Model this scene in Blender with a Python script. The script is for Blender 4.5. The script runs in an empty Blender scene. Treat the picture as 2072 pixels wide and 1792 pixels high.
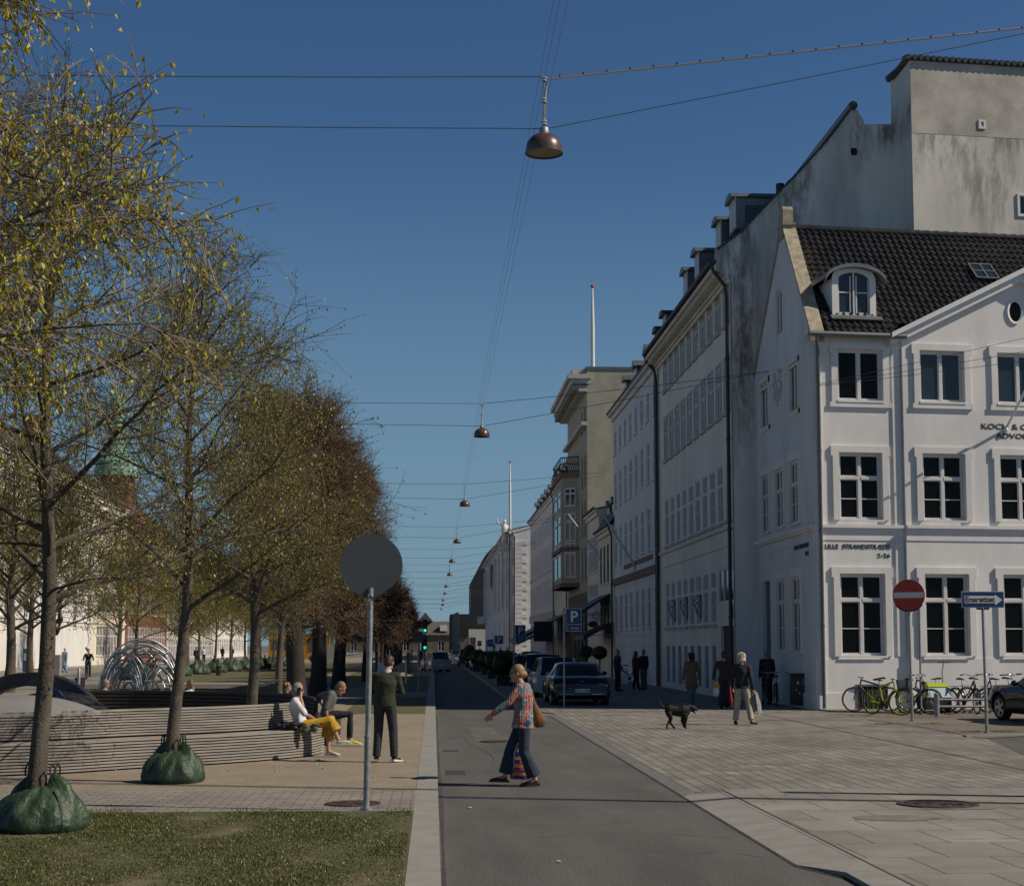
import bpy, bmesh, math, random
import numpy as np
from math import radians as R, sin, cos, tan, pi, sqrt, atan2
from mathutils import Vector as V, Matrix

scene = bpy.context.scene
COL = scene.collection
# ---------------------------------------------------------------- camera
F = 3200.0                      # focal length for a picture 2072 wide
PITCH, YAW, CY, EYE = R(5.5), R(-2.83), 996.0, 2.05
cam_d = bpy.data.cameras.new('camera')
cam = bpy.data.objects.new('camera', cam_d); COL.objects.link(cam)
cam_d.sensor_width = 36; cam_d.lens = 36 * F / 2072
cam_d.shift_y = (CY - 896) / 2072
cam_d.clip_start = 0.2; cam_d.clip_end = 6000
cam.location = (0, 0, EYE)
cam.rotation_euler = (R(90) + PITCH, 0, YAW)
scene.camera = cam
# ---------------------------------------------------------------- light
SUN_EL, SUN_PHI = R(41), R(-14)
world = bpy.data.worlds.new('World'); scene.world = world; world.use_nodes = True
wn = world.node_tree.nodes; wl = world.node_tree.links
sky = wn.new('ShaderNodeTexSky'); sky.sky_type = 'NISHITA'; sky.sun_disc = False
sky.sun_elevation = SUN_EL; sky.sun_rotation = R(90) - SUN_PHI
sky.air_density = 1.0; sky.dust_density = 0.25; sky.ozone_density = 2.2
bg = wn['Background']; bg.inputs['Strength'].default_value = 0.057
tc = wn.new('ShaderNodeTexCoord'); sx = wn.new('ShaderNodeSeparateXYZ'); wl.new(tc.outputs['Generated'], sx.inputs[0])
mr = wn.new('ShaderNodeMapRange'); mr.interpolation_type = 'SMOOTHSTEP'; mr.inputs['From Min'].default_value = -.02; mr.inputs['From Max'].default_value = .34
mr.inputs['To Min'].default_value = .8; mr.inputs['To Max'].default_value = 0; wl.new(sx.outputs['Z'], mr.inputs['Value'])
tint = wn.new('ShaderNodeMix'); tint.data_type = 'RGBA'; tint.blend_type = 'MULTIPLY'; tint.inputs['Factor'].default_value = 1
wl.new(sky.outputs[0], tint.inputs['A']); tint.inputs['B'].default_value = (.66, .96, 1.24, 1)
hz_ = wn.new('ShaderNodeMix'); hz_.data_type = 'RGBA'; wl.new(mr.outputs[0], hz_.inputs['Factor']); wl.new(tint.outputs['Result'], hz_.inputs['A'])
hz_.inputs['B'].default_value = (3.6, 6.0, 7.9, 1)      # clear spring haze low in the sky
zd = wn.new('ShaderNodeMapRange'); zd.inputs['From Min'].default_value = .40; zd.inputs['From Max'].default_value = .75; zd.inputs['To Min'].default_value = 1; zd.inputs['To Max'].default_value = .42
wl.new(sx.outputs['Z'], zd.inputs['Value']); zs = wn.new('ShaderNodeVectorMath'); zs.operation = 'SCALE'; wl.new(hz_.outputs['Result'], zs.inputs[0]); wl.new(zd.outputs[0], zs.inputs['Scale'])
wl.new(zs.outputs[0], bg.inputs['Color'])      # sky above the view dimmed towards the zenith to weaken fill light
sun_d = bpy.data.lights.new('sun', 'SUN'); sun_d.energy = 5.0; sun_d.angle = R(0.53); sun_d.color = (1, .88, .72)
sun = bpy.data.objects.new('sun', sun_d); COL.objects.link(sun)
sd = V((cos(SUN_EL) * cos(SUN_PHI), cos(SUN_EL) * sin(SUN_PHI), sin(SUN_EL)))
sun.rotation_euler = sd.to_track_quat('Z', 'Y').to_euler(); sun.location = (30, -10, 40)
scene.view_settings.view_transform = 'Standard'; scene.view_settings.look = 'None'
scene.view_settings.exposure = -0.22; scene.view_settings.gamma = 1
scene.cycles.max_bounces = 6; scene.cycles.diffuse_bounces = 3; scene.cycles.transparent_max_bounces = 6
scene.cycles.use_denoising = True

# ---------------------------------------------------------------- picture -> world
ROT = Matrix.Rotation(YAW, 3, 'Z') @ Matrix.Rotation(R(90) + PITCH, 3, 'X')
def ray(x, y): return ROT @ V(((x - 1036) / F, (CY - y) / F, -1))
def G(x, y, z=0.0):
    d = ray(x, y); t = (z - EYE) / d.z; return V((d.x * t, d.y * t, z))
def atY(x, y, Y):
    d = ray(x, y); t = Y / d.y; return V((d.x * t, Y, EYE + d.z * t))
def atX(x, y, X):
    d = ray(x, y); t = X / d.x; return V((X, d.y * t, EYE + d.z * t))

# ---------------------------------------------------------------- materials
def mat(name, col, rough=.8, var=0.12, scale=3.0, bump=0.0, bscale=40.0, metal=0.0, stretch=(1, 1, 1), col2=None,
        detail=5, emit=None, strength=0, spec=None, lo=.35, hi=.65, coat=0, coords='pos', fine=0.0):
    m = bpy.data.materials.new(name); m.use_nodes = True
    nt = m.node_tree; n = nt.nodes; l = nt.links; p = n['Principled BSDF']
    p.inputs['Roughness'].default_value = rough; p.inputs['Metallic'].default_value = metal
    if spec is not None: p.inputs['Specular IOR Level'].default_value = spec
    if coat: p.inputs['Coat Weight'].default_value = coat; p.inputs['Coat Roughness'].default_value = .05
    c = (*col, 1); p.inputs['Base Color'].default_value = c
    if emit: p.inputs['Emission Color'].default_value = (*emit, 1); p.inputs['Emission Strength'].default_value = strength
    if var or bump or col2:
        if coords == 'pos': src = n.new('ShaderNodeNewGeometry').outputs['Position']
        else: src = n.new('ShaderNodeTexCoord').outputs['Object']
        mp = n.new('ShaderNodeMapping'); mp.inputs['Scale'].default_value = stretch; l.new(src, mp.inputs['Vector'])
    if var or col2:
        t = n.new('ShaderNodeTexNoise'); t.inputs['Scale'].default_value = scale; t.inputs['Detail'].default_value = detail
        t.inputs['Roughness'].default_value = .62
        l.new(mp.outputs[0], t.inputs['Vector'])
        mr = n.new('ShaderNodeMapRange'); mr.inputs['From Min'].default_value = lo; mr.inputs['From Max'].default_value = hi
        l.new(t.outputs['Fac'], mr.inputs['Value'])
        mx = n.new('ShaderNodeMix'); mx.data_type = 'RGBA'; l.new(mr.outputs[0], mx.inputs['Factor'])
        mx.inputs['A'].default_value = (*(col2 or [x * (1 - var) for x in col]), 1)
        mx.inputs['B'].default_value = (*[min(1, x * (1 + (0 if col2 else var))) for x in col], 1)
        out = mx.outputs['Result']
        if fine:
            t3 = n.new('ShaderNodeTexNoise'); t3.inputs['Scale'].default_value = bscale; t3.inputs['Detail'].default_value = 3
            l.new(src, t3.inputs['Vector'])
            mr3 = n.new('ShaderNodeMapRange'); mr3.inputs['From Min'].default_value = .3; mr3.inputs['From Max'].default_value = .7
            mr3.inputs['To Min'].default_value = 1 - fine; mr3.inputs['To Max'].default_value = 1 + fine
            l.new(t3.outputs['Fac'], mr3.inputs['Value'])
            mu = n.new('ShaderNodeVectorMath'); mu.operation = 'SCALE'; l.new(out, mu.inputs[0]); l.new(mr3.outputs[0], mu.inputs['Scale'])
            out = mu.outputs[0]
        l.new(out, p.inputs['Base Color'])
    if bump:
        t2 = n.new('ShaderNodeTexNoise'); t2.inputs['Scale'].default_value = bscale; t2.inputs['Detail'].default_value = 4
        l.new(src, t2.inputs['Vector'])
        b = n.new('ShaderNodeBump'); b.inputs['Strength'].default_value = min(1, bump); b.inputs['Distance'].default_value = .02
        l.new(t2.outputs['Fac'], b.inputs['Height']); l.new(b.outputs[0], p.inputs['Normal'])
    return m

def brick_mat(name, c1, c2, cm, bw, rh, mortar=.012, rough=.85, rot=0.0, offset=.5, squash=1, bump=.3, fine=.12, vertical=False, dirt=.18, fscale=60):
    m = bpy.data.materials.new(name); m.use_nodes = True
    nt = m.node_tree; n = nt.nodes; l = nt.links; p = n['Principled BSDF']; p.inputs['Roughness'].default_value = rough
    src = n.new('ShaderNodeNewGeometry').outputs['Position']
    mp = n.new('ShaderNodeMapping'); mp.vector_type = 'POINT'; mp.inputs['Rotation'].default_value = (0, 0, rot)
    l.new(src, mp.inputs['Vector']); vec = mp.outputs[0]
    if vertical:
        s = n.new('ShaderNodeSeparateXYZ'); c = n.new('ShaderNodeCombineXYZ'); l.new(vec, s.inputs[0])
        l.new(s.outputs['Y'], c.inputs['X']); l.new(s.outputs['Z'], c.inputs['Y']); vec = c.outputs[0]
    wn_ = n.new('ShaderNodeTexNoise'); wn_.inputs['Scale'].default_value = 1.6
    l.new(src, wn_.inputs['Vector'])
    b = n.new('ShaderNodeTexBrick'); b.offset = offset; b.squash = squash
    b.inputs['Color1'].default_value = (*c1, 1); b.inputs['Color2'].default_value = (*c2, 1); b.inputs['Mortar'].default_value = (*cm, 1)
    b.inputs['Scale'].default_value = 1; b.inputs['Mortar Size'].default_value = mortar; b.inputs['Brick Width'].default_value = bw
    b.inputs['Row Height'].default_value = rh; b.inputs['Mortar Smooth'].default_value = .25; b.inputs['Bias'].default_value = 0
    ad = n.new('ShaderNodeMix'); ad.data_type = 'VECTOR'; ad.inputs['Factor'].default_value = .012
    l.new(vec, ad.inputs['A']); l.new(wn_.outputs['Color'], ad.inputs['B'])
    l.new(ad.outputs['Result'], b.inputs['Vector'])
    nz = n.new('ShaderNodeTexNoise'); nz.inputs['Scale'].default_value = .45; nz.inputs['Detail'].default_value = 6; nz.inputs['Roughness'].default_value = .65
    l.new(src, nz.inputs['Vector'])
    f = n.new('ShaderNodeTexNoise'); f.inputs['Scale'].default_value = fscale; f.inputs['Detail'].default_value = 3; l.new(src, f.inputs['Vector'])
    def rng(s, a, bb, lo=.3, hi=.7):
        r = n.new('ShaderNodeMapRange'); r.inputs['From Min'].default_value = lo; r.inputs['From Max'].default_value = hi
        r.inputs['To Min'].default_value = a; r.inputs['To Max'].default_value = bb; l.new(s, r.inputs['Value']); return r.outputs[0]
    mu = n.new('ShaderNodeMath'); mu.operation = 'MULTIPLY'; l.new(rng(nz.outputs['Fac'], 1 - dirt, 1 + dirt), mu.inputs[0]); l.new(rng(f.outputs['Fac'], 1 - fine, 1 + fine), mu.inputs[1])
    sc = n.new('ShaderNodeVectorMath'); sc.operation = 'SCALE'; l.new(b.outputs['Color'], sc.inputs[0]); l.new(mu.outputs[0], sc.inputs['Scale'])
    l.new(sc.outputs[0], p.inputs['Base Color'])
    if bump:
        bb = n.new('ShaderNodeBump'); bb.inputs['Strength'].default_value = bump; bb.inputs['Distance'].default_value = .01; bb.invert = True
        l.new(b.outputs['Fac'], bb.inputs['Height']); l.new(bb.outputs[0], p.inputs['Normal'])
    return m

def leaf_mat(name, c1, c2, trans=.35):
    m = bpy.data.materials.new(name); m.use_nodes = True
    n = m.node_tree.nodes; l = m.node_tree.links; p = n['Principled BSDF']; p.inputs['Roughness'].default_value = .45
    t = n.new('ShaderNodeTexNoise'); t.inputs['Scale'].default_value = 9; l.new(n.new('ShaderNodeNewGeometry').outputs['Position'], t.inputs['Vector'])
    mr = n.new('ShaderNodeMapRange'); mr.inputs['From Min'].default_value = .38; mr.inputs['From Max'].default_value = .62; l.new(t.outputs['Fac'], mr.inputs['Value'])
    mx = n.new('ShaderNodeMix'); mx.data_type = 'RGBA'; l.new(mr.outputs[0], mx.inputs['Factor'])
    mx.inputs['A'].default_value = (*c1, 1); mx.inputs['B'].default_value = (*c2, 1)
    l.new(mx.outputs['Result'], p.inputs['Base Color'])
    tr = n.new('ShaderNodeBsdfTranslucent'); l.new(mx.outputs['Result'], tr.inputs['Color'])
    ms = n.new('ShaderNodeMixShader'); ms.inputs[0].default_value = trans
    l.new(p.outputs[0], ms.inputs[1]); l.new(tr.outputs[0], ms.inputs[2]); l.new(ms.outputs[0], n['Material Output'].inputs['Surface'])
    return m

MT = {}
def mk(key, *a, **k): MT[key] = mat(key, *a, **k); return MT[key]

# ---------------------------------------------------------------- mesh builder
class MB:
    def __init__(s, M=None): s.v = []; s.f = []; s.m = []; s.M = M
    def add(s, vs, fs, m=0):
        o = len(s.v)
        if s.M is not None: vs = [s.M @ V(p) for p in vs]
        s.v.extend([tuple(p) for p in vs]); s.f.extend([tuple(i + o for i in f) for f in fs]); s.m.extend([m] * len(fs))
    def poly(s, pts, m=0): s.add(pts, [tuple(range(len(pts)))], m)
    def hexa(s, p, m=0):        # 8 points: bottom ring 0-3, top ring 4-7
        s.add(p, [(3, 2, 1, 0), (4, 5, 6, 7), (0, 1, 5, 4), (1, 2, 6, 5), (2, 3, 7, 6), (3, 0, 4, 7)], m)
    def box(s, a, b, m=0):
        (x0, y0, z0), (x1, y1, z1) = a, b
        s.hexa([(x0, y0, z0), (x1, y0, z0), (x1, y1, z0), (x0, y1, z0), (x0, y0, z1), (x1, y0, z1), (x1, y1, z1), (x0, y1, z1)], m)
    def bar(s, a, b, w, h, m=0, up=(0, 0, 1)):
        a, b = V(a), V(b); d = (b - a).normalized(); u = V(up)
        sd_ = d.cross(u)
        if sd_.length < 1e-4: sd_ = d.cross(V((1, 0, 0)))
        sd_.normalize(); u = sd_.cross(d)
        q = [(-1, -1), (1, -1), (1, 1), (-1, 1)]
        ring = lambda c: [c + sd_ * (i * w / 2) + u * (j * h / 2) for i, j in q]
        s.hexa(ring(a) + ring(b), m)
    def tube(s, path, r, n=8, m=0, cap=True, side=None, close=False):
        # r: number, list of numbers, or list of (rx, ry); side: fixed direction of the rx axis
        P = [V(p) for p in path]; k = len(P)
        if not isinstance(r, (list, tuple)): r = [r] * k
        vs = []; fs = []; prev = V(side) if side is not None else None
        for i, p in enumerate(P):
            if close: t = (P[(i + 1) % k] - P[i - 1])
            else: t = (P[min(i + 1, k - 1)] - P[max(i - 1, 0)])
            if t.length < 1e-9: t = V((0, 0, 1))
            t.normalize()
            if prev is None:
                prev = t.cross(V((0, 0, 1)))
                if prev.length < .1: prev = t.cross(V((0, 1, 0)))
            sx = (prev - t * prev.dot(t))
            if sx.length < 1e-5: sx = t.orthogonal()
            sx.normalize(); sy = t.cross(sx)
            if side is None: prev = sx
            rr = r[i]; rx, ry = rr if isinstance(rr, (tuple, list)) else (rr, rr)
            for j in range(n):
                a = 2 * pi * j / n; vs.append(p + sx * (rx * cos(a)) + sy * (ry * sin(a)))
        for i in range(k if close else k - 1):
            for j in range(n):
                a, b = i * n + j, i * n + (j + 1) % n
                c, d = ((i + 1) % k) * n + (j + 1) % n, ((i + 1) % k) * n + j
                fs.append((a, b, c, d))
        if cap and not close: fs.append(tuple(range(n - 1, -1, -1))); fs.append(tuple(range((k - 1) * n, k * n)))
        s.add(vs, fs, m)
    def lathe(s, prof, c=(0, 0, 0), n=24, m=0, axis='z', a0=0, a1=2 * pi):
        vs = []; fs = []; full = abs(a1 - a0 - 2 * pi) < 1e-6; cols = n if full else n + 1
        for r, z in prof:
            for j in range(cols):
                a = a0 + (a1 - a0) * j / n; x, y = r * cos(a), r * sin(a)
                p = (x, y, z) if axis == 'z' else ((z, x, y) if axis == 'x' else (y, z, x))
                vs.append((p[0] + c[0], p[1] + c[1], p[2] + c[2]))
        for i in range(len(prof) - 1):
            for j in range(n):
                j2 = (j + 1) % cols
                fs.append((i * cols + j, i * cols + j2, (i + 1) * cols + j2, (i + 1) * cols + j))
        s.add(vs, fs, m)
    def ell(s, c, r, n=14, k=9, m=0, rot=None):
        prof = []; vs = []; fs = []
        for i in range(k + 1):
            t = pi * i / k
            for j in range(n):
                a = 2 * pi * j / n
                p = V((r[0] * sin(t) * cos(a), r[1] * sin(t) * sin(a), r[2] * cos(t)))
                if rot is not None: p = rot @ p
                vs.append(p + V(c))
        for i in range(k):
            for j in range(n): fs.append((i * n + j, (i + 1) * n + j, (i + 1) * n + (j + 1) % n, i * n + (j + 1) % n))
        s.add(vs, fs, m)
    def prism(s, pts, off, m=0):
        n = len(pts); off = V(off); vs = [V(p) for p in pts] + [V(p) + off for p in pts]
        s.add(vs, [tuple(range(n - 1, -1, -1)), tuple(range(n, 2 * n))] + [(i, (i + 1) % n, n + (i + 1) % n, n + i) for i in range(n)], m)
    def mesh(s, name, mats, smooth=None, weld=False):
        me = bpy.data.meshes.new(name); me.from_pydata(s.v, [], s.f)
        if not isinstance(mats, (list, tuple)): mats = [mats]
        for x in mats: me.materials.append(MT[x] if isinstance(x, str) else x)
        me.polygons.foreach_set('material_index', s.m)
        if weld:
            bm = bmesh.new(); bm.from_mesh(me); bmesh.ops.remove_doubles(bm, verts=bm.verts, dist=1e-5)
            bmesh.ops.recalc_face_normals(bm, faces=bm.faces); bm.to_mesh(me); bm.free()
        if smooth:
            me.polygons.foreach_set('use_smooth', [True] * len(me.polygons)); me.set_sharp_from_angle(angle=R(smooth))
        me.update(); return me
    def build(s, name, mats, parent=None, smooth=None, loc=None, weld=False):
        return place(name, s.mesh(name, mats, smooth, weld), parent, loc)

def place(name, me, parent=None, loc=None, rotz=None, M=None):
    o = bpy.data.objects.new(name, me); COL.objects.link(o)
    if parent is not None: o.parent = parent
    if M is not None: o.matrix_local = M
    else:
        if loc is not None: o.location = loc
        if rotz is not None: o.rotation_euler = (0, 0, rotz)
    return o
def tag(o, label=None, cat=None, group=None, kind=None):
    if label: o['label'] = label
    if cat: o['category'] = cat
    if group: o['group'] = group
    if kind: o['kind'] = kind
    return o
def thing(name, label, cat, loc=(0, 0, 0), rotz=0, group=None, scale=None):
    o = bpy.data.objects.new(name, None); COL.objects.link(o); o.location = loc; o.rotation_euler = (0, 0, rotz)
    o.empty_display_size = .2
    if scale: o.scale = (scale,) * 3
    return tag(o, label, cat, group)
def dup(root, loc, rotz=0, label=None, group=None, scale=None):
    def cp(o, par):
        c = o.copy(); COL.objects.link(c)
        if par is not None: c.parent = par
        for ch in o.children: cp(ch, c)
        return c
    r = cp(root, None); r.location = loc; r.rotation_euler = (0, 0, rotz)
    if scale: r.scale = (scale,) * 3
    if label: r['label'] = label
    if group: r['group'] = group
    return r
_dg = None
def remesh(mb, voxel, smooth_it=3, name='tmp', mats=('skin',), sub=0):
    """Fuse overlapping closed shapes into one continuous surface."""
    me = mb.mesh(name, list(mats)); o = bpy.data.objects.new('tmp', me); COL.objects.link(o)
    a = o.modifiers.new('r', 'REMESH'); a.mode = 'VOXEL'; a.voxel_size = voxel; a.use_smooth_shade = True
    if smooth_it:
        b = o.modifiers.new('s', 'SMOOTH'); b.factor = .6; b.iterations = smooth_it
    dg = bpy.context.evaluated_depsgraph_get()
    out = bpy.data.meshes.new_from_object(o.evaluated_get(dg)); out.name = name
    bpy.data.objects.remove(o); 
    if not len(out.materials):
        for x in mats: out.materials.append(MT[x] if isinstance(x, str) else x)
    return out
def spline(pts, n):
    P = [V(p) for p in pts]; out = []
    Q = [P[0] * 2 - P[1]] + P + [P[-1] * 2 - P[-2]]
    for i in range(1, len(Q) - 2):
        for k in range(n):
            t = k / n; a, b, c, d = Q[i - 1], Q[i], Q[i + 1], Q[i + 2]
            out.append(.5 * ((2 * b) + (c - a) * t + (2 * a - 5 * b + 4 * c - d) * t * t + (3 * b - 3 * c + d - a) * t ** 3))
    out.append(P[-1]); return out
def text_obj(name, txt, size, m, parent=None, M=None, ext=.006, align='LEFT', bold=0.0, sx=1.0):
    cu = bpy.data.curves.new(name, 'FONT'); cu.body = txt; cu.size = size; cu.extrude = ext; cu.offset = bold; cu.align_x = align
    o = bpy.data.objects.new(name, cu); COL.objects.link(o)
    dg = bpy.context.evaluated_depsgraph_get(); me = bpy.data.meshes.new_from_object(o.evaluated_get(dg)); bpy.data.objects.remove(o)
    me.transform(Matrix.Diagonal((sx, 1, 1, 1)))
    me.materials.clear(); me.materials.append(MT[m] if isinstance(m, str) else m)
    return place(name, me, parent, M=M)
UPR = Matrix(((1, 0, 0, 0), (0, 0, -1, 0), (0, 1, 0, 0), (0, 0, 0, 1)))   # text plane (x,y) -> wall plane (x,z), facing -y

# palette
mk('asphalt', (.088, .085, .080), .9, .20, .7, .5, 38, fine=.30, detail=10, stretch=(1.6, .35, 1))
mk('granite', (.265, .255, .235), .8, .1, 2.5, .1, 120, fine=.18)
mk('gravel', (.255, .212, .16), .95, .10, 1.8, .6, 45, fine=.3, stretch=(1, .5, 1))
mk('earth', (.20, .16, .11), .95, .2, 2, .4, 60, fine=.2)
mk('turf', (.075, .078, .03), .95, .4, 2.6, .4, 40, col2=(.15, .12, .075), lo=.34, hi=.52, fine=.35)
mk('white_plaster', (.70, .685, .665), .85, .085, .9, .12, 9, stretch=(1, 1, .35))
mk('cream_plaster', (.74, .67, .55), .85, .08, .5, .1, 9, stretch=(1, 1, .3))
mk('pale_plaster', (.82, .75, .64), .85, .08, .5, .1, 9, stretch=(1, 1, .3))
mk('tan_plaster', (.40, .37, .29), .9, .12, 1.2, .2, 12)
mk('tan_front', (.36, .33, .26), .85, .1, 1, .1, 10)
mk('brown_stone', (.12, .10, .075), .85, .2, 1, .2, 10)
mk('brown_band', (.16, .11, .075), .8, .2, 3)
mk('stone_trim', (.50, .48, .44), .8, .12, 3, .1, 20)
mk('coping', (.46, .40, .28), .85, .3, 4, .2, 25, col2=(.25, .22, .17))
mk('white_paint', (.72, .71, .69), .45, .04, 6)
mk('window_white', (.62, .61, .60), .45, .06, 8)
mk('zinc', (.16, .175, .18), .45, .12, 2, metal=.5)
mk('black_metal', (.015, .016, .018), .4, .1, 4)
mk('black_wall', (.018, .02, .024), .6, .2, 1)
mk('dark_brick', (.05, .045, .04), .8, .2, 2)
mk('brick_red', (.19, .075, .05), .85, .2, 6)
mk('roof_dark', (.045, .045, .05), .6, .2, 2)
mk('roof_red', (.16, .055, .035), .8, .25, 3)
mk('roof_brown', (.10, .085, .07), .8, .2, 2)
mk('copper', (.20, .42, .33), .7, .2, 2)
mk('steel', (.36, .38, .39), .38, .12, 4, metal=.75, bump=.05)
mk('galv', (.30, .315, .32), .5, .25, 14, metal=.55)
mk('chrome', (.62, .64, .66), .18, .03, 4, metal=1)
mk('aluminium', (.5, .51, .52), .3, .03, 4, metal=.9)
mk('rubber', (.018, .018, .018), .75, .1, 9)
mk('black_plastic', (.02, .02, .022), .5, .1, 9)
mk('sign_grey', (.085, .095, .105), .55, .07, 3, metal=.2)
mk('sign_blue', (.010, .035, .12), .4, .05, 3)
mk('sign_cyan', (.02, .16, .34), .4, .05, 3)
mk('sign_red', (.42, .035, .022), .45, .06, 3)
mk('sign_white', (.62, .63, .62), .45, .05, 3)
mk('ink', (.02, .02, .022), .6, 0)
mk('bark', (.085, .072, .055), .9, .3, 7, .8, 35, stretch=(1, 1, .4), fine=.2)
mk('bark_dark', (.028, .024, .02), .9, .3, 7, .8, 35, stretch=(1, 1, .4))
mk('twig', (.085, .06, .042), .8, .25, 3)
mk('twig_tan', (.20, .15, .09), .8, .25, 3)
mk('twig_brown', (.105, .06, .04), .85, .25, 1.5)
MT['leaf'] = leaf_mat('leaf', (.17, .19, .02), (.38, .34, .04), .32)
MT['leaf_big'] = leaf_mat('leaf_big', (.28, .29, .02), (.55, .47, .05))
MT['bud'] = leaf_mat('bud', (.10, .055, .03), (.17, .12, .045), .2)
MT['hedge'] = leaf_mat('hedge', (.012, .022, .008), (.03, .045, .012), .15)
MT['grass_a'] = leaf_mat('grass_a', (.08, .10, .02), (.145, .14, .045), .25)
mk('bagplastic', (.030, .056, .030), .5, .3, 3, 1.0, 18, spec=.45, fine=.2)
mk('wood', (.27, .245, .215), .8, .22, 2.2, .2, 30, stretch=(.6, .6, 6))
mk('wood_dark', (.045, .038, .032), .8, .2, 3)
mk('lamp_brown', (.085, .05, .043), .35, .1, 3, spec=.6)
mk('lamp_glass', (.22, .22, .16), .3, .1, 3)
mk('porcelain', (.55, .54, .50), .25, .08, 6)
mk('wire', (.075, .08, .085), .6, 0)
mk('cable', (.42, .36, .33), .6, 0)
mk('rust', (.10, .05, .03), .9, .3, 8)
mk('iron_cover', (.085, .055, .045), .65, .25, 12, .8, 50, metal=.3)
mk('interior', (.012, .011, .010), .9, .3, 2)
def glass_mat(name, col, rough=.04, spec=.5):
    m = mat(name, col, rough, 0, spec=spec); return m
MT['glass'] = glass_mat('glass', (.005, .005, .005), .05, .13)
MT['glass_sky'] = glass_mat('glass_sky', (.022, .032, .042), .04, .5)
MT['car_glass'] = glass_mat('car_glass', (.01, .012, .015), .04, .6)
# ================================================================ ground
def sheet(name, pts, z, m, uvless=True):
    mb = MB(); mb.poly([(p[0], p[1], z) for p in pts]); o = mb.build(name, m); return tag(o, kind='structure')
def rect(name, x0, y0, x1, y1, z, m): return sheet(name, [(x0, y0), (x1, y0), (x1, y1), (x0, y1)], z, m)
LZ = .10      # level of the promenade
PZ = .06      # level of the paving on the other side
MT['slab'] = brick_mat('slab', (.20, .19, .168), (.255, .24, .212), (.075, .075, .05), .78, 1.05, .011, rot=R(-1), fine=.2, dirt=.34, fscale=110)
MT['paver'] = brick_mat('paver', (.165, .155, .138), (.235, .218, .19), (.055, .052, .045), .62, .215, .013, rot=R(90), fine=.18, dirt=.34, fscale=90)
MT['setts'] = brick_mat('setts', (.20, .18, .165), (.27, .245, .215), (.13, .105, .08), .26, .15, .014, rot=0, fine=.2, dirt=.2)
MT['cobble'] = brick_mat('cobble', (.17, .145, .12), (.235, .20, .165), (.075, .066, .05), .14, .11, .014, rot=R(5), fine=.22, dirt=.25)
rect('ground', -1500, -60, 1500, 3000, -.03, mat('ground_far', (.13, .125, .115), .95, .1, .1))
rect('road', .05, -20, 3.70, 620, 0, 'asphalt')
# granite kerb beside the promenade
def strip(name, x0, x1, y0, y1, z0, z1, m, joint=1.0):
    mb = MB(); y = y0
    while y < y1:
        e = min(y + joint, y1); mb.box((x0, y + .003, z0), (x1, e - .003, z1)); y = e
    return tag(mb.build(name, m), kind='structure')
strip('kerb', -.225, .07, 8, 130, -.02, LZ, 'granite', 1.0)
rect('kerb_joint', -.222, 8, .067, 130, LZ - .012, 'earth')
rect('lawn', -40, 4, -.225, 19.0, LZ - .004, 'turf')
rect('sett_path', -40, 19.0, -.225, 21.7, LZ, 'setts')
rect('gravel_path', -17, 21.7, -.225, 240, LZ - .004, 'gravel')
strip('stone_edging', -40, -.23, 18.93, 19.03, LZ - .05, LZ + .012, 'granite', 200)
# smaller lawns and paths farther along
for a in ((-2.6, 45.5, -.235, 60), (-2.6, 66.5, -.235, 100), (-13, 50, -6, 62), (-16, 66, -6.5, 73), (-15.5, 84, -7, 118), (-5.5, 78, -3, 120), (-15, 126, -7, 170)):
    rect('lawn', *a, LZ, 'turf')
rect('sett_path', -3.5, 60.5, -.23, 66, LZ + .003, 'setts')
rect('cross_path', -17, 74, -3, 80, LZ + .004, 'asphalt')
rect('left_street', -30, -10, -17, 420, LZ - .02, mat('asphalt_light', (.20, .19, .175), .9, .12, .3, fine=.15))
rect('left_pavement', -40, 21.8, -29.5, 420, LZ - .008, 'slab')
rect('cross_street', -60, 121, .04, 126, LZ - .02, 'asphalt_l') if 'asphalt_l' in MT else rect('cross_street', -16, 120.5, -.24, 125.5, LZ + .004, 'asphalt')
# bevelled granite kerb on the other side: stations (Y, outer X, inner X)
mb = MB(); st = [(9, 3.66, 3.98, 1), (14.1, 3.66, 3.98, 1), (14.9, 3.40, 3.98, 0), (21.6, 3.40, 3.96, 0), (21.62, 3.40, 3.55, 0), (45.8, 3.40, 3.55, 0), (46.8, 2.95, 3.1, 0), (48.5, 2.78, 2.93, 0), (190, 2.70, 2.85, 0)]
stt = []
for (a, b) in zip(st, st[1:]):
    k = max(1, int((b[0] - a[0]) / 1.0)); 
    for i in range(k):
        t0, t1 = i / k, (i + 1) / k
        q = lambda t, j: a[j] + (b[j] - a[j]) * t
        y0, y1 = q(t0, 0) + .003, q(t1, 0) - .003
        w0, w1 = a[3] + (b[3] - a[3]) * t0, a[3] + (b[3] - a[3]) * t1
        o0, o1, i0, i1 = q(t0, 1), q(t1, 1), q(t0, 2), q(t1, 2)
        h0, h1 = .006 + w0 * (PZ - .018), .006 + w1 * (PZ - .018)
        mb.hexa([(o0, y0, -.02), (i0, y0, -.02), (i1, y1, -.02), (o1, y1, -.02), (o0, y0, h0), (i0, y0, PZ + .003), (i1, y1, PZ + .003), (o1, y1, h1)])
tag(mb.build('sloping_kerb', 'granite'), kind='structure')
sheet('kerb_gutter', [(3.61, 9), (3.66, 9), (3.66, 14.1), (3.40, 14.9), (3.40, 46), (3.362, 46), (3.362, 14.8), (3.62, 14)], .004, mat('gutter_dirt', (.035, .033, .028), .95, .4, 3))
sheet('pavement', [(3.97, 8), (40, 8), (40, 22.1), (3.9, 22.1)], PZ, 'slab')
rect('pavement_bed', 3.545, 21.61, 3.975, 22.11, PZ + .0005, 'paver')
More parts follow.
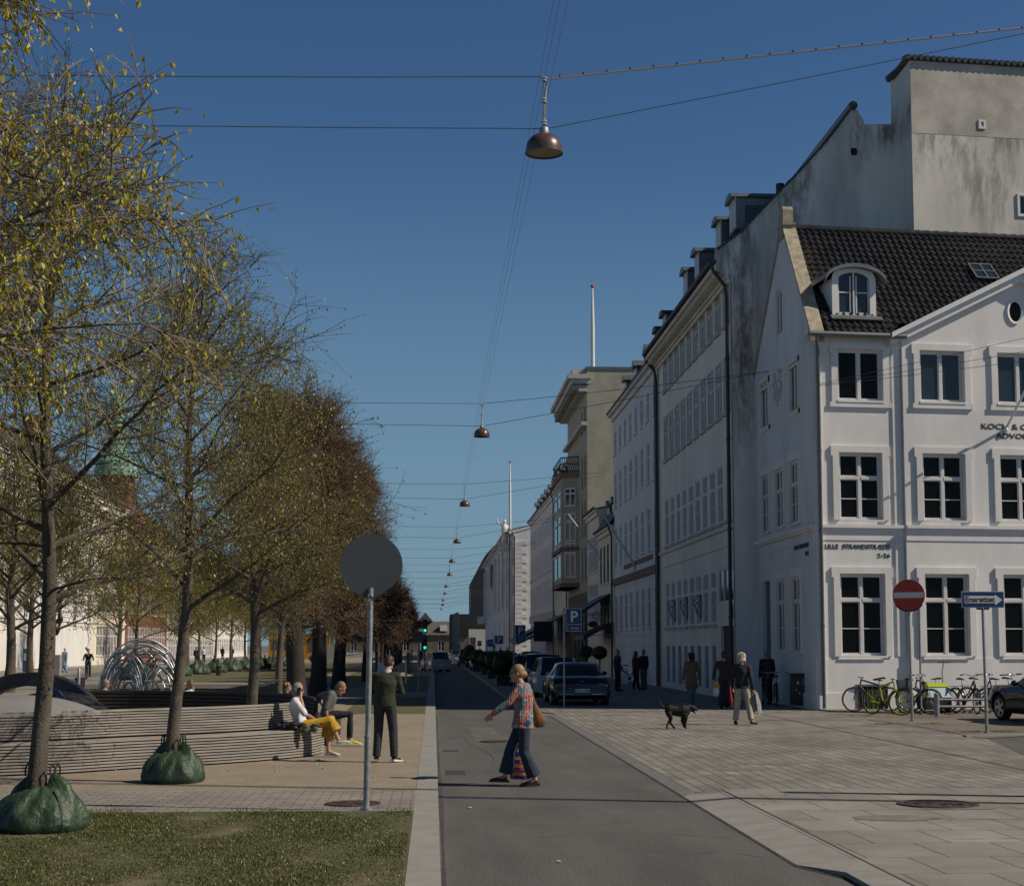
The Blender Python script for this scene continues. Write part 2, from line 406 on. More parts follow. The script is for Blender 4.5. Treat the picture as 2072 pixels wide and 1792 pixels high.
rect('pavement_bed', 3.9, 21.5, 6, 23.2, PZ - .004, 'granite')
gp = [G(1990, 1491, PZ), G(2072, 1529, PZ)]
sheet('pavement', [(3.54, 22.1), (28, 22.1), (gp[1].x, gp[1].y), (gp[0].x, gp[0].y), (14.2, 49.4), (11.9, 49.3), (11.9, 57), (12.0, 57), (12.0, 190), (2.84, 190), (2.84, 48.6), (3.54, 46.4)], PZ + .001, 'paver')
sheet('side_street', [(gp[0].x, gp[0].y), (gp[1].x, gp[1].y), (28, 22.1), (80, 22.1), (80, 70), (20, 52), (16, 46)], PZ - .003, 'asphalt')
sheet('paving_joint', [(9.42, 24), (9.47, 24), (9.47, 47.6), (9.42, 47.6)], PZ + .004, 'gutter_dirt' if 'gutter_dirt' in MT else bpy.data.materials['gutter_dirt'])
# manhole covers
def cover(c, r, label, sq=False):
    mb = MB(); mb.lathe([(0.0001, .012), (r * .2, .012), (r * .22, .006), (r * .3, .006), (r * .32, .012), (r * .48, .012), (r * .5, .006), (r * .6, .006), (r * .62, .012), (r * .78, .012), (r * .8, .006), (r * .88, .006), (r * .9, .014), (r, .014), (r, -.01)], n=40)
    for k in range(12):
        a = k * pi / 6; mb.bar((cos(a) * r * .1, sin(a) * r * .1, .012), (cos(a) * r * .86, sin(a) * r * .86, .012), .02, .008)
    o = mb.build('manhole_cover', 'iron_cover', loc=c); tag(o, label, 'manhole cover'); return o
p = G(1898, 1627, PZ); cover((p.x, p.y, PZ + .003), .50, 'large round rusty brown manhole cover set in the pale pavement slabs')
p = G(1004, 1500, 0); cover((p.x, p.y, .002), .36, 'small dark round drain cover in the asphalt behind the walking woman')
p = G(714, 1626, LZ); cover((p.x, p.y, LZ + .002), .34, 'small round iron cover in the sett path by the sign post')

# side street: footway, low kerb and the cobbled parking patch by the corner house
fw = [G(1500, 1441, PZ), G(1650, 1443, PZ), G(1760, 1451, PZ), G(2073, 1453, PZ)]
C0 = V((11.75, 48.2, 0)); S_ANG = R(6.7); SU = V((cos(S_ANG), sin(S_ANG), 0)); SN = V((sin(S_ANG), -cos(S_ANG), 0))
a0, a1, b1, b0 = C0 + SU * -.2 + SN * .01, C0 + SU * 16, C0 + SU * 16 + SN * 2.4, C0 + SU * 1.4 + SN * 2.4
sheet('footway', [tuple(C0 + SN * 1.2)[:2], tuple(b0)[:2], tuple(b1)[:2], tuple(a1)[:2], tuple(C0)[:2]], PZ + .035, 'cobble')
mb = MB()
for k in range(14):
    q0, q1 = b0 + SU * (k * 1.05), b0 + SU * (k * 1.05 + 1.04)
    mb.hexa([tuple(q0 + SN * .0 + V((0, 0, 0))), tuple(q0 + SN * .16), tuple(q1 + SN * .16), tuple(q1), *(tuple(x + V((0, 0, PZ + .07))) for x in (q0, q0 + SN * .16, q1 + SN * .16, q1))])
tag(mb.build('footway_kerb', 'granite'), kind='structure')
cp = [G(1755, 1456, PZ), G(1872, 1472, PZ), G(1985, 1494, PZ), G(2120, 1487, PZ), b1 + SN * .16 + SU * 4, b0 + SN * .16]
sheet('cobbled_parking', [(p.x, p.y) for p in cp], PZ + .01, 'cobble')
q0, q1 = G(1952, 1490, PZ), G(2125, 1486, PZ)
mb = MB(); mb.bar((q0.x, q0.y, PZ), (q1.x, q1.y, PZ), .14, .07); tag(mb.build('parking_kerb', 'granite'), kind='structure')

# short grass: the foreground lawn
rng = np.random.default_rng(4)
def blades(name, boxes, per, hmin, hmax, z, m, clump=None, seed=1):
    rg = np.random.default_rng(seed); vs = []
    for (x0, y0, x1, y1) in boxes:
        n = int(per * (x1 - x0) * (y1 - y0)); x = rg.uniform(x0, x1, n); y = rg.uniform(y0, y1, n)
        f = np.sin(x * 3.1 + 1.3 * np.sin(y * 1.7)) + np.sin(y * 1.4 + x * 3.1) + np.sin(x * 7.3 - y * 2.1) * .7 + rg.uniform(-.9, .9, n)
        k = f > -1.7; x, y, f = x[k], y[k], f[k]; n = len(x)
        h = rg.uniform(hmin, hmax, n) * (.7 + .25 * np.clip(f, -1, 2)); a = rg.uniform(0, 2 * pi, n); w = rg.uniform(.004, .008, n)
        dx, dy = np.cos(a) * w, np.sin(a) * w; lx, ly = rg.normal(0, .4, n) * h, rg.normal(0, .4, n) * h
        zz = np.full(n, z)
        vs.append(np.stack([np.stack([x - dx, y - dy, zz], 1), np.stack([x + dx, y + dy, zz], 1), np.stack([x + lx, y + ly, zz + h], 1)], 1).reshape(-1, 3))
    vs = np.concatenate(vs); n = len(vs) // 3
    me = bpy.data.meshes.new(name); me.vertices.add(len(vs)); me.vertices.foreach_set('co', vs.ravel())
    me.loops.add(n * 3); me.loops.foreach_set('vertex_index', np.arange(n * 3)); me.polygons.add(n)
    me.polygons.foreach_set('loop_start', np.arange(n) * 3); me.polygons.foreach_set('loop_total', np.full(n, 3))
    me.update(); me.validate(); me.materials.append(MT[m]); return place(name, me)
tag(blades('grass', [(-5.4, 11.5, -.25, 18.9)], 2800, .010, .030, LZ - .004, 'grass_a'), 'short worn spring grass with bare patches on the near lawn', 'grass', kind='stuff')
for q, lab, hh in ((G(1846, 1465, PZ), 'grass tuft growing at the foot of the red round sign post', .05), (G(1998, 1481, PZ), 'grass tuft growing at the foot of the blue arrow sign post', .05)):
    tag(blades('grass_tuft', [(q.x - .95, q.y - .16, q.x + .75, q.y + .2)], 900, .02, hh, PZ + .01, 'grass_a', seed=7), lab, 'grass', kind='stuff')
MB_ = MB(); rr = random.Random(5)
for k in range(46):
    t = rr.random(); x = -3.3 * t + -.4; y = 22.5 + rr.random() * 20
    a = rr.random() * 6; s = rr.uniform(.012, .03)
    MB_.hexa([(x + cos(a + i * pi / 2) * s, y + sin(a + i * pi / 2) * s, LZ - .004 + zz) for zz in (0, s * .5) for i in range(4)])
tag(MB_.build('gravel_stones', 'granite'), 'scattered small stones lying on the sandy gravel path', 'stones', kind='stuff')

# tar seams, a patch and stains in the road; thin moss lines between the slabs
def seam(pts, w_, z, m, name='tar_seam'):
    P = spline([(x, y, z) for x, y in pts], 6); mb = MB(); rr_ = random.Random(len(pts))
    L_ = []
    for i, p in enumerate(P):
        t_ = (P[min(i + 1, len(P) - 1)] - P[max(0, i - 1)]).normalized(); n_ = V((-t_.y, t_.x, 0)) * w_ * rr_.uniform(.3, 1); L_.append((p - n_, p + n_))
    for (a, b), (c, d) in zip(L_, L_[1:]): mb.poly([a, c, d, b])
    return tag(mb.build(name, m), kind='structure')
mk('tar', (.045, .043, .042), .8, .3, 5); mk('worn_asphalt', (.115, .11, .10), .9, .2, 1.2, .4, 120, fine=.4); mk('moss', (.06, .065, .025), .95, .4, 5)
for pts in ([(.9, 18.5), (1.6, 18.2), (2.3, 18.6)], [(2.0, 16.2), (2.5, 15.7), (2.9, 15.9), (3.2, 15.4)], [(.5, 24), (1.1, 29), (.7, 35), (1.3, 41)], [(.15, 17.8), (1.1, 17.2), (2.1, 17.6), (3.2, 17.0)], [(.8, 30), (2.0, 31.2), (3.2, 30.6)]): seam(pts, .006, .003, 'tar')
rect('asphalt_patch', .9, 34, 1.5, 40, .0025, 'worn_asphalt'); rect('asphalt_patch', .2, 25.4, .52, 26.3, .003, 'tar'); rect('asphalt_patch', .2, 30.9, .5, 31.4, .003, 'tar')
seam([(.10, 11), (.11, 20), (.10, 34), (.10, 46)], .03, .0035, 'tar', 'kerb_dirt')
rr_ = random.Random(3)
for k in range(9):
    x0, y0 = rr_.uniform(4.2, 9), rr_.uniform(12.5, 19.5); seam([(x0, y0), (x0 + rr_.uniform(.3, .8), y0 + rr_.uniform(-.02, .02)), (x0 + 1.1, y0)], .012, PZ + .004, 'moss', 'moss_line')
mk('stain', (.135, .118, .10), .9, .2, 4, fine=.15)
# two unseen posts added beside the view to cast shadows over the paving
for (x, y, h_, r_, lab) in ((14.3, 19.2, 7.9, .15, 'tall grey unseen post added beside the paving to cast a shadow over the slabs'), (19.5, 16.9, 22, .11, 'slender tall unseen mast added beside the paving to cast a thin shadow onto the road')):
    w = MB(); w.tube([(0, 0, 0), (0, 0, h_ * .5), (0, 0, h_)], [r_ * 1.3, r_, r_ * .7], n=12); w.tube([(0, 0, h_), (-.5, .1, h_ + .15)], [r_ * .6, r_ * .8], n=8); tag(w.build('shadow_post', 'galv', loc=(x, y, PZ), smooth=50), lab, 'post')

sheet('kerb_joint', [(3.975, 9), (4.0, 9), (4.0, 22), (3.975, 22)], PZ + .0045, 'tar')
rg2 = random.Random(12); w = MB()
for k in range(70):          # old chewing gum and small stains
    x, y = rg2.uniform(4.1, 10.5), rg2.uniform(12.5, 40); r_ = rg2.uniform(.012, .03); w.poly([(x + r_ * cos(2 * pi * i / 8), y + r_ * sin(2 * pi * i / 8), PZ + .0055) for i in range(8)])
tag(w.build('gum_spots', 'stain'), 'old dark gum spots and small stains scattered on the paving', 'stains', kind='stuff')
for k in range(7):
    x, y = rg2.uniform(4.4, 9.5), rg2.uniform(13, 30); n_ = 14; mbb = MB(); mbb.poly([(x + (.25 + .12 * rg2.random()) * 1.6 * cos(2 * pi * i / n_), y + (.25 + .12 * rg2.random()) * sin(2 * pi * i / n_), PZ + .005 - .0001 * k) for i in range(n_)]); tag(mbb.build('pavement_stain', 'stain2' if 'stain2' in MT else mk('stain2', (.175, .162, .142), .8, .2, 6, fine=.2)), kind='structure')
tag(blades('grass_fringe', [(-5.3, 18.86, -.25, 19.08)], 900, .015, .06, LZ, 'grass_a', seed=21), 'ragged fringe of longer grass along the sett path edge', 'grass', kind='stuff')
# ================================================================ buildings
WIN = {}
def win_mesh(w, h, cols=2, rows=(.36, .68), trans=(0,), fr=.075, mull=.09, key='white', glass='glass', bar=.03):
    """frame mesh and pane mesh, origin at the sill's end, x along the wall, y into the wall"""
    k = (round(w, 2), round(h, 2), cols, rows, trans, key, glass)
    if k in WIN: return WIN[k]
    f = MB(); t = .06
    f.box((0, 0, 0), (fr, t, h)); f.box((w - fr, 0, 0), (w, t, h)); f.box((fr, .0, 0), (w - fr, t, fr)); f.box((fr, 0, h - fr), (w - fr, t, h))
    for c in range(1, cols):
        x = w * c / cols; f.box((x - mull / 2, -.008, fr), (x + mull / 2, t, h - fr))
    for i, r in enumerate(rows):
        z = h * (1 - r); th = .045 if i in trans else bar / 2; y0 = -.02 if i in trans else .012
        for c in range(cols):
            xa = fr if c == 0 else w * c / cols + mull / 2; xb = w - fr if c == cols - 1 else w * (c + 1) / cols - mull / 2
            f.box((xa, y0 if i in trans else .014, z - th), (xb, t - .004, z + th))
    g = MB(); g.poly([(fr * .5, .045, fr * .5), (w - fr * .5, .045, fr * .5), (w - fr * .5, .045, h - fr * .5), (fr * .5, .045, h - fr * .5)])
    # slim inner sash so that the panes read as set in wooden casements
    for c in range(cols):
        xa = fr if c == 0 else w * c / cols + mull / 2; xb = w - fr if c == cols - 1 else w * (c + 1) / cols - mull / 2
        zs = [h - fr] + [h * (1 - r) for i, r in enumerate(rows) if i in trans] + [fr]
        for z1, z0 in zip(zs, zs[1:]):
            z1 -= .045 if z1 != h - fr else 0; z0 += .045 if z0 != fr else 0
            s = .032
            f.box((xa, .018, z0), (xa + s, .055, z1)); f.box((xb - s, .018, z0), (xb, .055, z1))
            f.box((xa + s, .018, z0), (xb - s, .055, z0 + s)); f.box((xa + s, .018, z1 - s), (xb - s, .055, z1))
    WIN[k] = (f.mesh('window', {'white': 'window_white', 'dark': 'black_metal', 'grey': 'stone_trim'}[key]), g.mesh('pane', glass)); return WIN[k]
def add_win(parent, M, s, z, w, h, depth=.1, name='window', **k):
    fm, gm = win_mesh(w, h, **k)
    o = place(name, fm, parent, M=M @ Matrix.Translation((s, depth, z))); place('pane', gm, o); return o
def wall(mb, s0, s1, z0, z1, ops, depth=.16, m=0, mr=None):
    """wall in the local XZ plane (outside is -y) with openings (s0, s1, z0, z1)"""
    ss = sorted({s0, s1, *[round(o[0], 4) for o in ops], *[round(o[1], 4) for o in ops]})
    zs = sorted({z0, z1, *[round(o[2], 4) for o in ops], *[round(o[3], 4) for o in ops]})
    ss = [x for x in ss if s0 <= x <= s1]; zs = [x for x in zs if z0 <= x <= z1]
    for a, b in zip(ss, ss[1:]):
        run = None
        for c, d in zip(zs, zs[1:]):
            cs, cz = (a + b) / 2, (c + d) / 2
            hole = any(o[0] < cs < o[1] and o[2] < cz < o[3] for o in ops)
            if not hole: mb.poly([(a, 0, c), (b, 0, c), (b, 0, d), (a, 0, d)], m)
    r = m if mr is None else mr
    for (a, b, c, d) in ops:
        mb.poly([(a, 0, c), (a, depth, c), (a, depth, d), (a, 0, d)], r); mb.poly([(b, 0, c), (b, 0, d), (b, depth, d), (b, depth, c)], r)
        mb.poly([(a, 0, d), (a, depth, d), (b, depth, d), (b, 0, d)], r); mb.poly([(a, 0, c), (b, 0, c), (b, depth, c), (a, depth, c)], r)
def frame_M(o, ang): return Matrix.Translation(o) @ Matrix.Rotation(ang, 4, 'Z')

# ---------------------------------------------------------------- the corner house
W0 = frame_M(C0, S_ANG)                 # side-street face: x along the street, -y towards the viewer
CH = thing('corner_house', 'white plastered three storey corner house with black tiled roof, gable and street name lettering', 'house', tuple(C0), S_ANG)
INV = W0.inverted()
def SP(x, y, dy=0.0):                    # pixel -> (s, z) on the side-street face (dy: plane in front of it)
    d = ray(x, y); o = C0 + SN * dy; t = (o - V((0, 0, EYE))).dot(SN) / d.dot(SN); p = V((0, 0, EYE)) + d * t
    return (INV @ p).x, p.z
I4 = Matrix.Identity(4)
A_M = INV @ frame_M((11.75, 57.0, 0), R(-90))     # street face: x runs from Y=57 towards the corner
ALEN = 57.0 - 48.2
def AP(x, y): p = atX(x, y, 11.75); return 57.0 - p.y, p.z
EAVE = 11.72; SLEN = 24.0; BAND = 5.83
rows_s = []
wb = MB(); wins = []; ops = []
def opening(px, lo=None): 
    a, z1 = SP(px[0], px[1]); b, z0 = SP(px[2], px[3]); return (a, b, z0, z1)
g_cols = [(1698, 1793), (1865.5, 1959.5), (2024, 2121)]
f_cols = [(1696, 1786.5), (1861, 1951), (2017, 2108)]
t_cols = [(1692.5, 1786.5), (1855, 1947.7), (2011, 2104)]
gO = [opening((a, 1161, b, 1327)) for a, b in g_cols]; fO = [opening((a, 918, b, 1055)) for a, b in f_cols]; tO = [opening((a, 710 , b, 817)) for a, b in t_cols]
def level(L):                            # one sill and one head height a floor, and further bays outside the picture
    z0 = sum(o[2] for o in L) / len(L); z1 = sum(o[3] for o in L) / len(L)
    L = [(o[0], o[1], z0, z1) for o in L]; w = L[1][1] - L[1][0]; st_ = L[2][0] - L[1][0]
    c = L[2][0]
    for k in range(1, 5): L.append((c + st_ * k, c + st_ * k + w, z0, z1))
    return L
gO, fO, tO = level(gO), level(fO), level(tO)
FX, _ = SP(1821, 700)                    # where the gabled front part begins
AP_, APZ = SP(2057, 555)
PROJ = .14                               # it stands proud of the wall
ops1 = [o for L in (gO, fO, tO) for o in L if o[1] < FX]; ops2 = [o for L in (gO, fO, tO) for o in L if o[0] > FX]
FX2 = 2 * AP_ - FX
wall(wb, 0, FX, 0, EAVE, ops1)
wf = MB(Matrix.Translation((0, -PROJ, 0)))
wall(wf, FX, FX2, 0, EAVE, [o for o in ops2 if o[0] < FX2], depth=.16 + PROJ)
_, ez = SP(1818, 668, PROJ)
ov = SP(2049, 633)
wf.poly([(FX, 0, EAVE), (FX2, 0, EAVE), (FX2, 0, ez - .1), (AP_, 0, APZ - .1), (FX, 0, ez - .1)])
wf.poly([(FX, 0, 0), (FX, PROJ, 0), (FX, PROJ, ez), (FX, 0, ez)])
wf.poly([(FX2, 0, 0), (FX2, 0, ez), (FX2, PROJ, ez), (FX2, PROJ, 0)])
wb.M = None
wall(wb, FX2, SLEN, 0, EAVE, [o for o in ops2 if o[0] > FX2])
# street face with its gable
agO = [(*(AP(1571.7, 1171)[0:1]), AP(1588.5, 1171)[0], AP(1580, 1320)[1], AP(1580, 1171)[1]), (AP(1602, 1166)[0], AP(1620, 1166)[0], AP(1611, 1322)[1], AP(1611, 1166)[1])]
door = (AP(1542, 1176)[0], AP(1558, 1176)[0], .06, AP(1550, 1176)[1])
afO = [(AP(a, 1000)[0], AP(b, 1000)[0], AP((a + b) / 2, c1)[1], AP((a + b) / 2, c0)[1]) for a, b, c0, c1 in ((1541, 1556.6, 961, 1079), (1569, 1586, 948, 1069), (1599.5, 1617, 931, 1060))]
atO = [(AP(a, 800)[0], AP(b, 800)[0], AP((a + b) / 2, c1)[1], AP((a + b) / 2, c0)[1]) for a, b, c0, c1 in ((1539, 1555.5, 773, 867), (1598, 1616, 733, 834))]
aaO = [(AP(1570, 630)[0], AP(1582, 630)[0], AP(1576, 680)[1], AP(1576, 588)[1])]
wa = MB(A_M)
GZ = EAVE + .05
wall(wa, 0, ALEN, 0, GZ, agO + afO + atO + [door] + [(aaO[0][0], aaO[0][1], GZ - .9, GZ)] if aaO[0][2] < GZ - .5 else agO + afO + atO + [door])
apex_s, apex_z = AP(1583, 452)
lo_ = [(0, 0, GZ), (ALEN, 0, GZ), (ALEN - .28, 0, GZ + .25), (apex_s + .35, 0, apex_z - .3), (apex_s - .35, 0, apex_z - .3)]
ao = aaO[0]; ao = (ao[0], ao[1], max(ao[2], GZ + .02), ao[3])
# gable split round the attic window
zl, zr = ao[2], ao[3]
def xl(z): return (z - GZ) / (apex_z - .3 - GZ) * (apex_s - .35)
def xr(z): return ALEN - (z - GZ) / (apex_z - .3 - GZ) * (ALEN - apex_s - .35)
for (z0, z1) in ((GZ, zl), (zr, apex_z - .3)):
    wa.poly([(xl(z0), 0, z0), (xr(z0), 0, z0), (xr(z1), 0, z1), (xl(z1), 0, z1)])
wa.poly([(xl(zl), 0, zl), (ao[0], 0, zl), (ao[0], 0, zr), (xl(zr), 0, zr)]); wa.poly([(ao[1], 0, zl), (xr(zl), 0, zl), (xr(zr), 0, zr), (ao[1], 0, zr)])
for q in ([(ao[0], 0, zl), (ao[0], .15, zl), (ao[0], .15, zr), (ao[0], 0, zr)], [(ao[1], 0, zl), (ao[1], 0, zr), (ao[1], .15, zr), (ao[1], .15, zl)], [(ao[0], 0, zl), (ao[1], 0, zl), (ao[1], .15, zl), (ao[0], .15, zl)]): wa.poly(q)
# inner side of the gable wall (it stands above the roof)
T_ = .34
wa.poly([(0, T_, GZ), (xl(apex_z - .3), T_, apex_z - .3), (xr(apex_z - .3), T_, apex_z - .3), (ALEN, T_, GZ)])
# floor, back and mass behind so that no light leaks
SH = Matrix.Identity(4); SH[0][1] = tan(S_ANG)      # the house is skewed: its cross walls follow the other street
wm = MB(SH); wm.box((.25, .4, .0), (SLEN, 8.4, EAVE - .05))
wm.build('core', 'interior', CH)
wb.v += wf.v and []; 
base = len(wb.v); wb.v += wf.v; wb.f += [tuple(i + base for i in f) for f in wf.f]; wb.m += wf.m
base = len(wb.v); wb.v += wa.v; wb.f += [tuple(i + base for i in f) for f in wa.f]; wb.m += wa.m
wb.poly([(SLEN, 0, 0), (SLEN, 9, 0), (SLEN, 9, EAVE), (SLEN, 0, EAVE)])
wb.build('wall', 'white_plaster', CH)
for o in gO: add_win(CH, I4, o[0], o[2], o[1] - o[0], o[3] - o[2], depth=.10 - (PROJ if FX < o[0] < FX2 else 0), rows=(.32, .665), trans=(0,))
for o in fO: add_win(CH, I4, o[0], o[2], o[1] - o[0], o[3] - o[2], depth=.10 - (PROJ if FX < o[0] < FX2 else 0), rows=(.37, .68), trans=(0,))
for i, o in enumerate(tO): add_win(CH, I4, o[0], o[2], o[1] - o[0], o[3] - o[2], depth=.10 - (PROJ if FX < o[0] < FX2 else 0), rows=(), trans=(), glass='glass' if i == 0 else 'glass_sky')
for o in agO: add_win(CH, A_M, o[0], o[2], o[1] - o[0], o[3] - o[2], depth=.02, rows=(.32, .665), glass='glass_sky')
for o in afO: add_win(CH, A_M, o[0], o[2], o[1] - o[0], o[3] - o[2], depth=.02, rows=(.37, .68), glass='glass_sky')
for o in atO + [ao]: add_win(CH, A_M, o[0], o[2], o[1] - o[0], o[3] - o[2], depth=.02, rows=(), trans=(), glass='glass_sky')
db = MB(A_M); db.box((door[0], .14, .06), (door[1], .2, door[3])); db.build('door', 'zinc', CH)
# window surrounds
def surround(mb, o, wd=.2, p=.07, ear=.06, base=True, top=.2, y=0.0):
    a, b, c, d = o; g = .0
    mb.box((a - wd, y - p, d + g), (b + wd, y, d + top)) 
    mb.box((a - wd - ear, y - p, d - .12), (a - wd, y, d + top - .002)); mb.box((b + wd, y - p, d - .12), (b + wd + ear, y, d + top - .002))
    z0 = c - wd if base else c
    mb.box((a - wd, y - p, z0), (a - .0, y, d)); mb.box((b, y - p, z0), (b + wd, y, d))
    if base: mb.box((a, y - p, z0), (b, y, c)); mb.box((a - wd - ear, y - p - .003, z0 - .001), (a - wd, y, z0 + .16)); mb.box((b + wd, y - p - .003, z0 - .001), (b + wd + ear, y, z0 + .16))
    mb.box((a - .03, y - p - .02, c - .05), (b + .03, y - p, c + .015))
for L, bs in ((tO, True), (fO, False), (gO, False)):
    for o in L: sb = MB(); surround(sb, o, base=bs, y=-PROJ if FX < o[0] < FX2 else 0); sb.build('window_surround', 'white_plaster', CH)
for o in agO + afO + atO: sa = MB(A_M); surround(sa, o, wd=.12, p=.05, ear=.0 if o in atO else .03, base=o in atO, top=.12 if o in atO else .28); sa.build('window_surround', 'pale_plaster', CH)
# bands, plinth and cornices
bb = MB(); z = SP(1700, 1061)[1]; BAND = z
gsill = gO[0][2]
for x0, x1, yy in ((-.06, FX, 0), (FX + .001, FX2, -PROJ), (FX2 + .001, SLEN, 0)):
    bb.box((x0, yy - .12, z - .1), (x1, yy, z)); bb.box((x0, yy - .07, z - .16), (x1, yy, z - .1)); bb.box((x0, yy - .025, z - .48), (x1, yy, z - .16))
    bb.box((x0, yy - .06, 0), (x1, yy, .58)); bb.box((x0, yy - .025, .58), (x1, yy, gsill - .06))
bb.box((-.2, -.05, EAVE - .42), (FX, 0, EAVE)); bb.box((0, -.09, 0.58), (.22, -.0251, EAVE - .42))
bb.box((FX - .32, -.045, gsill), (FX - .06, 0, z - .48)); bb.box((FX - .32, -.045, z), (FX - .06, 0, EAVE - .42))
for L in (gO, fO, tO):
    for o, o2 in zip(L, L[1:]):
        pass
bb.build('cornice_band', 'white_plaster', CH)
ba = MB(A_M); ba.box((-.9, -.14, BAND - .1), (ALEN, 0, BAND)); ba.box((-.9, -.08, BAND - .17), (ALEN, 0, BAND - .1)); ba.box((0, -.025, BAND - .50), (ALEN, 0, BAND - .48))
ba.box((0, -.03, EAVE - .62), (ALEN, 0, EAVE - .55)); ba.box((0, -.05, 0), (ALEN, 0, .55))
ba.build('cornice_band', 'pale_plaster', CH)
# low infill beside the tall gable
il = MB(A_M); il.box((-1.0, .0, 0), (0, .8, BAND - .1)); il.build('infill_wall', 'white_plaster', CH)
# raking cornice of the gabled front and its oval window
rk = MB()
for (xa, za, xb, zb) in ((FX - .45, ez - .24, AP_, APZ), (AP_, APZ, FX2 + .45, ez - .24)):
    for (p0, p1, zz0, zz1) in ((-PROJ - .34, .6, -.06, .10), (-PROJ - .2, .0, -.30, -.06)):
        rk.hexa([(xa, p0, za + zz0), (xb, p0, zb + zz0), (xb, p1, zb + zz0), (xa, p1, za + zz0), (xa, p0, za + zz1), (xb, p0, zb + zz1), (xb, p1, zb + zz1), (xa, p1, za + zz1)])
rk.build('raking_cornice', 'white_paint', CH)
ovm = MB(); ox, oz = ov
n = 28; ring = lambda rx, rz, y: [(ox + rx * cos(2 * pi * i / n), y, oz + rz * sin(2 * pi * i / n)) for i in range(n)]
vs = ring(.20, .32, -PROJ - .03) + ring(.27, .39, -PROJ - .05) + ring(.27, .39, -PROJ)
ovm.add(vs, [(j * n + i, j * n + (i + 1) % n, (j + 1) * n + (i + 1) % n, (j + 1) * n + i) for j in range(2) for i in range(n)])
of = ovm.build('oval_window', 'white_plaster', CH, smooth=40)
om = MB(); om.poly(ring(.2, .32, -PROJ - .02)); om.build('pane', 'glass', of)
# coping and cap on the gable
cpb = MB(A_M); w2 = T_ + .04
zr0 = GZ + .05
def slab(x0, z0, x1, z1, t=.14):
    cpb.hexa([(x0, -.06, z0), (x1, -.06, z1), (x1, w2, z1), (x0, w2, z0), (x0, -.06, z0 + t), (x1, -.06, z1 + t), (x1, w2, z1 + t), (x0, w2, z0 + t)])
slab(ALEN + .12, GZ - .12, apex_s + .3, apex_z - .35); slab(-.05, GZ - .02, apex_s - .3, apex_z - .35)
cpb.box((ALEN - .55, -.08, GZ - .3), (ALEN + .12, w2, GZ + .0))
cpb.build('coping', 'coping', CH)
cap = MB(A_M); cap.box((apex_s - .36, -.06, apex_z - .55), (apex_s + .36, w2 - .06, apex_z - .15)); cap.box((apex_s - .40, -.08, apex_z - .15), (apex_s + .40, w2 - .02, apex_z - .06)); cap.box((apex_s - .30, -.04, apex_z - .06), (apex_s + .30, w2 - .08, apex_z + .36))
n = 10
cap.prism([(apex_s - .30, -.04, apex_z + .36)] + [(apex_s - .30 * cos(pi * i / n), -.04, apex_z + .36 + .2 * sin(pi * i / n)) for i in range(1, n)] + [(apex_s + .30, -.04, apex_z + .36)], (0, w2 - .04, 0))
cap.build('chimney_cap', 'coping', CH)
# roof of black pantiles: eaves along x at y=-0.3, ridge at y = RY
RY = 4.35; RZ = SP(1700, 468, -RY)[1]
def roof_pt(x, t, off): # t 0 eave .. 1 ridge
    y = -.28 + t * (RY + .28); z = (EAVE - .02) + t * (RZ - EAVE + .02)
    nz = (RY + .28) / math.hypot(RY + .28, RZ - EAVE); ny = -(RZ - EAVE) / math.hypot(RY + .28, RZ - EAVE)
    return (x, y + ny * off, z + nz * off)
rb = MB(SH); tw = .235; ncol = int((SLEN - .42) / tw); prof = [(0, .0), (.12, .035), (.25, .052), (.38, .035), (.5, .004), (.75, -.012), (.93, -.006)]
xs = []; 
for c in range(ncol):
    for fx, h in prof: xs.append((.44 + (c + fx) * tw, h))
xs.append((.44 + ncol * tw, 0))
slope = math.hypot(RY + .28, RZ - EAVE); nr = int(slope / .34); rr = random.Random(2)
for r in range(nr):
    t0, t1 = r / nr, (r + 1.12) / nr
    base = len(rb.v)
    for (t, lift) in ((t0, .055), (t0, .032), (min(t1, 1.0), .01)):
        for i, (x, h) in enumerate(xs):
            j = (rr.random() - .5) * .0
            rb.v.append(tuple(SH @ V(roof_pt(x, t, h + lift if not (t == t0 and lift == .032) else h + .01))))
    m_ = len(xs)
    for k in range(1, 2):
        pass
    for i in range(m_ - 1):
        if r < 2 and FX - .1 < xs[i][0] < FX2 + .1: continue
        rb.f.append((base + m_ + i, base + m_ + i + 1, base + i + 1, base + i)); rb.m.append(0)
        rb.f.append((base + i, base + i + 1, base + 2 * m_ + i + 1, base + 2 * m_ + i)); rb.m.append(0)
mk('pantile', (.022, .022, .023), .32, .45, 2.2, .15, 30, spec=.55)
rf = rb.build('roof', 'pantile', CH, smooth=50)
ur = MB(SH); ur.poly([roof_pt(.3, .3, -.03), roof_pt(SLEN, .3, -.03), roof_pt(SLEN, 1, -.03), roof_pt(.3, 1, -.03)])
ur.poly([(.3, RY, RZ), (SLEN, RY, RZ), (SLEN, 9, EAVE), (.3, 9, EAVE)]); ur.build('roof_deck', 'roof_dark', rf)
rg_ = MB(SH); x = .42
while x < SLEN:
    rg_.lathe([(.12, 0), (.13, .36), (.115, .40)], c=(0, 0, 0), n=8, axis='x', a0=0, a1=pi) if False else rg_.tube([(x, RY, RZ + .03), (x + .36, RY, RZ + .05)], [.115, .13], n=10); x += .36
rg_.build('ridge_tiles', 'pantile', rf, smooth=50)
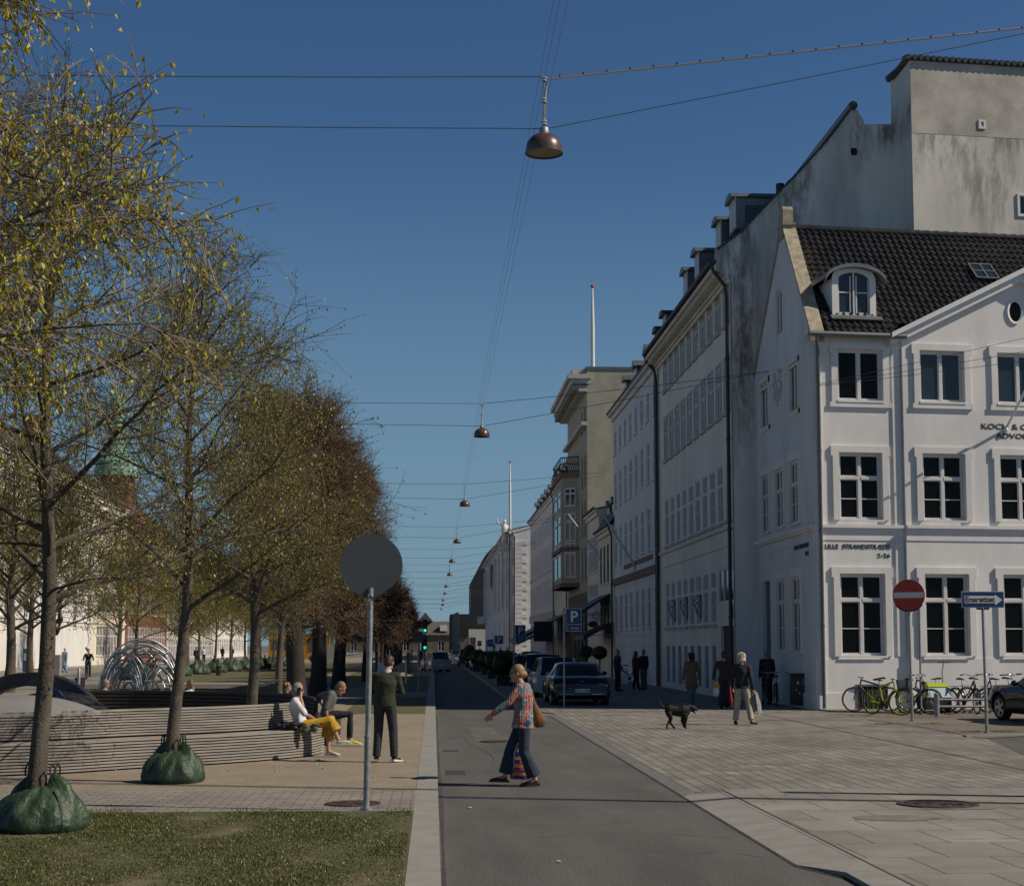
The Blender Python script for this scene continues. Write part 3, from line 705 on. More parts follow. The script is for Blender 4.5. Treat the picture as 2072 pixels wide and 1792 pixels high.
# cross roof behind the gabled front
cr = MB(); yb = RY * .8
cr.poly([(FX + .1, .1, ez + .05), (AP_, .1, APZ), (AP_, yb, APZ), (FX + .1, .5, ez + .1)]); cr.poly([(AP_, -PROJ - .2, APZ), (FX2 + .3, -PROJ - .2, ez - .22), (FX2 + .3, .3, ez), (AP_, yb, APZ)])
cr.build('front_roof', 'roof_dark', CH)
# arched dormer
def on_roof(x, y):                       # pixel -> point on the roof plane, in house coordinates
    p0 = V(roof_pt(0, 0, 0)); nrm = V((0, -(RZ - EAVE + .02), RY + .28)).normalized()
    o = INV @ V((0, 0, EYE)); d = INV.to_3x3() @ ray(x, y); t = (p0 - o).dot(nrm) / d.dot(nrm); return o + d * t
dl = on_roof(1684, 640); dr = on_roof(1771, 640); dy = dl.y - .02; dz = dl.z - .05; dw0, dw1 = dl.x, dr.x; hh = 1.78
dm = MB(); n = 12
cx = (dw0 + dw1) / 2; hw = (dw1 - dw0) / 2
arc = lambda r, z0, rz: [(cx + r * cos(pi - pi * i / n), dy, z0 + rz * sin(pi * i / n)) for i in range(n + 1)]
fw_ = .2
# jambs and arched head
outer = [(dw0, dy, dz)] + arc(hw, dz + hh - .5, .42) + [(dw1, dy, dz)]
inner = [(dw0 + fw_, dy, dz + .12)] + arc(hw - fw_, dz + hh - .55, .26) + [(dw1 - fw_, dy, dz + .12)]
k = len(outer); dm.add(outer + inner, [(i, i + 1, k + i + 1, k + i) for i in range(k - 1)] + [(k - 1, 0, k, 2 * k - 1)])
dm.add(inner + [(p[0], dy + .12, p[2]) for p in inner], [(i, (i + 1) % k, k + (i + 1) % k, k + i) for i in range(k)])
yb = dy + 2.6
for s_, x in ((1, dw0), (-1, dw1)): dm.poly([(x, dy, dz), (x, yb, dz), (x, yb, dz + hh - .5), (x, dy, dz + hh - .5)])
do = dm.build('dormer', 'white_paint', CH, smooth=30)
hd = MB(); 
a_ = arc(hw + .28, dz + hh - .56, .52); hd.add([(p[0], p[1] - .22, p[2]) for p in a_] + [(p[0], yb, p[2]) for p in a_] + [(p[0], p[1] - .22, p[2] - .12) for p in a_] + [(p[0], p[1] + .0, p[2] - .12) for p in a_],
    [(i, i + 1, n + 1 + i + 1, n + 1 + i) for i in range(n)] + [(2 * (n + 1) + i, 2 * (n + 1) + i + 1, i + 1, i) for i in range(n)] + [(2 * (n + 1) + i, 3 * (n + 1) + i, 3 * (n + 1) + i + 1, 2 * (n + 1) + i + 1) for i in range(n)])
hd.build('dormer_roof', 'zinc', do, smooth=30)
dwn = MB(); dwn.bar((cx, dy + .08, dz + .12), (cx, dy + .08, dz + hh - .3), .11, .05); 
for s_ in (-1, 1):
    x0 = cx + s_ * (.05 + .02); x1 = cx + s_ * (hw - fw_)
    dwn.bar((x0, dy + .08, dz + .85), (x1, dy + .08, dz + .85), .03, .04); dwn.bar((x0 + s_ * .03, dy + .08, dz + .14), (x0 + s_ * .03, dy + .08, dz + hh - .4), .05, .04); dwn.bar((x1 - s_ * .03, dy + .08, dz + .14), (x1 - s_ * .03, dy + .08, dz + hh - .5), .05, .04)
    dwn.bar((x0, dy + .08, dz + .17), (x1, dy + .08, dz + .17), .05, .07)
wd_ = dwn.build('window', 'window_white', do)
pg = MB(); pg.poly([(p[0], dy + .1, p[2]) for p in inner]); pg.build('pane', 'glass_sky', do)
tb = (dl.y + .28) / (RY + .28); ld = MB(); ld.bar(roof_pt(dw0 - .12, tb - .03, .1), roof_pt(dw1 + .12, tb - .03, .1), .04, .22, up=(0, .75, .66)); ld.build('lead_apron', 'zinc', do)
# skylight
s0 = on_roof(1957, 541); s1 = on_roof(1990, 569)
sk = MB(); x0, x1 = s0.x, s0.x + .78; t0, t1 = (s1.y + .28) / (RY + .28), (s0.y + .28) / (RY + .28)
for a, b in (((x0, t0), (x1, t0)), ((x1, t0), (x1, t1)), ((x1, t1), (x0, t1)), ((x0, t1), (x0, t0)), (((x0 + x1) / 2, t0), ((x0 + x1) / 2, t1)), ((x0, (t0 + t1) / 2), (x1, (t0 + t1) / 2))):
    sk.bar(roof_pt(a[0], a[1], .13), roof_pt(b[0], b[1], .13), .05, .06, up=(0, -.7, .7))
so = sk.build('skylight', 'zinc', CH); sg = MB(); sg.poly([roof_pt(x0, t0, .13), roof_pt(x1, t0, .13), roof_pt(x1, t1, .13), roof_pt(x0, t1, .13)]); sg.build('pane', 'glass_sky', so)
# gutter and downpipe
gt = MB(); gt.tube([(-.22, -.38, EAVE - .06), (FX + .05, -.38, EAVE - .06)], .085, n=10); gt.box((-.2, -.36, EAVE - .02), (FX, -.27, EAVE + .03)); gt.build('gutter', 'zinc', CH, smooth=40)
dp = MB(); dx = SP(1656.5, 1000)[0]
dp.tube([(dx - .1, -.38, EAVE - .1), (dx - .1, -.36, EAVE - .3), (dx, -.16, EAVE - .6), (dx, -.16, .12)], .055, n=10)
for z in (2.6, 5.5, 8, 10.4): dp.tube([(dx, -.16, z), (dx, -.16, z + .06)], .07, n=10); dp.bar((dx, -.16, z + .03), (dx, 0, z + .03), .02, .02)
dp.build('downpipe', 'zinc', CH, smooth=40)
# lettering
def stext(name, txt, x0, y0, x1, size, bold=.004, dy=PROJ, m='ink', M0=None):
    s_, z_ = SP(x0, y0, dy); s1_ = SP(x1, y0, dy)[0]
    o = text_obj(name, txt, size, m, CH, bold=bold, ext=.007)
    w = o.dimensions.x or 1; w = max(v.co.x for v in o.data.vertices)
    o.matrix_local = Matrix.Translation((s_, -dy - .008, z_)) @ UPR @ Matrix.Diagonal(((s1_ - s_) / w, 1, 1, 1))
    return o
stext('street_name', 'LILLE  STRANDSTRÆDE', 1669, 1109, 1801, .2, dy=.004, bold=.001)
stext('house_numbers', '2-26', 1775, 1127, 1801, .17, dy=.004, bold=.001)
stext('wall_lettering', 'KOCH & CHRISTENSEN', 1985, 867, 2185, .235)
stext('wall_lettering', 'ADVOKATFIRMA', 2015, 886, 2160, .215)
def atext(name, txt, x0, x1, y, size):
    s_, z_ = AP(x0, y); s1_ = AP(x1, y)[0]
    o = text_obj(name, txt, size, 'ink', CH, bold=.004, ext=.01); w = max(v.co.x for v in o.data.vertices)
    o.matrix_local = A_M @ Matrix.Translation((s_, -.012, z_)) @ UPR @ Matrix.Diagonal(((s1_ - s_) / w, 1, 1, 1))
atext('street_name', 'SANKT ANNÆ PLADS', 1608, 1637, 1113, .2); atext('house_numbers', '12-6', 1630, 1637, 1124, .2)
# plaster relief (a coat of arms worn to lumps)
rl = MB(A_M); rr = random.Random(8); cs, cz = AP(1574, 789)
for k in range(60):
    a = rr.random() * 2 * pi; r_ = sqrt(rr.random()); q = (cs + r_ * .75 * cos(a), -.0, cz + r_ * .62 * sin(a) + .25 * abs(cos(a)))
    rl.ell(q, (rr.uniform(.03, .10), .05, rr.uniform(.04, .12)), n=7, k=5)
rl.build('relief', 'stone_trim', CH, smooth=60)
# cellar windows at the foot of the side wall
for xa, xb in ((1732, 1795), (1862, 1925), (2012, 2070)):
    s_, z1 = SP(xa, 1388); s1_, z0 = SP(xb, 1432)
    cw = MB(); cw.box((s_, -.063, .1), (s1_, -.058, z1)); f_ = cw.build('cellar_window', 'interior', CH)
    cw = MB()
    for i in range(7): xx = s_ + (s1_ - s_) * i / 6; cw.bar((xx, -.075, .1), (xx, -.075, z1), .02, .02)
    cw.bar((s_ - .05, -.075, z1 + .03), (s1_ + .05, -.075, z1 + .03), .06, .06); cw.build('window_grille', 'zinc', f_)
# white flag pole leaning out from the side wall
fp_ = MB(); s_, z_ = SP(2035, 905, PROJ); fp_.tube([(s_ , -PROJ, z_ + .55), (s_ + .35, -PROJ - 1.6, z_ + 2.4)], [.04, .03], n=8); fp_.ell((s_ , -PROJ - .05, z_ + .55), (.08, .08, .12))
fp_.build('wall_flagpole', 'white_paint', CH, smooth=50)
# ================================================================ the street row on the far side of the corner house
def street_M(X, Y): return frame_M((X, Y, 0), R(-90))        # local x runs towards the viewer, -y faces the street
GABLE_Y = 57.0
def yof(x, X, y=1304):
    return atX(x, y, X).y
# ---- tall house with the stained gable
X2 = 10.9; Y2a, Y2b = yof(1337, X2), GABLE_Y
TH = thing('tall_house', 'tall pale four storey town house with stained grey gable wall above the black tiled roof', 'house', (X2, Y2a, 0), R(-90))
L2 = Y2a - Y2b
def P2(x, y): p = atX(x, y, X2); return Y2a - p.y, p.z
EV2 = P2(1484, 545)[1]
top_c = [1473, 1455.4, 1437.7, 1422, 1407.5, 1394, 1380.4, 1369, 1359, 1348]
sc_ = [P2(x, 900)[0] for x in top_c]
sc_ = [sc_[0] + (sc_[-1] - sc_[0]) * k / 9 for k in range(10)]
ww = 1.02
zz = [(P2(1473, 653)[1], P2(1473, 565)[1]), (P2(1475, 831)[1], P2(1475, 722)[1]), (P2(1479, 1050)[1], P2(1479, 928)[1]), (2.85, 4.95)]
ops = []
for fl, (a, b) in enumerate(zz):
    for k, s_ in enumerate(sc_):
        if fl == 3 and k < 2: continue
        ops.append((s_ - ww / 2, s_ + ww / 2, a, b))
big = (P2(1454, 1200)[0], P2(1485, 1200)[0], 3.6, 4.95)
dr2 = (P2(1459, 1300)[0], P2(1485, 1300)[0], .08, 2.75)
slots = [(s_ - .42, s_ + .42, .35, 2.0) for s_ in sc_[2:]]
big = (min(big[0], big[1]), max(big[0], big[1]) - .02, big[2], big[3]); dr2 = (min(dr2[0], dr2[1]), min(max(dr2[0], dr2[1]), L2 - .1), dr2[2], dr2[3])
wb = MB(); wall(wb, 0, L2, 0, EV2, ops + [big, dr2] + slots)
wb.poly([(0, 0, 0), (0, 10, 0), (0, 10, EV2), (0, 0, EV2)])
wb.build('wall', 'pale_plaster', TH)
for fl, (a, b) in enumerate(zz):
    for k, s_ in enumerate(sc_):
        if fl == 3 and k < 2: continue
        add_win(TH, I4, s_ - ww / 2, a, ww, b - a, depth=.015, rows=(.36, .68), glass='glass_sky')
add_win(TH, I4, big[0], big[2], big[1] - big[0], big[3] - big[2], depth=.015, cols=3, rows=(.5,), trans=(), glass='glass_sky')
sl = MB()
mk('cellar_glass', (.05, .052, .055), .35, .15, 6)
for a, b, c, d in slots: sl = MB(); sl.box((a, .1, c), (b, .15, d)); sl.build('cellar_shutter', 'cellar_glass', TH)
sl = MB(); sl.box((dr2[0], .12, .08), (dr2[1], .18, dr2[3])); sl.build('door', 'wood_dark', TH)
# sills, bands and the deep cornice with its brackets
for fl, (a, b) in enumerate(zz):
    for k, s_ in enumerate(sc_):
        if fl == 3 and k < 2: continue
        tb = MB(); tb.box((s_ - ww / 2 - .1, -.10, a - .12), (s_ + ww / 2 + .1, 0, a)); 
        if fl == 1 or fl == 0:
            tb.box((s_ - ww / 2 - .1, -.03, a), (s_ - ww / 2, 0, b + .1)); tb.box((s_ + ww / 2, -.03, a), (s_ + ww / 2 + .1, 0, b + .1)); tb.box((s_ - ww / 2, -.03, b), (s_ + ww / 2, 0, b + .1))
        tb.build('window_sill', 'stone_trim', TH)
tb = MB(); zb = P2(1484, 1060)[1]
tb.box((0, -.1, zb - .12), (L2, 0, zb)); tb.box((0, -.04, zb - .75), (L2, 0, zb - .70))
tb.box((0, -.12, EV2 - .35), (L2, 0, EV2 - .2)); tb.box((0, -.22, EV2 - .2), (L2, 0, EV2 - .1)); tb.box((0, -.66, EV2 + .10), (L2, 0, EV2 + .26)); tb.box((0, -.56, EV2 + .26), (L2, 0, EV2 + .4))
tb.build('cornice', 'cream_plaster', TH)
k = 0; tb = MB(); x = .1
while x < L2 - .1: tb.box((x, -.54, EV2 - .08), (x + .16, 0, EV2 + .098)); x += .34
tb.build('cornice_brackets', 'cream_plaster', TH)
tb = MB(); tb.tube([(0, -.72, EV2 + .42), (L2 + .05, -.72, EV2 + .42)], .09, n=8); tb.box((0, -.68, EV2 + .36), (L2, -.3, EV2 + .5)); tb.build('gutter', 'roof_dark', TH, smooth=40)
for xx in (L2 - .05, .12):
    tb = MB(); tb.tube([(xx, -.7, EV2 + .38), (xx, -.62, EV2 + .1), (xx, -.2, EV2 - .45), (xx, -.14, EV2 - .9), (xx, -.14, .1)], .07, n=8)
    for z in (3, 6.2, 9.5, 12.5): tb.tube([(xx, -.14, z), (xx, -.14, z + .08)], .09, n=8)
    tb.build('downpipe', 'black_metal', TH, smooth=40)
tb = MB(); tb.box((L2 - .5, -.12, 3.05), (L2 - .3, 0, 3.5)); tb.build('alarm_box', 'sign_red', TH)
for k in (4, 6, 8):     # wrought iron brackets
    s_ = (sc_[k] + sc_[k - 1]) / 2; ib = MB()
    ib.bar((s_, -.05, 3.1), (s_, -.05, 4.1), .04, .04)
    for zc, r_ in ((3.9, .15), (3.62, .11), (3.4, .08)): ib.tube([(s_, -.2 + r_ * .8 * cos(a), zc + r_ * sin(a)) for a in [2 * pi * i / 14 for i in range(14)]], .014, n=5, close=True)
    ib.tube([(s_, -.05, 4.05), (s_, -.36, 3.8), (s_, -.2, 3.3), (s_, -.05, 3.15)], .016, n=5); ib.build('iron_bracket', 'black_metal', TH)
# gable wall (faces the viewer) in a frame whose x runs along +X
GM = TH.matrix_world if False else None
INV2 = (frame_M((X2, Y2a, 0), R(-90))).inverted()
def gp_(x, y, dY=0.0): p = atY(x, y, GABLE_Y + dY); return (p.x, p.z)
outline = [gp_(1449, 509), gp_(1500, 471), gp_(1563, 404), gp_(1607, 360), gp_(1674, 287), gp_(1725, 218), gp_(1736, 225), gp_(1746, 244), gp_(1750, 252), gp_(1803, 252)]
gb = MB(INV2 @ Matrix.Translation((0, GABLE_Y - .03, 0)))
rx = 34.0
pts = [(X2 + .02, 0)] + [(X2 + .02, EV2 - .25), (outline[0][0], EV2 + .1)] + outline + [(outline[-1][0] + .2, outline[-1][1])] + [(outline[-1][0] + .2, 0)]
gb.prism([(a, 0, b) for a, b in pts], (0, .35, 0))
mk('gable_wall', (.76, .74, .69), .9, .3, .55, .2, 9, stretch=(1, 1, .28), col2=(.50, .48, .45), lo=.33, hi=.60, detail=8)
# weathered gable: broad dark streaks and a lighter lower field
gm = MT['gable_wall']; nt = gm.node_tree; nn = nt.nodes; ll = nt.links
def stain(m, blobs, dark=.35, edge=(.42, .6)):
    """dark weathering of its own shape at given places (x, z, rx, rz)"""
    nt = m.node_tree; nn = nt.nodes; ll = nt.links; p = nn['Principled BSDF']; src = p.inputs['Base Color'].links[0].from_socket
    geo = nn.new('ShaderNodeNewGeometry'); nz = nn.new('ShaderNodeTexNoise'); nz.inputs['Scale'].default_value = 1.5; nz.inputs['Detail'].default_value = 7; nz.inputs['Roughness'].default_value = .7
    mp = nn.new('ShaderNodeMapping'); mp.inputs['Scale'].default_value = (1.8, 1, .45); ll.new(geo.outputs['Position'], mp.inputs[0]); ll.new(mp.outputs[0], nz.inputs['Vector'])
    tot = None
    for (x, z, rx_, rz_) in blobs:
        mp2 = nn.new('ShaderNodeMapping'); mp2.inputs['Location'].default_value = (-x / rx_, 0, -z / rz_); mp2.inputs['Scale'].default_value = (1 / rx_, 0, 1 / rz_); ll.new(geo.outputs['Position'], mp2.inputs[0])
        ln = nn.new('ShaderNodeVectorMath'); ln.operation = 'LENGTH'; ll.new(mp2.outputs[0], ln.inputs[0])
        mr_ = nn.new('ShaderNodeMapRange'); mr_.inputs['From Min'].default_value = 1.1; mr_.inputs['From Max'].default_value = .2; ll.new(ln.outputs['Value'], mr_.inputs['Value'])
        if tot is None: tot = mr_.outputs[0]
        else:
            mx = nn.new('ShaderNodeMath'); mx.operation = 'MAXIMUM'; ll.new(tot, mx.inputs[0]); ll.new(mr_.outputs[0], mx.inputs[1]); tot = mx.outputs[0]
    mu = nn.new('ShaderNodeMath'); mu.operation = 'MULTIPLY'; ll.new(tot, mu.inputs[0])
    m2 = nn.new('ShaderNodeMapRange'); m2.inputs['From Min'].default_value = edge[0] - .02; m2.inputs['From Max'].default_value = edge[1]; ll.new(nz.outputs['Fac'], m2.inputs['Value']); ll.new(m2.outputs[0], mu.inputs[1])
    mx = nn.new('ShaderNodeMix'); mx.data_type = 'RGBA'; mx.blend_type = 'MULTIPLY'; ll.new(mu.outputs[0], mx.inputs['Factor']); ll.new(src, mx.inputs['A']); mx.inputs['B'].default_value = (dark, dark, dark, 1)
    ll.new(mx.outputs['Result'], p.inputs['Base Color'])
q = lambda x, y: gp_(x, y)
B = [(*q(1480, 560), 1.6, 2.6), (*q(1500, 700), 1.3, 5.0), (*q(1612, 395), .8, 3.2), (*q(1625, 350), .5, 2.4), (*q(1590, 410), 1.5, 1.6), (*q(1738, 270), .5, 1.8), (*q(1790, 270), 1.2, .9), (*q(1505, 480), .7, 1.5)]
stain(gm, B, .30)
gb.build('gable', 'gable_wall', TH)
# verge tiles along the gable's edge
vt = MB(INV2); 
for (a, b) in zip(outline[0:6], outline[1:6]):
    n = max(2, int(math.dist(a, b) / .32))
    for i in range(n):
        t0, t1 = i / n, (i + 1) / n; p = lambda t, e: (a[0] + (b[0] - a[0]) * t, GABLE_Y + .1, a[1] + (b[1] - a[1]) * t + e)
        vt.bar(p(t0, .07), p(t1, .03), .5, .07)
vt.tube([(outline[5][0], GABLE_Y - .12, outline[5][1] + .05), (outline[5][0], GABLE_Y + 14, outline[5][1] + .05)], .17, n=10)
vt.build('verge_tiles', 'pantile', TH)
rt = MB(INV2)
for (a, b) in zip(outline[0:5], outline[1:6]):
    rt.poly([(a[0], GABLE_Y + .34, a[1]), (b[0], GABLE_Y + .34, b[1]), (b[0], Y2a, b[1]), (a[0], Y2a, a[1])])
rt.poly([(outline[5][0], GABLE_Y + .34, outline[5][1]), (outline[5][0] + 6, GABLE_Y + .34, outline[5][1] - 6), (outline[5][0] + 6, Y2a, outline[5][1] - 6), (outline[5][0], Y2a, outline[5][1])])
rt.build('roof', 'roof_dark', TH)
# block standing higher behind (its two faces)
XB = atY(1803, 166, GABLE_Y).x; YBn = atX(1841, 117, XB).y; ZB = atX(1841, 117, XB).z
M3 = INV2 @ frame_M((XB, YBn, 0), S_ANG)
bk = MB(M3); LB = 22
bk.poly([(0, 0, 6), (LB, 0, 6), (LB, 0, ZB), (0, 0, ZB)])
bk2 = MB(INV2); bk2.poly([(XB, YBn, 6), (XB, YBn, ZB), (XB, GABLE_Y + .1, ZB), (XB, GABLE_Y + .1, 6)])
bk2.build('gable', 'gable_wall', TH)
mk('block_wall', (.56, .53, .475), .9, .16, .4, .2, 9, stretch=(1, 1, .45), detail=8)
bw = MT['block_wall']
def bq(x, y):
    p = V((XB, YBn, 0)); d = ray(x, y); t = (p - V((0, 0, EYE))).dot(SN) / d.dot(SN); w = V((0, 0, EYE)) + d * t; return w.x, w.z
stain(bw, [(*bq(1900, 290), 2.6, 1.6), (*bq(1975, 300), 2.8, 1.3), (*bq(2040, 285), 1.6, .8), (*bq(1850, 240), .5, 3), (*bq(1860, 150), 1.5, 1.0), (*bq(2000, 380), 2, 2), (*bq(2050, 560), 2, 2.5)], .5, (.46, .6))
bk.build('block_wall', 'block_wall', TH)
def B3(x, y): 
    p = V((XB, YBn, 0)); d = ray(x, y); t = (p - V((0, 0, EYE))).dot(SN) / d.dot(SN); w = V((0, 0, EYE)) + d * t; q = frame_M((XB, YBn, 0), S_ANG).inverted() @ w; return q.x, q.z
band = MB(M3); zb_ = B3(1900, 272)[1]; band.box((.0, -.008, zb_), (LB, -.002, ZB - .1)); band.build('upper_render', mat('upper_render', (.42, .39, .34), .9, .25, .8, .2, 12, detail=8), TH)
rtb = MB(M3); x = -.1
while x < LB: rtb.tube([(x, -.16, ZB - .02), (x, .3, ZB + .06)], .1, n=6); x += .24
rtb.box((-.1, -.06, ZB - .1), (LB, 2, ZB)); rtb.build('eaves_tiles', 'roof_dark', TH)
rtb = MB(INV2); rtb.bar((XB - .08, YBn - .1, ZB + .03), (XB - .08, GABLE_Y + .1, ZB + .03), .14, .10); rtb.build('verge_tiles', 'roof_dark', TH)
fs = MB(INV2); e_ = V((XB, YBn, 0)) + SU * LB; fs.poly([(XB, YBn, ZB - .02), (e_.x, e_.y, ZB - .02), (e_.x, e_.y + 2.4, ZB - .02), (XB, YBn + 2.4, ZB - .02)]); fs.poly([(XB, YBn + 2.4, 10), (XB, YBn + 2.4, ZB - .02), (e_.x, e_.y + 2.4, ZB - .02), (e_.x, e_.y + 2.4, 10)]); fs.build('roof', 'roof_red', TH)
a_ = B3(1979, 243); b_ = B3(1994, 262)
add_win(TH, M3, a_[0], b_[1], b_[0] - a_[0], a_[1] - b_[1], depth=-.05, cols=1, rows=(), trans=())
a_ = B3(2057, 392); b_ = B3(2095, 440)
add_win(TH, M3, a_[0], b_[1], b_[0] - a_[0], a_[1] - b_[1], depth=-.05, cols=2, rows=(), trans=(), glass='glass_sky')
# small attic hatch in the gable
a_ = gp_(1718, 297); b_ = gp_(1737, 318); hm = MB(INV2 @ Matrix.Translation((0, GABLE_Y, 0)))
hm.box((a_[0], -.02, b_[1]), (b_[0], -.005, a_[1])); hf = hm.build('attic_hatch', 'window_white', TH); hm = MB(INV2 @ Matrix.Translation((0, GABLE_Y, 0))); hm.box((a_[0] + .06, -.03, b_[1] + .06), (b_[0] - .06, -.021, a_[1] - .06)); hm.lathe([(.0001, -.05), (.12, -.05), (.13, -.03)], ((a_[0] + b_[0]) / 2, 0, (a_[1] + b_[1]) / 2), 14, axis='y'); hm.build('pane', 'interior', hf)
pm = MB(INV2); p = gp_(1588, 378); pm.tube([(p[0], GABLE_Y + .8, p[1] - .4), (p[0], GABLE_Y + .8, p[1] + .28)], .13, n=12); pm.tube([(p[0], GABLE_Y + .8, p[1] + .0), (p[0], GABLE_Y + .8, p[1] + .34)], .16, n=12); pm.build('flue', 'black_metal', TH)
# dormers with little curved roofs along the eaves
def dormer(parent, Minv, X, Y, z0, w, h, deep, m='zinc'):
    d = MB(Minv); d.box((X, Y - w / 2, z0), (X + deep, Y + w / 2, z0 + h)); o = d.build('dormer', 'zinc', parent)
    d = MB(Minv); d.box((X - .03, Y - w / 2 + .03, z0 + .1), (X - .002, Y - .03, z0 + h - .15)); d.box((X - .03, Y + .03, z0 + .1), (X - .002, Y + w / 2 - .03, z0 + h - .15)); 
    d.box((X - .04, Y - w / 2 - .06, z0 + h - .15), (X - .003, Y + w / 2 + .06, z0 + h)); d.box((X - .04, Y - w / 2 - .0, z0), (X - .003, Y - w / 2 + .08, z0 + h)); d.box((X - .04, Y + w / 2 - .08, z0), (X - .003, Y + w / 2, z0 + h)); d.box((X - .045, Y - .05, z0), (X - .003, Y + .05, z0 + h)); d.build('window', 'window_white', o)
    d = MB(Minv); d.box((X + .35, Y - w / 2 - .03, z0 + .2), (X + deep - .3, Y - w / 2 - .003, z0 + h - .3)); d.build('pane', 'glass_sky', o)
    d = MB(Minv); n = 8; pr = [(X - .2, Y + (w / 2 + .15) * cos(pi * i / n), z0 + h + .26 * sin(pi * i / n)) for i in range(n + 1)]; d.prism(pr, (deep + .2, 0, 0)); d.build('dormer_roof', m, o)
for x0, y0, h in ((1487, 470, 1.9), (1458, 500, 1.25)):      # two near ones, one above the other
    pass
dd = [(yof(1497, X2 + .9) , 1.85, 1.0), (yof(1413, X2 + .3), 1.3, 0), (yof(1392, X2 + .3), 1.3, 0)]
p = atX(1487, 440, 11.2); 
dormer(TH, INV2, atY(1484, 460, 58.6).x, 58.6, atY(1484, 470, 58.6).z, 1.15, atY(1484, 408, 58.6).z - atY(1484, 470, 58.6).z, 2.6)
dormer(TH, INV2, atY(1455, 480, 60.5).x, 60.5, atY(1455, 505, 60.5).z, 1.05, atY(1455, 453, 60.5).z - atY(1455, 505, 60.5).z, 2.0)
for (px, py, yy) in ((1411, 520, 64.2), (1388, 558, 66.8)):
    a = atY(px, py, yy); dormer(TH, INV2, a.x, yy, a.z - .9, 1.0, 1.0, 1.6)
for (px, py, yy) in ((1345, 640, 71.5), (1331, 672, 73.4)):
    a = atY(px, py, yy); dormer(TH, INV2, a.x, yy, a.z - 1.0, 1.0, 1.0, 1.6, 'roof_dark')

# ---- generic street house
def house(name, label, cat, X, Ya, Yb, ev, floors, cols, wallm='white_plaster', ww=1.0, roof='roof_dark', roofh=3.0, roofin=4.0, dorm=0, side=True, sidem=None, glass='glass', pipe=True, bars=True, facing=-1, band=(), sills=True, depth=12, key='white', quoins=False, corn=.4, wmar=.7, dormw=1.0, margin=None):
    """facade on the plane X, from Ya (far) to Yb (near); facing -1 looks towards -X, +1 towards +X"""
    if facing < 0: org, ang = (X, Ya, 0), R(-90)
    else: org, ang = (X, Yb, 0), R(90)
    L = Ya - Yb; t = thing(name, label, cat, org, ang)
    w = MB(); ops = []; mg = margin if margin is not None else wmar
    cs = [mg + ww / 2 + (L - 2 * mg - ww) * k / max(1, cols - 1) for k in range(cols)]
    for (a, b) in floors: ops += [(c - ww / 2, c + ww / 2, a, b) for c in cs]
    wall(w, 0, L, 0, ev, ops, depth=.14)
    sm = MB() if sidem else w
    sm.poly([(0, 0, 0), (0, depth, 0), (0, depth, ev), (0, 0, ev)]); sm.poly([(L, 0, 0), (L, 0, ev), (L, depth, ev), (L, depth, 0)])
    sm.poly([(L, 0, ev), (L, roofin, ev + roofh), (L, depth, ev + roofh * .9), (L, depth, ev)]); sm.poly([(0, 0, ev), (0, depth, ev), (0, depth, ev + roofh * .9), (0, roofin, ev + roofh)])
    w.build('wall', wallm, t)
    if sidem: sm.build('side_wall', sidem, t)
    nrow = len(floors)
    for (a, b) in floors:
        for c in cs: add_win(t, I4, c - ww / 2, a, ww, b - a, depth=.01, rows=(.4,) if not bars else (.36, .68), trans=(0,), key=key, glass=glass)
    tr = MB(); tr.box((0, -.28 * corn / .4, ev - .12), (L, 0, ev + .05)); tr.box((0, -.15, ev - .4), (L, 0, ev - .12))
    for z in band: tr.box((0, -.1, z - .18), (L, 0, z))
    sm_ = MB(); sm_.box((-ww / 2 - .08, -.08, -.1), (ww / 2 + .08, 0, 0)); sme = sm_.mesh('window_sill', [wallm])
    if sills:
        for (a, b) in floors:
            for c in cs: place('window_sill', sme, t, (c, 0, a))
    tr.build('cornice', wallm if name != 'corner' else wallm, t)
    g = MB(); g.tube([(0, -.34, ev + .1), (L, -.34, ev + .1)], .09, n=6); g.build('gutter', 'roof_dark', t)
    r = MB(); r.poly([(-.05, -.32, ev + .06), (L + .05, -.32, ev + .06), (L + .05, roofin, ev + roofh), (-.05, roofin, ev + roofh)]); r.poly([(-.05, roofin, ev + roofh), (L + .05, roofin, ev + roofh), (L + .05, depth, ev + roofh * .9), (-.05, depth, ev + roofh * .9)]); rr_ = r.build('roof', roof, t)
    if pipe:
        g = MB(); g.tube([(L - .12, -.34, ev), (L - .12, -.12, ev - .6), (L - .12, -.12, .1)], .06, n=6); g.build('downpipe', 'black_metal', t)
    for k in range(dorm):
        xx = L * (k + .5) / dorm; d = MB(); d.box((xx - dormw / 2, .5, ev + .35), (xx + dormw / 2, 2.8, ev + 1.75)); o = d.build('dormer', 'roof_dark', t)
        d = MB(); d.box((xx - dormw / 2 + .06, .47, ev + .45), (xx - .04, .498, ev + 1.65)); d.box((xx + .04, .47, ev + .45), (xx + dormw / 2 - .06, .498, ev + 1.65)); d.build('window', 'window_white', o)
        d = MB(); d.prism([(xx - dormw / 2 - .15, .3, ev + 1.75), (xx + dormw / 2 + .15, .3, ev + 1.75), (xx, .3, ev + 2.15)], (0, 2.8, 0)); d.build('dormer_roof', 'zinc', o)
    return t
X3 = 10.85; Y3a, Y3b = yof(1243, X3), Y2a - .02
L3 = Y3a - Y3b
h3 = house('white_house', 'white four storey town house with brown band between two black downpipes', 'house', X3, Y3a, Y3b, 15.9, [(13.4, 14.9), (10.2, 12.3), (6.8, 9.0), (2.9, 5.0)], 8, ww=.95, roofh=3.2, dorm=4, glass='glass_sky', band=(6.05,), corn=.5)
tr = MB(); tr.box((0, -.13, 5.55), (L3, -.101, 5.95)); tr.box((L3 * .28, -.05, 6.3), (L3 - 2.2, 0, 6.55)); tr.build('brown_band', 'brown_band', h3)
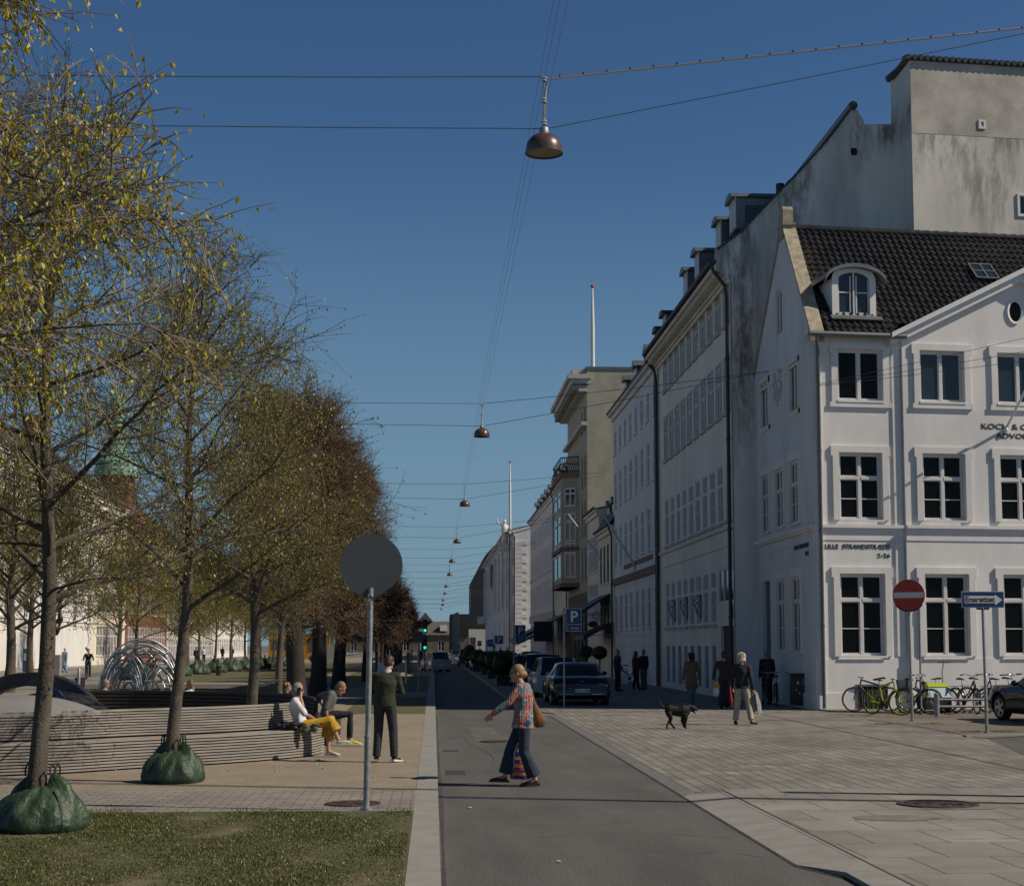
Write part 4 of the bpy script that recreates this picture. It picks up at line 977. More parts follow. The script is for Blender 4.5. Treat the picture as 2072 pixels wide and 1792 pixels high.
tr = MB(); 
for i in range(9): tr.box((0, -.012, .9 + i * .55), (L3, -.002, .93 + i * .55))
tr.build('plaster_joints', 'stone_trim', h3)
h4 = house('small_house', 'low cream three storey house with steep dark mansard roof and tall dormers', 'house', 10.8, yof(1213, 10.8), yof(1243, 10.8) , 9.2, [(5.9, 8.3), (3.1, 5.2)], 4, wallm='cream_plaster', ww=1.0, roofh=3.8, roofin=2.2, dorm=3, dormw=1.3, key='dark')
h4b = house('narrow_house', 'narrow cream three storey house with tall windows beside the tan bay fronted building', 'house', 10.8, yof(1190, 10.8), yof(1213, 10.8) - .03, 10.9, [(6.9, 9.4), (3.4, 6.2)], 5, wallm='cream_plaster', ww=1.1, roofh=1.5, roofin=6, pipe=False)
# ---- tan building with the bay
X5 = 10.8; Y5b = yof(1190, X5) + .02; Y5a = yof(1150, X5)
TB = thing('bay_building', 'tall olive tan building with deep bracketed cornice, blind side wall and a projecting bay', 'building', (X5, Y5a, 0), R(-90)); L5 = Y5a - Y5b; Z5 = atX(1190, 765, X5).z
w = MB(); fl = [(17.3, 19.0), (13.3, 15.6), (9.8, 12.4), (6.6, 9.0)]; cs = [L5 * .72, L5 * .9]; cs = [L5 - 1.6, L5 - 3.8, L5 - 7.5, L5 - 9.5]
ops = [(c - .5, c + .5, a, b) for c in cs[:2] for a, b in fl]
wall(w, 0, L5, 5.8, Z5, ops); w.build('wall', 'tan_front', TB)
for c in cs[:2]:
    for a, b in fl: add_win(TB, I4, c - .5, a, 1, b - a)
w = MB(); wall(w, 0, L5, 0, 5.8, [(c - .7, c + .7, .3, 4.6) for c in (L5 - 1.6, L5 - 4.2, L5 - 7, L5 - 9.8)]); w.box((0, .3, 0), (L5, .4, 5)); w.build('ground_floor_wall', 'brown_stone', TB)
INV5 = frame_M((X5, Y5a, 0), R(-90)).inverted()
w = MB(INV5); zt = atY(1200, 748, Y5b).z; w.box((X5, Y5b, 0), (X5 + 14, Y5b + .3, zt)); w.box((X5, Y5b + .3, Z5), (X5 + 14, Y5a, zt - .1)); w.build('side_wall', 'tan_plaster', TB)
w = MB(INV5); w.box((X5 - .1, Y5b - .05, zt), (X5 + 14, Y5b + .5, zt + .22)); w.build('parapet', 'zinc', TB)
w = MB(); w.box((-.5, -1.35, Z5 + .1), (L5 + .25, .3, Z5 + .42)); w.box((-.4, -1.1, Z5 - .25), (L5 + .15, .2, Z5 + .1)); w.box((-.4, -.6, Z5 - .8), (L5 + .1, 0, Z5 - .6)); w.box((-.5, -1.0, Z5 + .42), (L5 - .4, .6, Z5 + .9))
w.box((0, -.4, Z5 - 3.2), (L5, 0, Z5 - 2.95)); w.build('cornice', 'stone_trim', TB)
w = MB(); x = .1
while x < L5: w.box((x, -1.05, Z5 - .75), (x + .2, 0, Z5 - .35)); x += .55
w.build('cornice_brackets', 'tan_front', TB)
bx0, bx1 = .3, L5 * .62; w = MB()
prof = [(bx0, 0), (bx0 + 1.0, -1.25), (bx1 - 1.0, -1.25), (bx1, 0)]
zt_ = atX(1150, 955, X5 - 1).z; zb_ = atX(1150, 1185, X5 - 1).z
w.prism([(a, b, zb_) for a, b in prof], (0, 0, zt_ - zb_)); w.build('bay', 'tan_front', TB)
w = MB()
for z in (zt_ - .1, zt_ - 5.6, zb_): w.prism([(a + (.15 if a > L5 * .3 else -.15), b - .15 if b < 0 else b, z) for a, b in prof], (0, 0, .3))
w.build('bay_cornice', 'brown_band', TB)
for (z0, z1) in ((zt_ - 2.3, zt_ - .9), (zt_ - 4.9, zt_ - 2.8), (zb_ + .7, zb_ + 3.3)):
    a, b = V((*prof[3], 0)), V((*prof[2], 0)); c = (a + b) / 2; ang = atan2((a - b).y, (a - b).x)
    add_win(TB, Matrix.Translation((b.x, b.y, 0)) @ Matrix.Rotation(ang, 4, 'Z'), .3, z0, (a - b).length - .6, z1 - z0, depth=-.05, rows=(.3,), glass='glass_sky')
    add_win(TB, Matrix.Translation((prof[1][0], prof[1][1], 0)), .3, z0, prof[2][0] - prof[1][0] - .6, z1 - z0, depth=-.05, rows=(.3,), glass='glass_sky')
w = MB(); n = 26
for i in range(n + 1):
    t = i / n * 3; k = min(2, int(t)); a, b = V((*prof[k], 0)), V((*prof[k + 1], 0)); p = a + (b - a) * (t - k); z = zt_ + .2
    w.tube([(p.x, p.y, z), (p.x * 1 + .0, p.y - .12, z + .45), (p.x, p.y + .02, z + .9), (p.x, p.y - .06, z + 1.3)], .028, n=4)
for z in (.25, 1.3, .8): w.tube([(a, b - .05, zt_ + .1 + z) for a, b in prof], .04, n=5)
w.build('balcony_railing', 'black_metal', TB)
# two white flag poles on the roof tops
def flagpole(px, ytop, ybot, X, r, label):
    p = atX(px, ybot, X) if False else None
    Y = X * 3200 / (px - 877); a = atY(px, ybot, Y); b = atY(px, ytop, Y); w = MB()
    w.tube([(a.x, Y, a.z - .6), (a.x, Y, a.z + (b.z - a.z) * .55), (a.x, Y, b.z)], [r, r * .95, r * .4], n=10); w.v = [(x - a.x, y - Y, z - a.z) for x, y, z in w.v]
    t = thing('flagpole', label, 'flagpole', tuple(a)); w.build('pole', 'white_paint', t, smooth=40)
    w = MB(); w.ell((0, 0, b.z - a.z + r * .6), (r * .9, r * .9, r * .9)); w.build('finial', 'sign_red', t, smooth=80)
flagpole(1199.5, 582, 752, 11.2, .15, 'tall white flag pole with red ball top on the tan building roof')
flagpole(1032, 936, 1062, 9.5, .16, 'thin white flag pole rising beside the roof statue far down the street')
# ---- farther row
Y6b, Y6a = Y5a + .05, yof(1070, 10.8) - 4
m6 = (Y6b + Y6a) / 2
house('white_house', 'long white town house with small dormers and a pedimented door past the bay fronted building', 'house', 10.8, Y6b + 13.5, Y6b, 15.6, [(12.3, 14.0), (9.3, 11.5), (6.2, 8.5), (1.0, 4.4)], 6, wallm='cream_plaster', ww=.95, dorm=4, glass='glass_sky', roofh=2.6)
h6 = house('white_house', 'very long white town house row with chimney rows beyond the pedimented door', 'house', 10.75, Y6a, Y6b + 13.55, 15.5, [(12.3, 14.1), (9.2, 11.4), (5.9, 8.2), (.8, 4.2)], 14, wallm='white_plaster', ww=1.1, dorm=7, glass='glass_sky', roofh=2.6, band=(9.0, 5.3))
w = MB()
for k in range(9): w = MB(); w.box((7 + k * 4.6, 1.6, 17.4), (7.9 + k * 4.6, 3.2, 18.6)); w.build('chimney', 'brown_stone', h6)
w = MB(); w.box((0, -.14, 4.4), (Y6a - Y6b - 13.6, -.11, 5.1)); w.build('shop_fascia', 'stone_trim', h6)
Y7b = yof(1056, 10.8); Y7a = yof(1036, 10.0)
h7 = house('quoined_house', 'white corner house with rusticated quoins lit by the sun through a side street', 'house', 10.0, Y7a, Y7b, 15.7, [(11.9, 14.2), (8.3, 10.8), (4.9, 7.1)], 6, wallm='white_plaster', ww=1.4, dorm=0, glass='glass_sky', roofh=1.2)
w = MB(frame_M((10.0, Y7a, 0), R(-90)).inverted())
for k in range(26):
    z = .3 + k * .56; l = 1.5 if k % 2 else .95; w.box((9.95, Y7b - .08, z), (9.95 + l, Y7b - .001, z + .5))
    w.box((10 + 9.0 - l, Y7b - .08, z), (19, Y7b - .001, z + .5))
w.build('quoins', 'white_plaster', h7)
YPb, YPa = Y7a + .1, yof(984, 10.0)
h8 = house('palace', 'ornate white palace front with a rooftop statue and heavy cornices', 'building', 9.8, YPa, YPb, 16.6, [(12.6, 15.4), (8.0, 11.6), (2.4, 5.6)], 7, wallm='white_plaster', ww=1.8, glass='glass_sky', corn=1.2, roofh=1.4, roofin=5, band=(12.0, 7.0))
w = MB(); Lp = YPa - YPb
for k in range(8): w = MB(); w.box((Lp * k / 7.5, -.35, 7), (Lp * k / 7.5 + .9, 0, 15.6)); w.build('pilaster', 'white_plaster', h8)
w = MB(); w.box((4, -1.6, 5.9), (9, 0, 6.3)); w.box((4, -1.6, 6.3), (9, -1.5, 7.2)); w.box((8.9, -1.6, 6.3), (9, 0, 7.2)); w.build('balcony', 'white_plaster', h8)
st = thing('rooftop_statue', 'white stone figure with raised arm standing on the palace roof edge', 'statue', tuple(atY(1021, 1100, YPb + 2))); st.scale = (.8,) * 3
w = MB(); w.box((-.9, -.9, -1.2), (.9, .9, 0)); w.build('pedestal', 'white_plaster', st)
w = MB(); w.tube([(0, 0, 0), (0, 0, 1.6), (0, 0, 2.6), (0, 0, 3.3)], [.55, .5, .55, .2], n=10); w.ell((0, 0, 3.6), (.28, .28, .36)); w.tube([(-.4, 0, 3.0), (-1.1, 0, 3.4), (-1.3, 0, 4.2)], .16, n=6); w.tube([(.4, 0, 3.0), (.9, 0, 2.2), (.7, 0, 1.6)], .17, n=6)
place('figure', remesh(w, .08, 2, 'figure', ('white_plaster',)), st)
# black theatre with its tower, far right end
X9 = 8.4
def at3(x, y, Y): p = atY(x, y, Y); return p.x, p.z
Yt = 330.0
xa, za = at3(912, 1236, Yt); xb, _ = at3(1010, 1236, Yt); xm, zm = at3(954, 1176, Yt); xe, ze = at3(983, 1150, Yt)
tt = thing('black_theatre', 'black brick theatre with a dark stage tower at the end of the street', 'building', (xa, Yt, 0))
w = MB(); w.box((.02, .1, 4), (xb - xa, 30, za - .6)); w.prism([(0, 0, 0), (at3(931, 1, Yt)[0] - xa, -8, 0), (at3(931, 1, Yt)[0] - xa, -8, za - .3), (0, 0, za - .8)], (0, 30, 0)) ; w.build('wall', 'black_wall', tt)
w = MB(); w.prism([(xm - xa, 3, 8), (xb - xa, 3, 8), (xb - xa, 3, ze + 6), (xe - xa, 3, ze + 3), (xm - xa, 3, zm)], (0, 20, 0)); w.build('stage_tower', 'black_wall', tt)
w = MB(); w.box((-.2, -.4, .0), (at3(931, 1, Yt)[0] - xa + .2, -.05, za - .7)); w.build('grey_cladding', 'sign_grey', tt)
w = MB(); w.box((at3(950, 1, Yt)[0] - xa, -9, 1), (at3(1000, 1, Yt)[0] - xa, -2, 5.2)); w.build('low_front', 'stone_trim', tt)
# far warehouse closing the view
Yw = 420.0; xa, zr = at3(835, 1256, Yw); xb, ze_ = at3(914, 1284, Yw)
xL = at3(700, 1, Yw)[0]
tw_ = thing('warehouse', 'long brown brick harbour warehouse with steep grey roof closing the street', 'building', (xL, Yw, 0))
w = MB(); wall(w, 0, xb + 5 - xL, 0, ze_, [(3 + k * 4.6, 4.6 + k * 4.6, ze_ - 4.2, ze_ - 1.6) for k in range(int((xb - xL) / 4.6))], depth=.4); w.build('wall', mat('warehouse_brick', (.14, .11, .075), .9, .15, .5), tw_)
for k in range(int((xb - xL) / 4.6)): add_win(tw_, I4, 3 + k * 4.6, ze_ - 4.2, 1.6, 2.6, depth=.1, rows=(.5,), trans=())
w = MB(); w.poly([(-1, -.5, ze_), (xb + 5 - xL, -.5, ze_), (xb + 5 - xL, 6, zr), (-1, 6, zr)]); w.build('roof', 'roof_brown', tw_)
w = MB(); ga = at3(845, 1256, Yw)[0] - xL; gb_ = at3(876, 1256, Yw)[0] - xL; gz = at3(857, 1238, Yw)[1]; w.prism([(ga, 2, zr), (gb_, 2, zr), ((ga + gb_) / 2, 2, gz)], (0, 8, 0)); w.build('gable', 'warehouse_brick' if 'warehouse_brick' in MT else 'roof_brown', tw_)
xx = at3(896, 1, Yw)[0] - xL
w = MB(); w.box((xx, .2, ze_ + 1), (xx + 1.9, 3, ze_ + 2.6)); w.build('dormer', 'window_white', tw_)

# ---- left side of the square, seen through the trees (facades face +X)
XL = -33.0
def yl(x): return -XL * 3200 / (877 - x)
defs = [(-260, 200, 'large_white_house', 'large bright white stucco house with dark roof behind the nearest tree trunks', 'white_plaster', 17.2, [(12.6, 15.2), (8.5, 11.3), (3.6, 6.8)], 11, 'roof_dark', 1.3, True),
        (200, 262, 'cream_house', 'pale cream stone house with arched entrance beside the large white house', 'cream_plaster', 16.5, [(12.8, 15.0), (9.0, 11.2), (5.2, 7.4), (1, 4)], 9, 'roof_dark', 1.3, True),
        (262, 345, 'brick_house', 'red brick house with dark roof seen through the tree crowns', 'brick_red', 15.6, [(12.2, 14.2), (8.9, 11.0), (5.4, 7.6), (1, 4)], 15, 'roof_red', 1.2, True),
        (345, 440, 'grey_house', 'pale grey modern town house with rows of tall windows', 'stone_trim', 14, [(10.4, 12.4), (7.0, 9.2), (3.6, 5.8), (.4, 2.8)], 22, 'roof_dark', 1.4, True),
        (440, 505, 'orange_roofed_house', 'low pale building with bright orange tiled roof behind the far trees', 'white_plaster', 7.5, [(4.4, 6.2), (1, 3)], 18, 'roof_red', 1.4, True)]
for (xa, xb, nm, lab, wm_, ev, fl, cols, rf_, ww_, dm_) in defs:
    ya, yb = yl(xa) + .05, yl(xb)
    house(nm, lab, 'house' if 'modern' not in lab else 'building', XL, yb, ya, ev, fl, cols, wallm=wm_, ww=ww_, roof=rf_, facing=1, dorm=0, pipe=False, roofh=3.5, roofin=4, wmar=1.5, band=(4.3,) if cols < 14 else ())
# copper spire behind the brick house
p = atY(236, 930, 330)
cs_ = thing('copper_spire', 'green copper church spire rising behind the brick house', 'spire', (p.x, 330, 0))
zz_ = lambda y: atY(236, y, 330).z; hw_ = lambda px: px / 3200 * 330
w = MB(); w.box((-hw_(32), -hw_(32), 0), (hw_(32), hw_(32), zz_(965))); w.build('tower', 'brick_red', cs_)
w = MB(); w.lathe([(hw_(46), zz_(965)), (hw_(40), zz_(935)), (hw_(22), zz_(915)), (hw_(18), zz_(900)), (hw_(18), zz_(868)), (hw_(20), zz_(865)), (hw_(13), zz_(850)), (hw_(10), zz_(835)), (hw_(17), zz_(822)), (hw_(15), zz_(808)), (hw_(4), zz_(795)), (.05, zz_(770))], n=12); w.build('spire', 'copper', cs_, smooth=30)
p = atY(75, 850, 190); w = MB(); w.box((-1.4, -1.4, 12), (1.4, 1.4, atY(75, 842, 190).z)); tag(w.build('chimney_stack', 'brick_red', loc=(p.x, 190, 0)), 'red brick chimney stack above the large white house roof', 'chimney')
# ================================================================ trees
def tree_meshes(seed, H=7.8, zb=2.3, Rad=2.5, tr=.09, limbs=24, l2=8, l3=6, leaves=5, leaf=.035, twigm='twig', leafm='leaf', barkm='bark', lean=(0, 0), shape='round', up=.35, pend=.15, l2len=.42, l3len=.42, thick=1.0, ang0=(35, 60), trunk_n=10, limb_r=None, skirt=0):
    rr = random.Random(seed); tm = MB(); cm = MB()
    def path(p, d, L, n, wig, trop):
        pts = [p.copy()]; d = d.copy()
        for i in range(n):
            d = d + V((rr.gauss(0, wig), rr.gauss(0, wig), rr.gauss(0, wig * .7) + trop)); d.normalize(); p = p + d * (L / n); pts.append(p.copy())
        return pts
    n = 9; tp = []
    for i in range(n + 1):
        t = i / n; z = H * .93 * t; tp.append(V((lean[0] * z + .05 * sin(z * 1.3 + seed), lean[1] * z + .05 * cos(z * 1.1 + seed), z)))
    trad = [tr * (1.0 if t < 1 else 1) * max(.09, (1 - (t / n) ** 1.25 * .93)) * (1.25 if t == 0 else 1) for t in range(n + 1)]
    tm.tube(tp, trad, n=trunk_n, m=0)
    def at(z):
        t = min(.999, z / (H * .93)) * n; i = int(t); return tp[i] + (tp[i + 1] - tp[i]) * (t - i)
    def env(z):
        u = (z - zb) / (H - zb); u = min(1, max(0, u))
        if shape == 'round': return Rad * (.55 + .45 * sin(pi * min(1, u * 1.35 + .05))) * (1 - u ** 2 * .72)
        if shape == 'cone': return Rad * (.95 - .8 * u) * (1 if u > .08 else .85)
        if shape == 'box': return Rad * (.93 if u < .8 else .93 - (u - .8) * 2.2)
        return Rad * sqrt(max(.05, 1 - (2 * u - 1) ** 2 * .75))
    def leafs(p, d, k):
        for _ in range(k):
            q = p + V((rr.gauss(0, .018), rr.gauss(0, .018), rr.gauss(0, .015)))
            s = leaf * rr.uniform(.6, 1.25); a = rr.uniform(0, 2 * pi)
            ax = V((cos(a), sin(a), rr.uniform(-.5, .3))).normalized(); dn = V((rr.gauss(0, .5), rr.gauss(0, .5), -1)).normalized()
            w = ax * (s * .33)
            cx_ = ax.cross(dn) * (s * .22); cm.add([q, q + w + dn * s * .45 + cx_, q + dn * s, q - w + dn * s * .45 + cx_], [(0, 1, 2), (0, 2, 3)], 1)
    for k in range(-skirt, limbs):
        t = (k + rr.random() * .8) / limbs if k >= 0 else rr.uniform(0, .22); z = zb + (H * .92 - zb) * t ** .9
        az = k * 2.399 + rr.uniform(-.3, .3); el = R(rr.uniform(*ang0)) * (.75 + .5 * t) if k >= 0 else R(rr.uniform(-5, 14)); e = env(z + .8)
        d = V((cos(az) * cos(el), sin(az) * cos(el), sin(el))); L = e * rr.uniform(.9, 1.2) * (1 if k >= 0 else .6) * (1.15 if shape != 'box' else 1.0)
        p0 = at(z); r0 = max(.010, (limb_r or tr * .36) * (1 - t * .7)) * (1 if k >= 0 else .5)
        pts = path(p0, d, L, 7, .10, (up * .06 - .03 * (1 - t)) if k >= 0 else -.06)
        tm.tube(pts, [r0 * (1 - .93 * i / 7) + .0025 for i in range(8)], n=6, m=0, cap=False)
        l2n = max(3, int(l2 * min(1.25, L / (Rad * .85))))
        for j in range(l2n):
            u = .18 + .82 * (j + rr.random()) / l2n; i = min(6, int(u * 7)); f = u * 7 - i; q = pts[i] + (pts[i + 1] - pts[i]) * f; dd = (pts[i + 1] - pts[i]).normalized()
            sd_ = dd.orthogonal().normalized(); sd_.rotate(Matrix.Rotation(rr.uniform(0, 2 * pi), 3, dd)) if False else None
            rot = Matrix.Rotation(rr.uniform(0, 2 * pi), 3, dd); sd_ = rot @ dd.orthogonal().normalized()
            d2 = (dd * .75 + sd_ * .75 + V((0, 0, .12))).normalized(); L2_ = L * l2len * rr.uniform(.6, 1.25) * (1.1 - .5 * u)
            p2 = path(q, d2, L2_, 5, .13, .02 - pend * .1); r2 = max(.0042 * thick, r0 * .26)
            cm.tube(p2, [r2 * (1 - .75 * i / 5) for i in range(6)], n=4, m=0, cap=False)
            for m_ in range(l3):
                u3 = .12 + .88 * (m_ + rr.random()) / l3; i3 = min(4, int(u3 * 5)); q3 = p2[i3] + (p2[i3 + 1] - p2[i3]) * (u3 * 5 - i3); d3_ = (p2[i3 + 1] - p2[i3]).normalized()
                rot = Matrix.Rotation(rr.uniform(0, 2 * pi), 3, d3_); s3 = rot @ d3_.orthogonal().normalized()
                d3 = (d3_ * .7 + s3 * .8 + V((0, 0, -.05))).normalized(); L3_ = l3len * rr.uniform(.5, 1.3)
                p3 = path(q3, d3, L3_, 3, .18, -pend * .25); 
                cm.tube(p3, [.0036 * thick, .003 * thick, .0024 * thick, .0016 * thick], n=3, m=0, cap=False)
                for c_ in range(3):
                    if leaves: leafs(p3[c_ + 1], d3, max(1, leaves // 3) if rr.random() < min(1, leaves / 3) else 0)
    return tm.mesh('trunk', [barkm], 60), cm.mesh('crown', [twigm, leafm])
def tree(name, label, loc, meshes, group=None, rotz=0, scale=None):
    t = thing(name, label, 'tree', loc, rotz, group, scale); place('trunk', meshes[0], t); place('crown', meshes[1], t); return t
GRP = 'young lime trees with green water bags along the promenade'
def gl(x, y): p = G(x, y, LZ); return p
t1 = gl(77, 1678); t2 = gl(351, 1581)
mA = tree_meshes(11, H=8.5, zb=2.3, Rad=2.7, tr=.10, skirt=4, limbs=32, l2=15, l3=15, leaves=4, leaf=.040, ang0=(20, 52), up=.45, l2len=.5, l3len=.5)
mB = tree_meshes(23, H=8.2, zb=2.35, Rad=3.0, tr=.095, skirt=3, limbs=30, l2=14, l3=16, leaves=4, leaf=.042, lean=(.035, 0), ang0=(18, 50), up=.45, l2len=.5, l3len=.5)
mC = tree_meshes(37, H=7.6, zb=2.5, Rad=2.0, tr=.12, limbs=30, l2=14, l3=16, leaves=4, leaf=.042, lean=(.02, 0), thick=1.2, ang0=(10, 55), l2len=.5, l3len=.5)
tree('lime_tree', 'young lime tree whose trunk stands in the big green water bag on the lawn edge', (t1.x, t1.y, LZ), mA, GRP)
tree('lime_tree', 'second young lime tree with leaning trunk in the green bag before the slatted bench', (t2.x, t2.y, LZ), mB, GRP)
XR = -3.65
for i, (Y, m_, rz, lab) in enumerate(((31.6, mC, 0, 'third young lime tree rising behind the slatted bench ring'), (39.5, mC, 2.1, 'fourth young lime tree in line, just before the thick dark trunks'))):
    x = (512 - 877) / 3200 * Y if i == 0 else (573 - 877) / 3200 * Y
    tree('lime_tree', lab, (x, Y, LZ), m_, GRP, rz, .97 if i == 0 else .86)
# the nearest tree, its crown hanging in from beside the viewer
m0 = tree_meshes(5, H=8.9, zb=3.4, Rad=2.4, tr=.12, limbs=56, l2=14, l3=13, leaves=5, leaf=.052, twigm='twig_tan', leafm='leaf_big', ang0=(5, 40), up=.25, pend=.3, l2len=.45, l3len=.4, thick=1.5, limb_r=.035)
tree('lime_tree', 'closest lime tree with larger bright yellow green leaves hanging in from above', (-4.35, 10.4, LZ), m0, GRP, .6)
# clipped old limes, dense brown crowns
mD = tree_meshes(51, H=9.5, zb=2.6, Rad=2.0, tr=.30, limbs=70, l2=17, l3=15, leaves=3, leaf=.05, limb_r=.06, twigm='twig_brown', leafm='bud', barkm='bark_dark', shape='box', thick=1.6, l2len=.5, l3len=.55, ang0=(0, 50), up=.3, pend=.0)
old = 'old clipped lime trees with thick dark trunks'
for (px, Y, rz, lab) in ((610, 47.5, 0, 'old clipped lime with thick dark trunk, nearest of the brown crowned trees'), (655, 57, 1.3, 'old clipped lime with leaning dark trunk, second of the brown crowned trees'), (697, 69, 2.9, 'old clipped lime with slim base, third of the brown crowned trees')):
    tree('old_lime_tree', lab, ((px - 877) / 3200 * Y - .15, Y, LZ), mD, old, rz)
mE = tree_meshes(61, H=6.4, zb=2.0, Rad=1.95, tr=.14, limbs=34, l2=11, l3=9, leaves=3, leaf=.07, limb_r=.04, pend=0, twigm='twig_brown', leafm='bud', barkm='bark_dark', shape='box', thick=2.4, l2len=.55, l3len=.6, ang0=(10, 50), trunk_n=6)
nm = ('first', 'second', 'third', 'fourth', 'fifth', 'sixth', 'seventh', 'eighth', 'ninth', 'tenth', 'eleventh', 'twelfth')
for k in range(12):
    Y = 84 + k * 8.6; x = -3.6 + .0 * k; tree('clipped_tree', 'low clipped brown tree beside the far road, %s after the thick trunks' % nm[k], (x, Y, LZ), mE, 'low clipped trees in a line beside the road', k * 1.7)
# the row across the promenade, trunks in green bags
mF = tree_meshes(71, H=8.4, zb=2.1, Rad=3.3, tr=.11, limbs=32, l2=12, l3=10, leaves=3, leaf=.085, twigm='twig', shape='round', thick=1.7, trunk_n=6)
ROW = []
for k, Y in enumerate((90, 101, 107, 113, 119, 125, 132, 139, 147, 156)):
    x = -16.6 + (Y - 90) * .055; ROW.append((x, Y))
    tree('lime_tree', 'far lime tree in the row across the promenade, %s one counted from the climbing dome' % nm[k], (x, Y, LZ), mF, 'young lime trees across the promenade', k * 1.3)
mG = tree_meshes(81, H=11, zb=2.4, Rad=4.3, tr=.22, limbs=38, l2=14, l3=12, leaves=4, leaf=.07, twigm='twig', shape='round', thick=1.6)
p = gl(18, 1399); tree('street_tree', 'bare older street tree near the white house, partly behind the nearest trunk', (p.x, p.y, LZ), mG, None)
for (x, Y, lab) in ((-21, 62, 'old bare street tree just outside the left edge beside the cycle lane'), (-19.5, 82, 'bare older street tree behind the rubber mound'), (-24.5, 98, 'bare street tree close to the large white house front'), (-25, 128, 'bare street tree before the cream stone house'), (-24.5, 160, 'bare street tree before the red brick house')):
    tree('street_tree', lab, (x, Y, LZ), mG, None, Y)
# water bags
def bag_mesh(seed, r=.62, h=.56, full=1.0):
    rr = random.Random(seed); mb = MB(); n = 60; prof = [(.0, 1.0), (.04, 1.05), (.14, 1.09), (.3, 1.06), (.48, .97), (.66, .82), (.82, .62), (.93, .42), (1.0, .20)]
    ph = [rr.uniform(0, 6) for _ in range(6)]; rows = []
    for j in range(23):
        v_ = j / 22; i = 0
        while i < len(prof) - 2 and prof[i + 1][0] < v_: i += 1
        a, b = prof[i], prof[i + 1]; rad = a[1] + (b[1] - a[1]) * (v_ - a[0]) / (b[0] - a[0])
        row = []
        for k in range(n):
            t = 2 * pi * k / n
            pk = max(0, cos(2 * t + ph[0])) ** 3           # two peaks where the handles are
            fold = (.035 * sin(7 * t + ph[1] + v_ * 3) + .022 * sin(13 * t + ph[2] - v_ * 5) + .012 * sin(23 * t + ph[3] + 6 * v_)) * (.3 + 1.5 * v_)
            rr_ = r * (rad * (1 + fold * 1.6) + .14 * pk * v_ ** 3)
            z = h * (v_ - .12 * v_ ** 2 * (1 - pk) + .16 * pk * v_ ** 4) + .012 * sin(9 * t + v_ * 9) * v_
            if v_ > .9: z -= .0
            row.append((rr_ * cos(t), rr_ * sin(t), max(0, z)))
        rows.append(row)
    vs = [p for r_ in rows for p in r_]; mb.add(vs, [(j * n + k, j * n + (k + 1) % n, (j + 1) * n + (k + 1) % n, (j + 1) * n + k) for j in range(22) for k in range(n)], 0)
    return mb.mesh('bag', ['bagplastic'], 70), ph
mk('handle', (.03, .035, .03), .6)
def water_bag(label, loc, r, h, seed, grp='green plastic water bags around the tree trunks', rot=0):
    t = thing('water_bag', label, 'water bag', loc, rot, grp); me, ph = bag_mesh(seed, r, h); place('bag', me, t)
    for s_ in (0, 1):
        a = (-ph[0]) / 2 + s_ * pi; c = V((cos(a) * r * .36, sin(a) * r * .36, h * 1.08)); tn = V((-sin(a), cos(a), 0)); m_ = MB()
        for o_ in (-.05, .04): m_.tube([c + tn * (o_ - .03), c + tn * (o_ - .035) + V((0, 0, .09)), c + tn * (o_ + .005) + V((0, 0, .13)), c + tn * (o_ + .04) + V((0, 0, .08)), c + tn * (o_ + .04)], .011, n=5)
        m_.build('handle', 'handle', t, smooth=60)
    se = MB(); a = -1.2; pr = [(1.03, .03), (1.10, .14), (1.07, .3), (.99, .5), (.84, .7), (.6, .86)]
    se.tube([(cos(a) * r * x * 1.01, sin(a) * r * x * 1.01, h * z * .95) for x, z in pr], .009, n=5); se.build('seam', 'handle', t, smooth=60)
    return t
water_bag('large bulging green water bag around the nearest trunk on the lawn', (t1.x + .02, t1.y + .05, LZ), .45, .52, 3, rot=.3)
water_bag('tent shaped green water bag around the second trunk on the gravel', (t2.x - .01, t2.y, LZ), .41, .50, 9, rot=1.1)
bme = bag_mesh(4, .62, .7)[0]
for k, (x, Y) in enumerate(ROW[:9]):
    t = thing('water_bag', 'small far green water bag around the %s trunk of the row across the promenade' % nm[k], 'water bag', (x, Y, LZ), k, 'green plastic water bags around the tree trunks', scale=1.5 if k == 0 else 1.25)
    place('bag', bme, t)
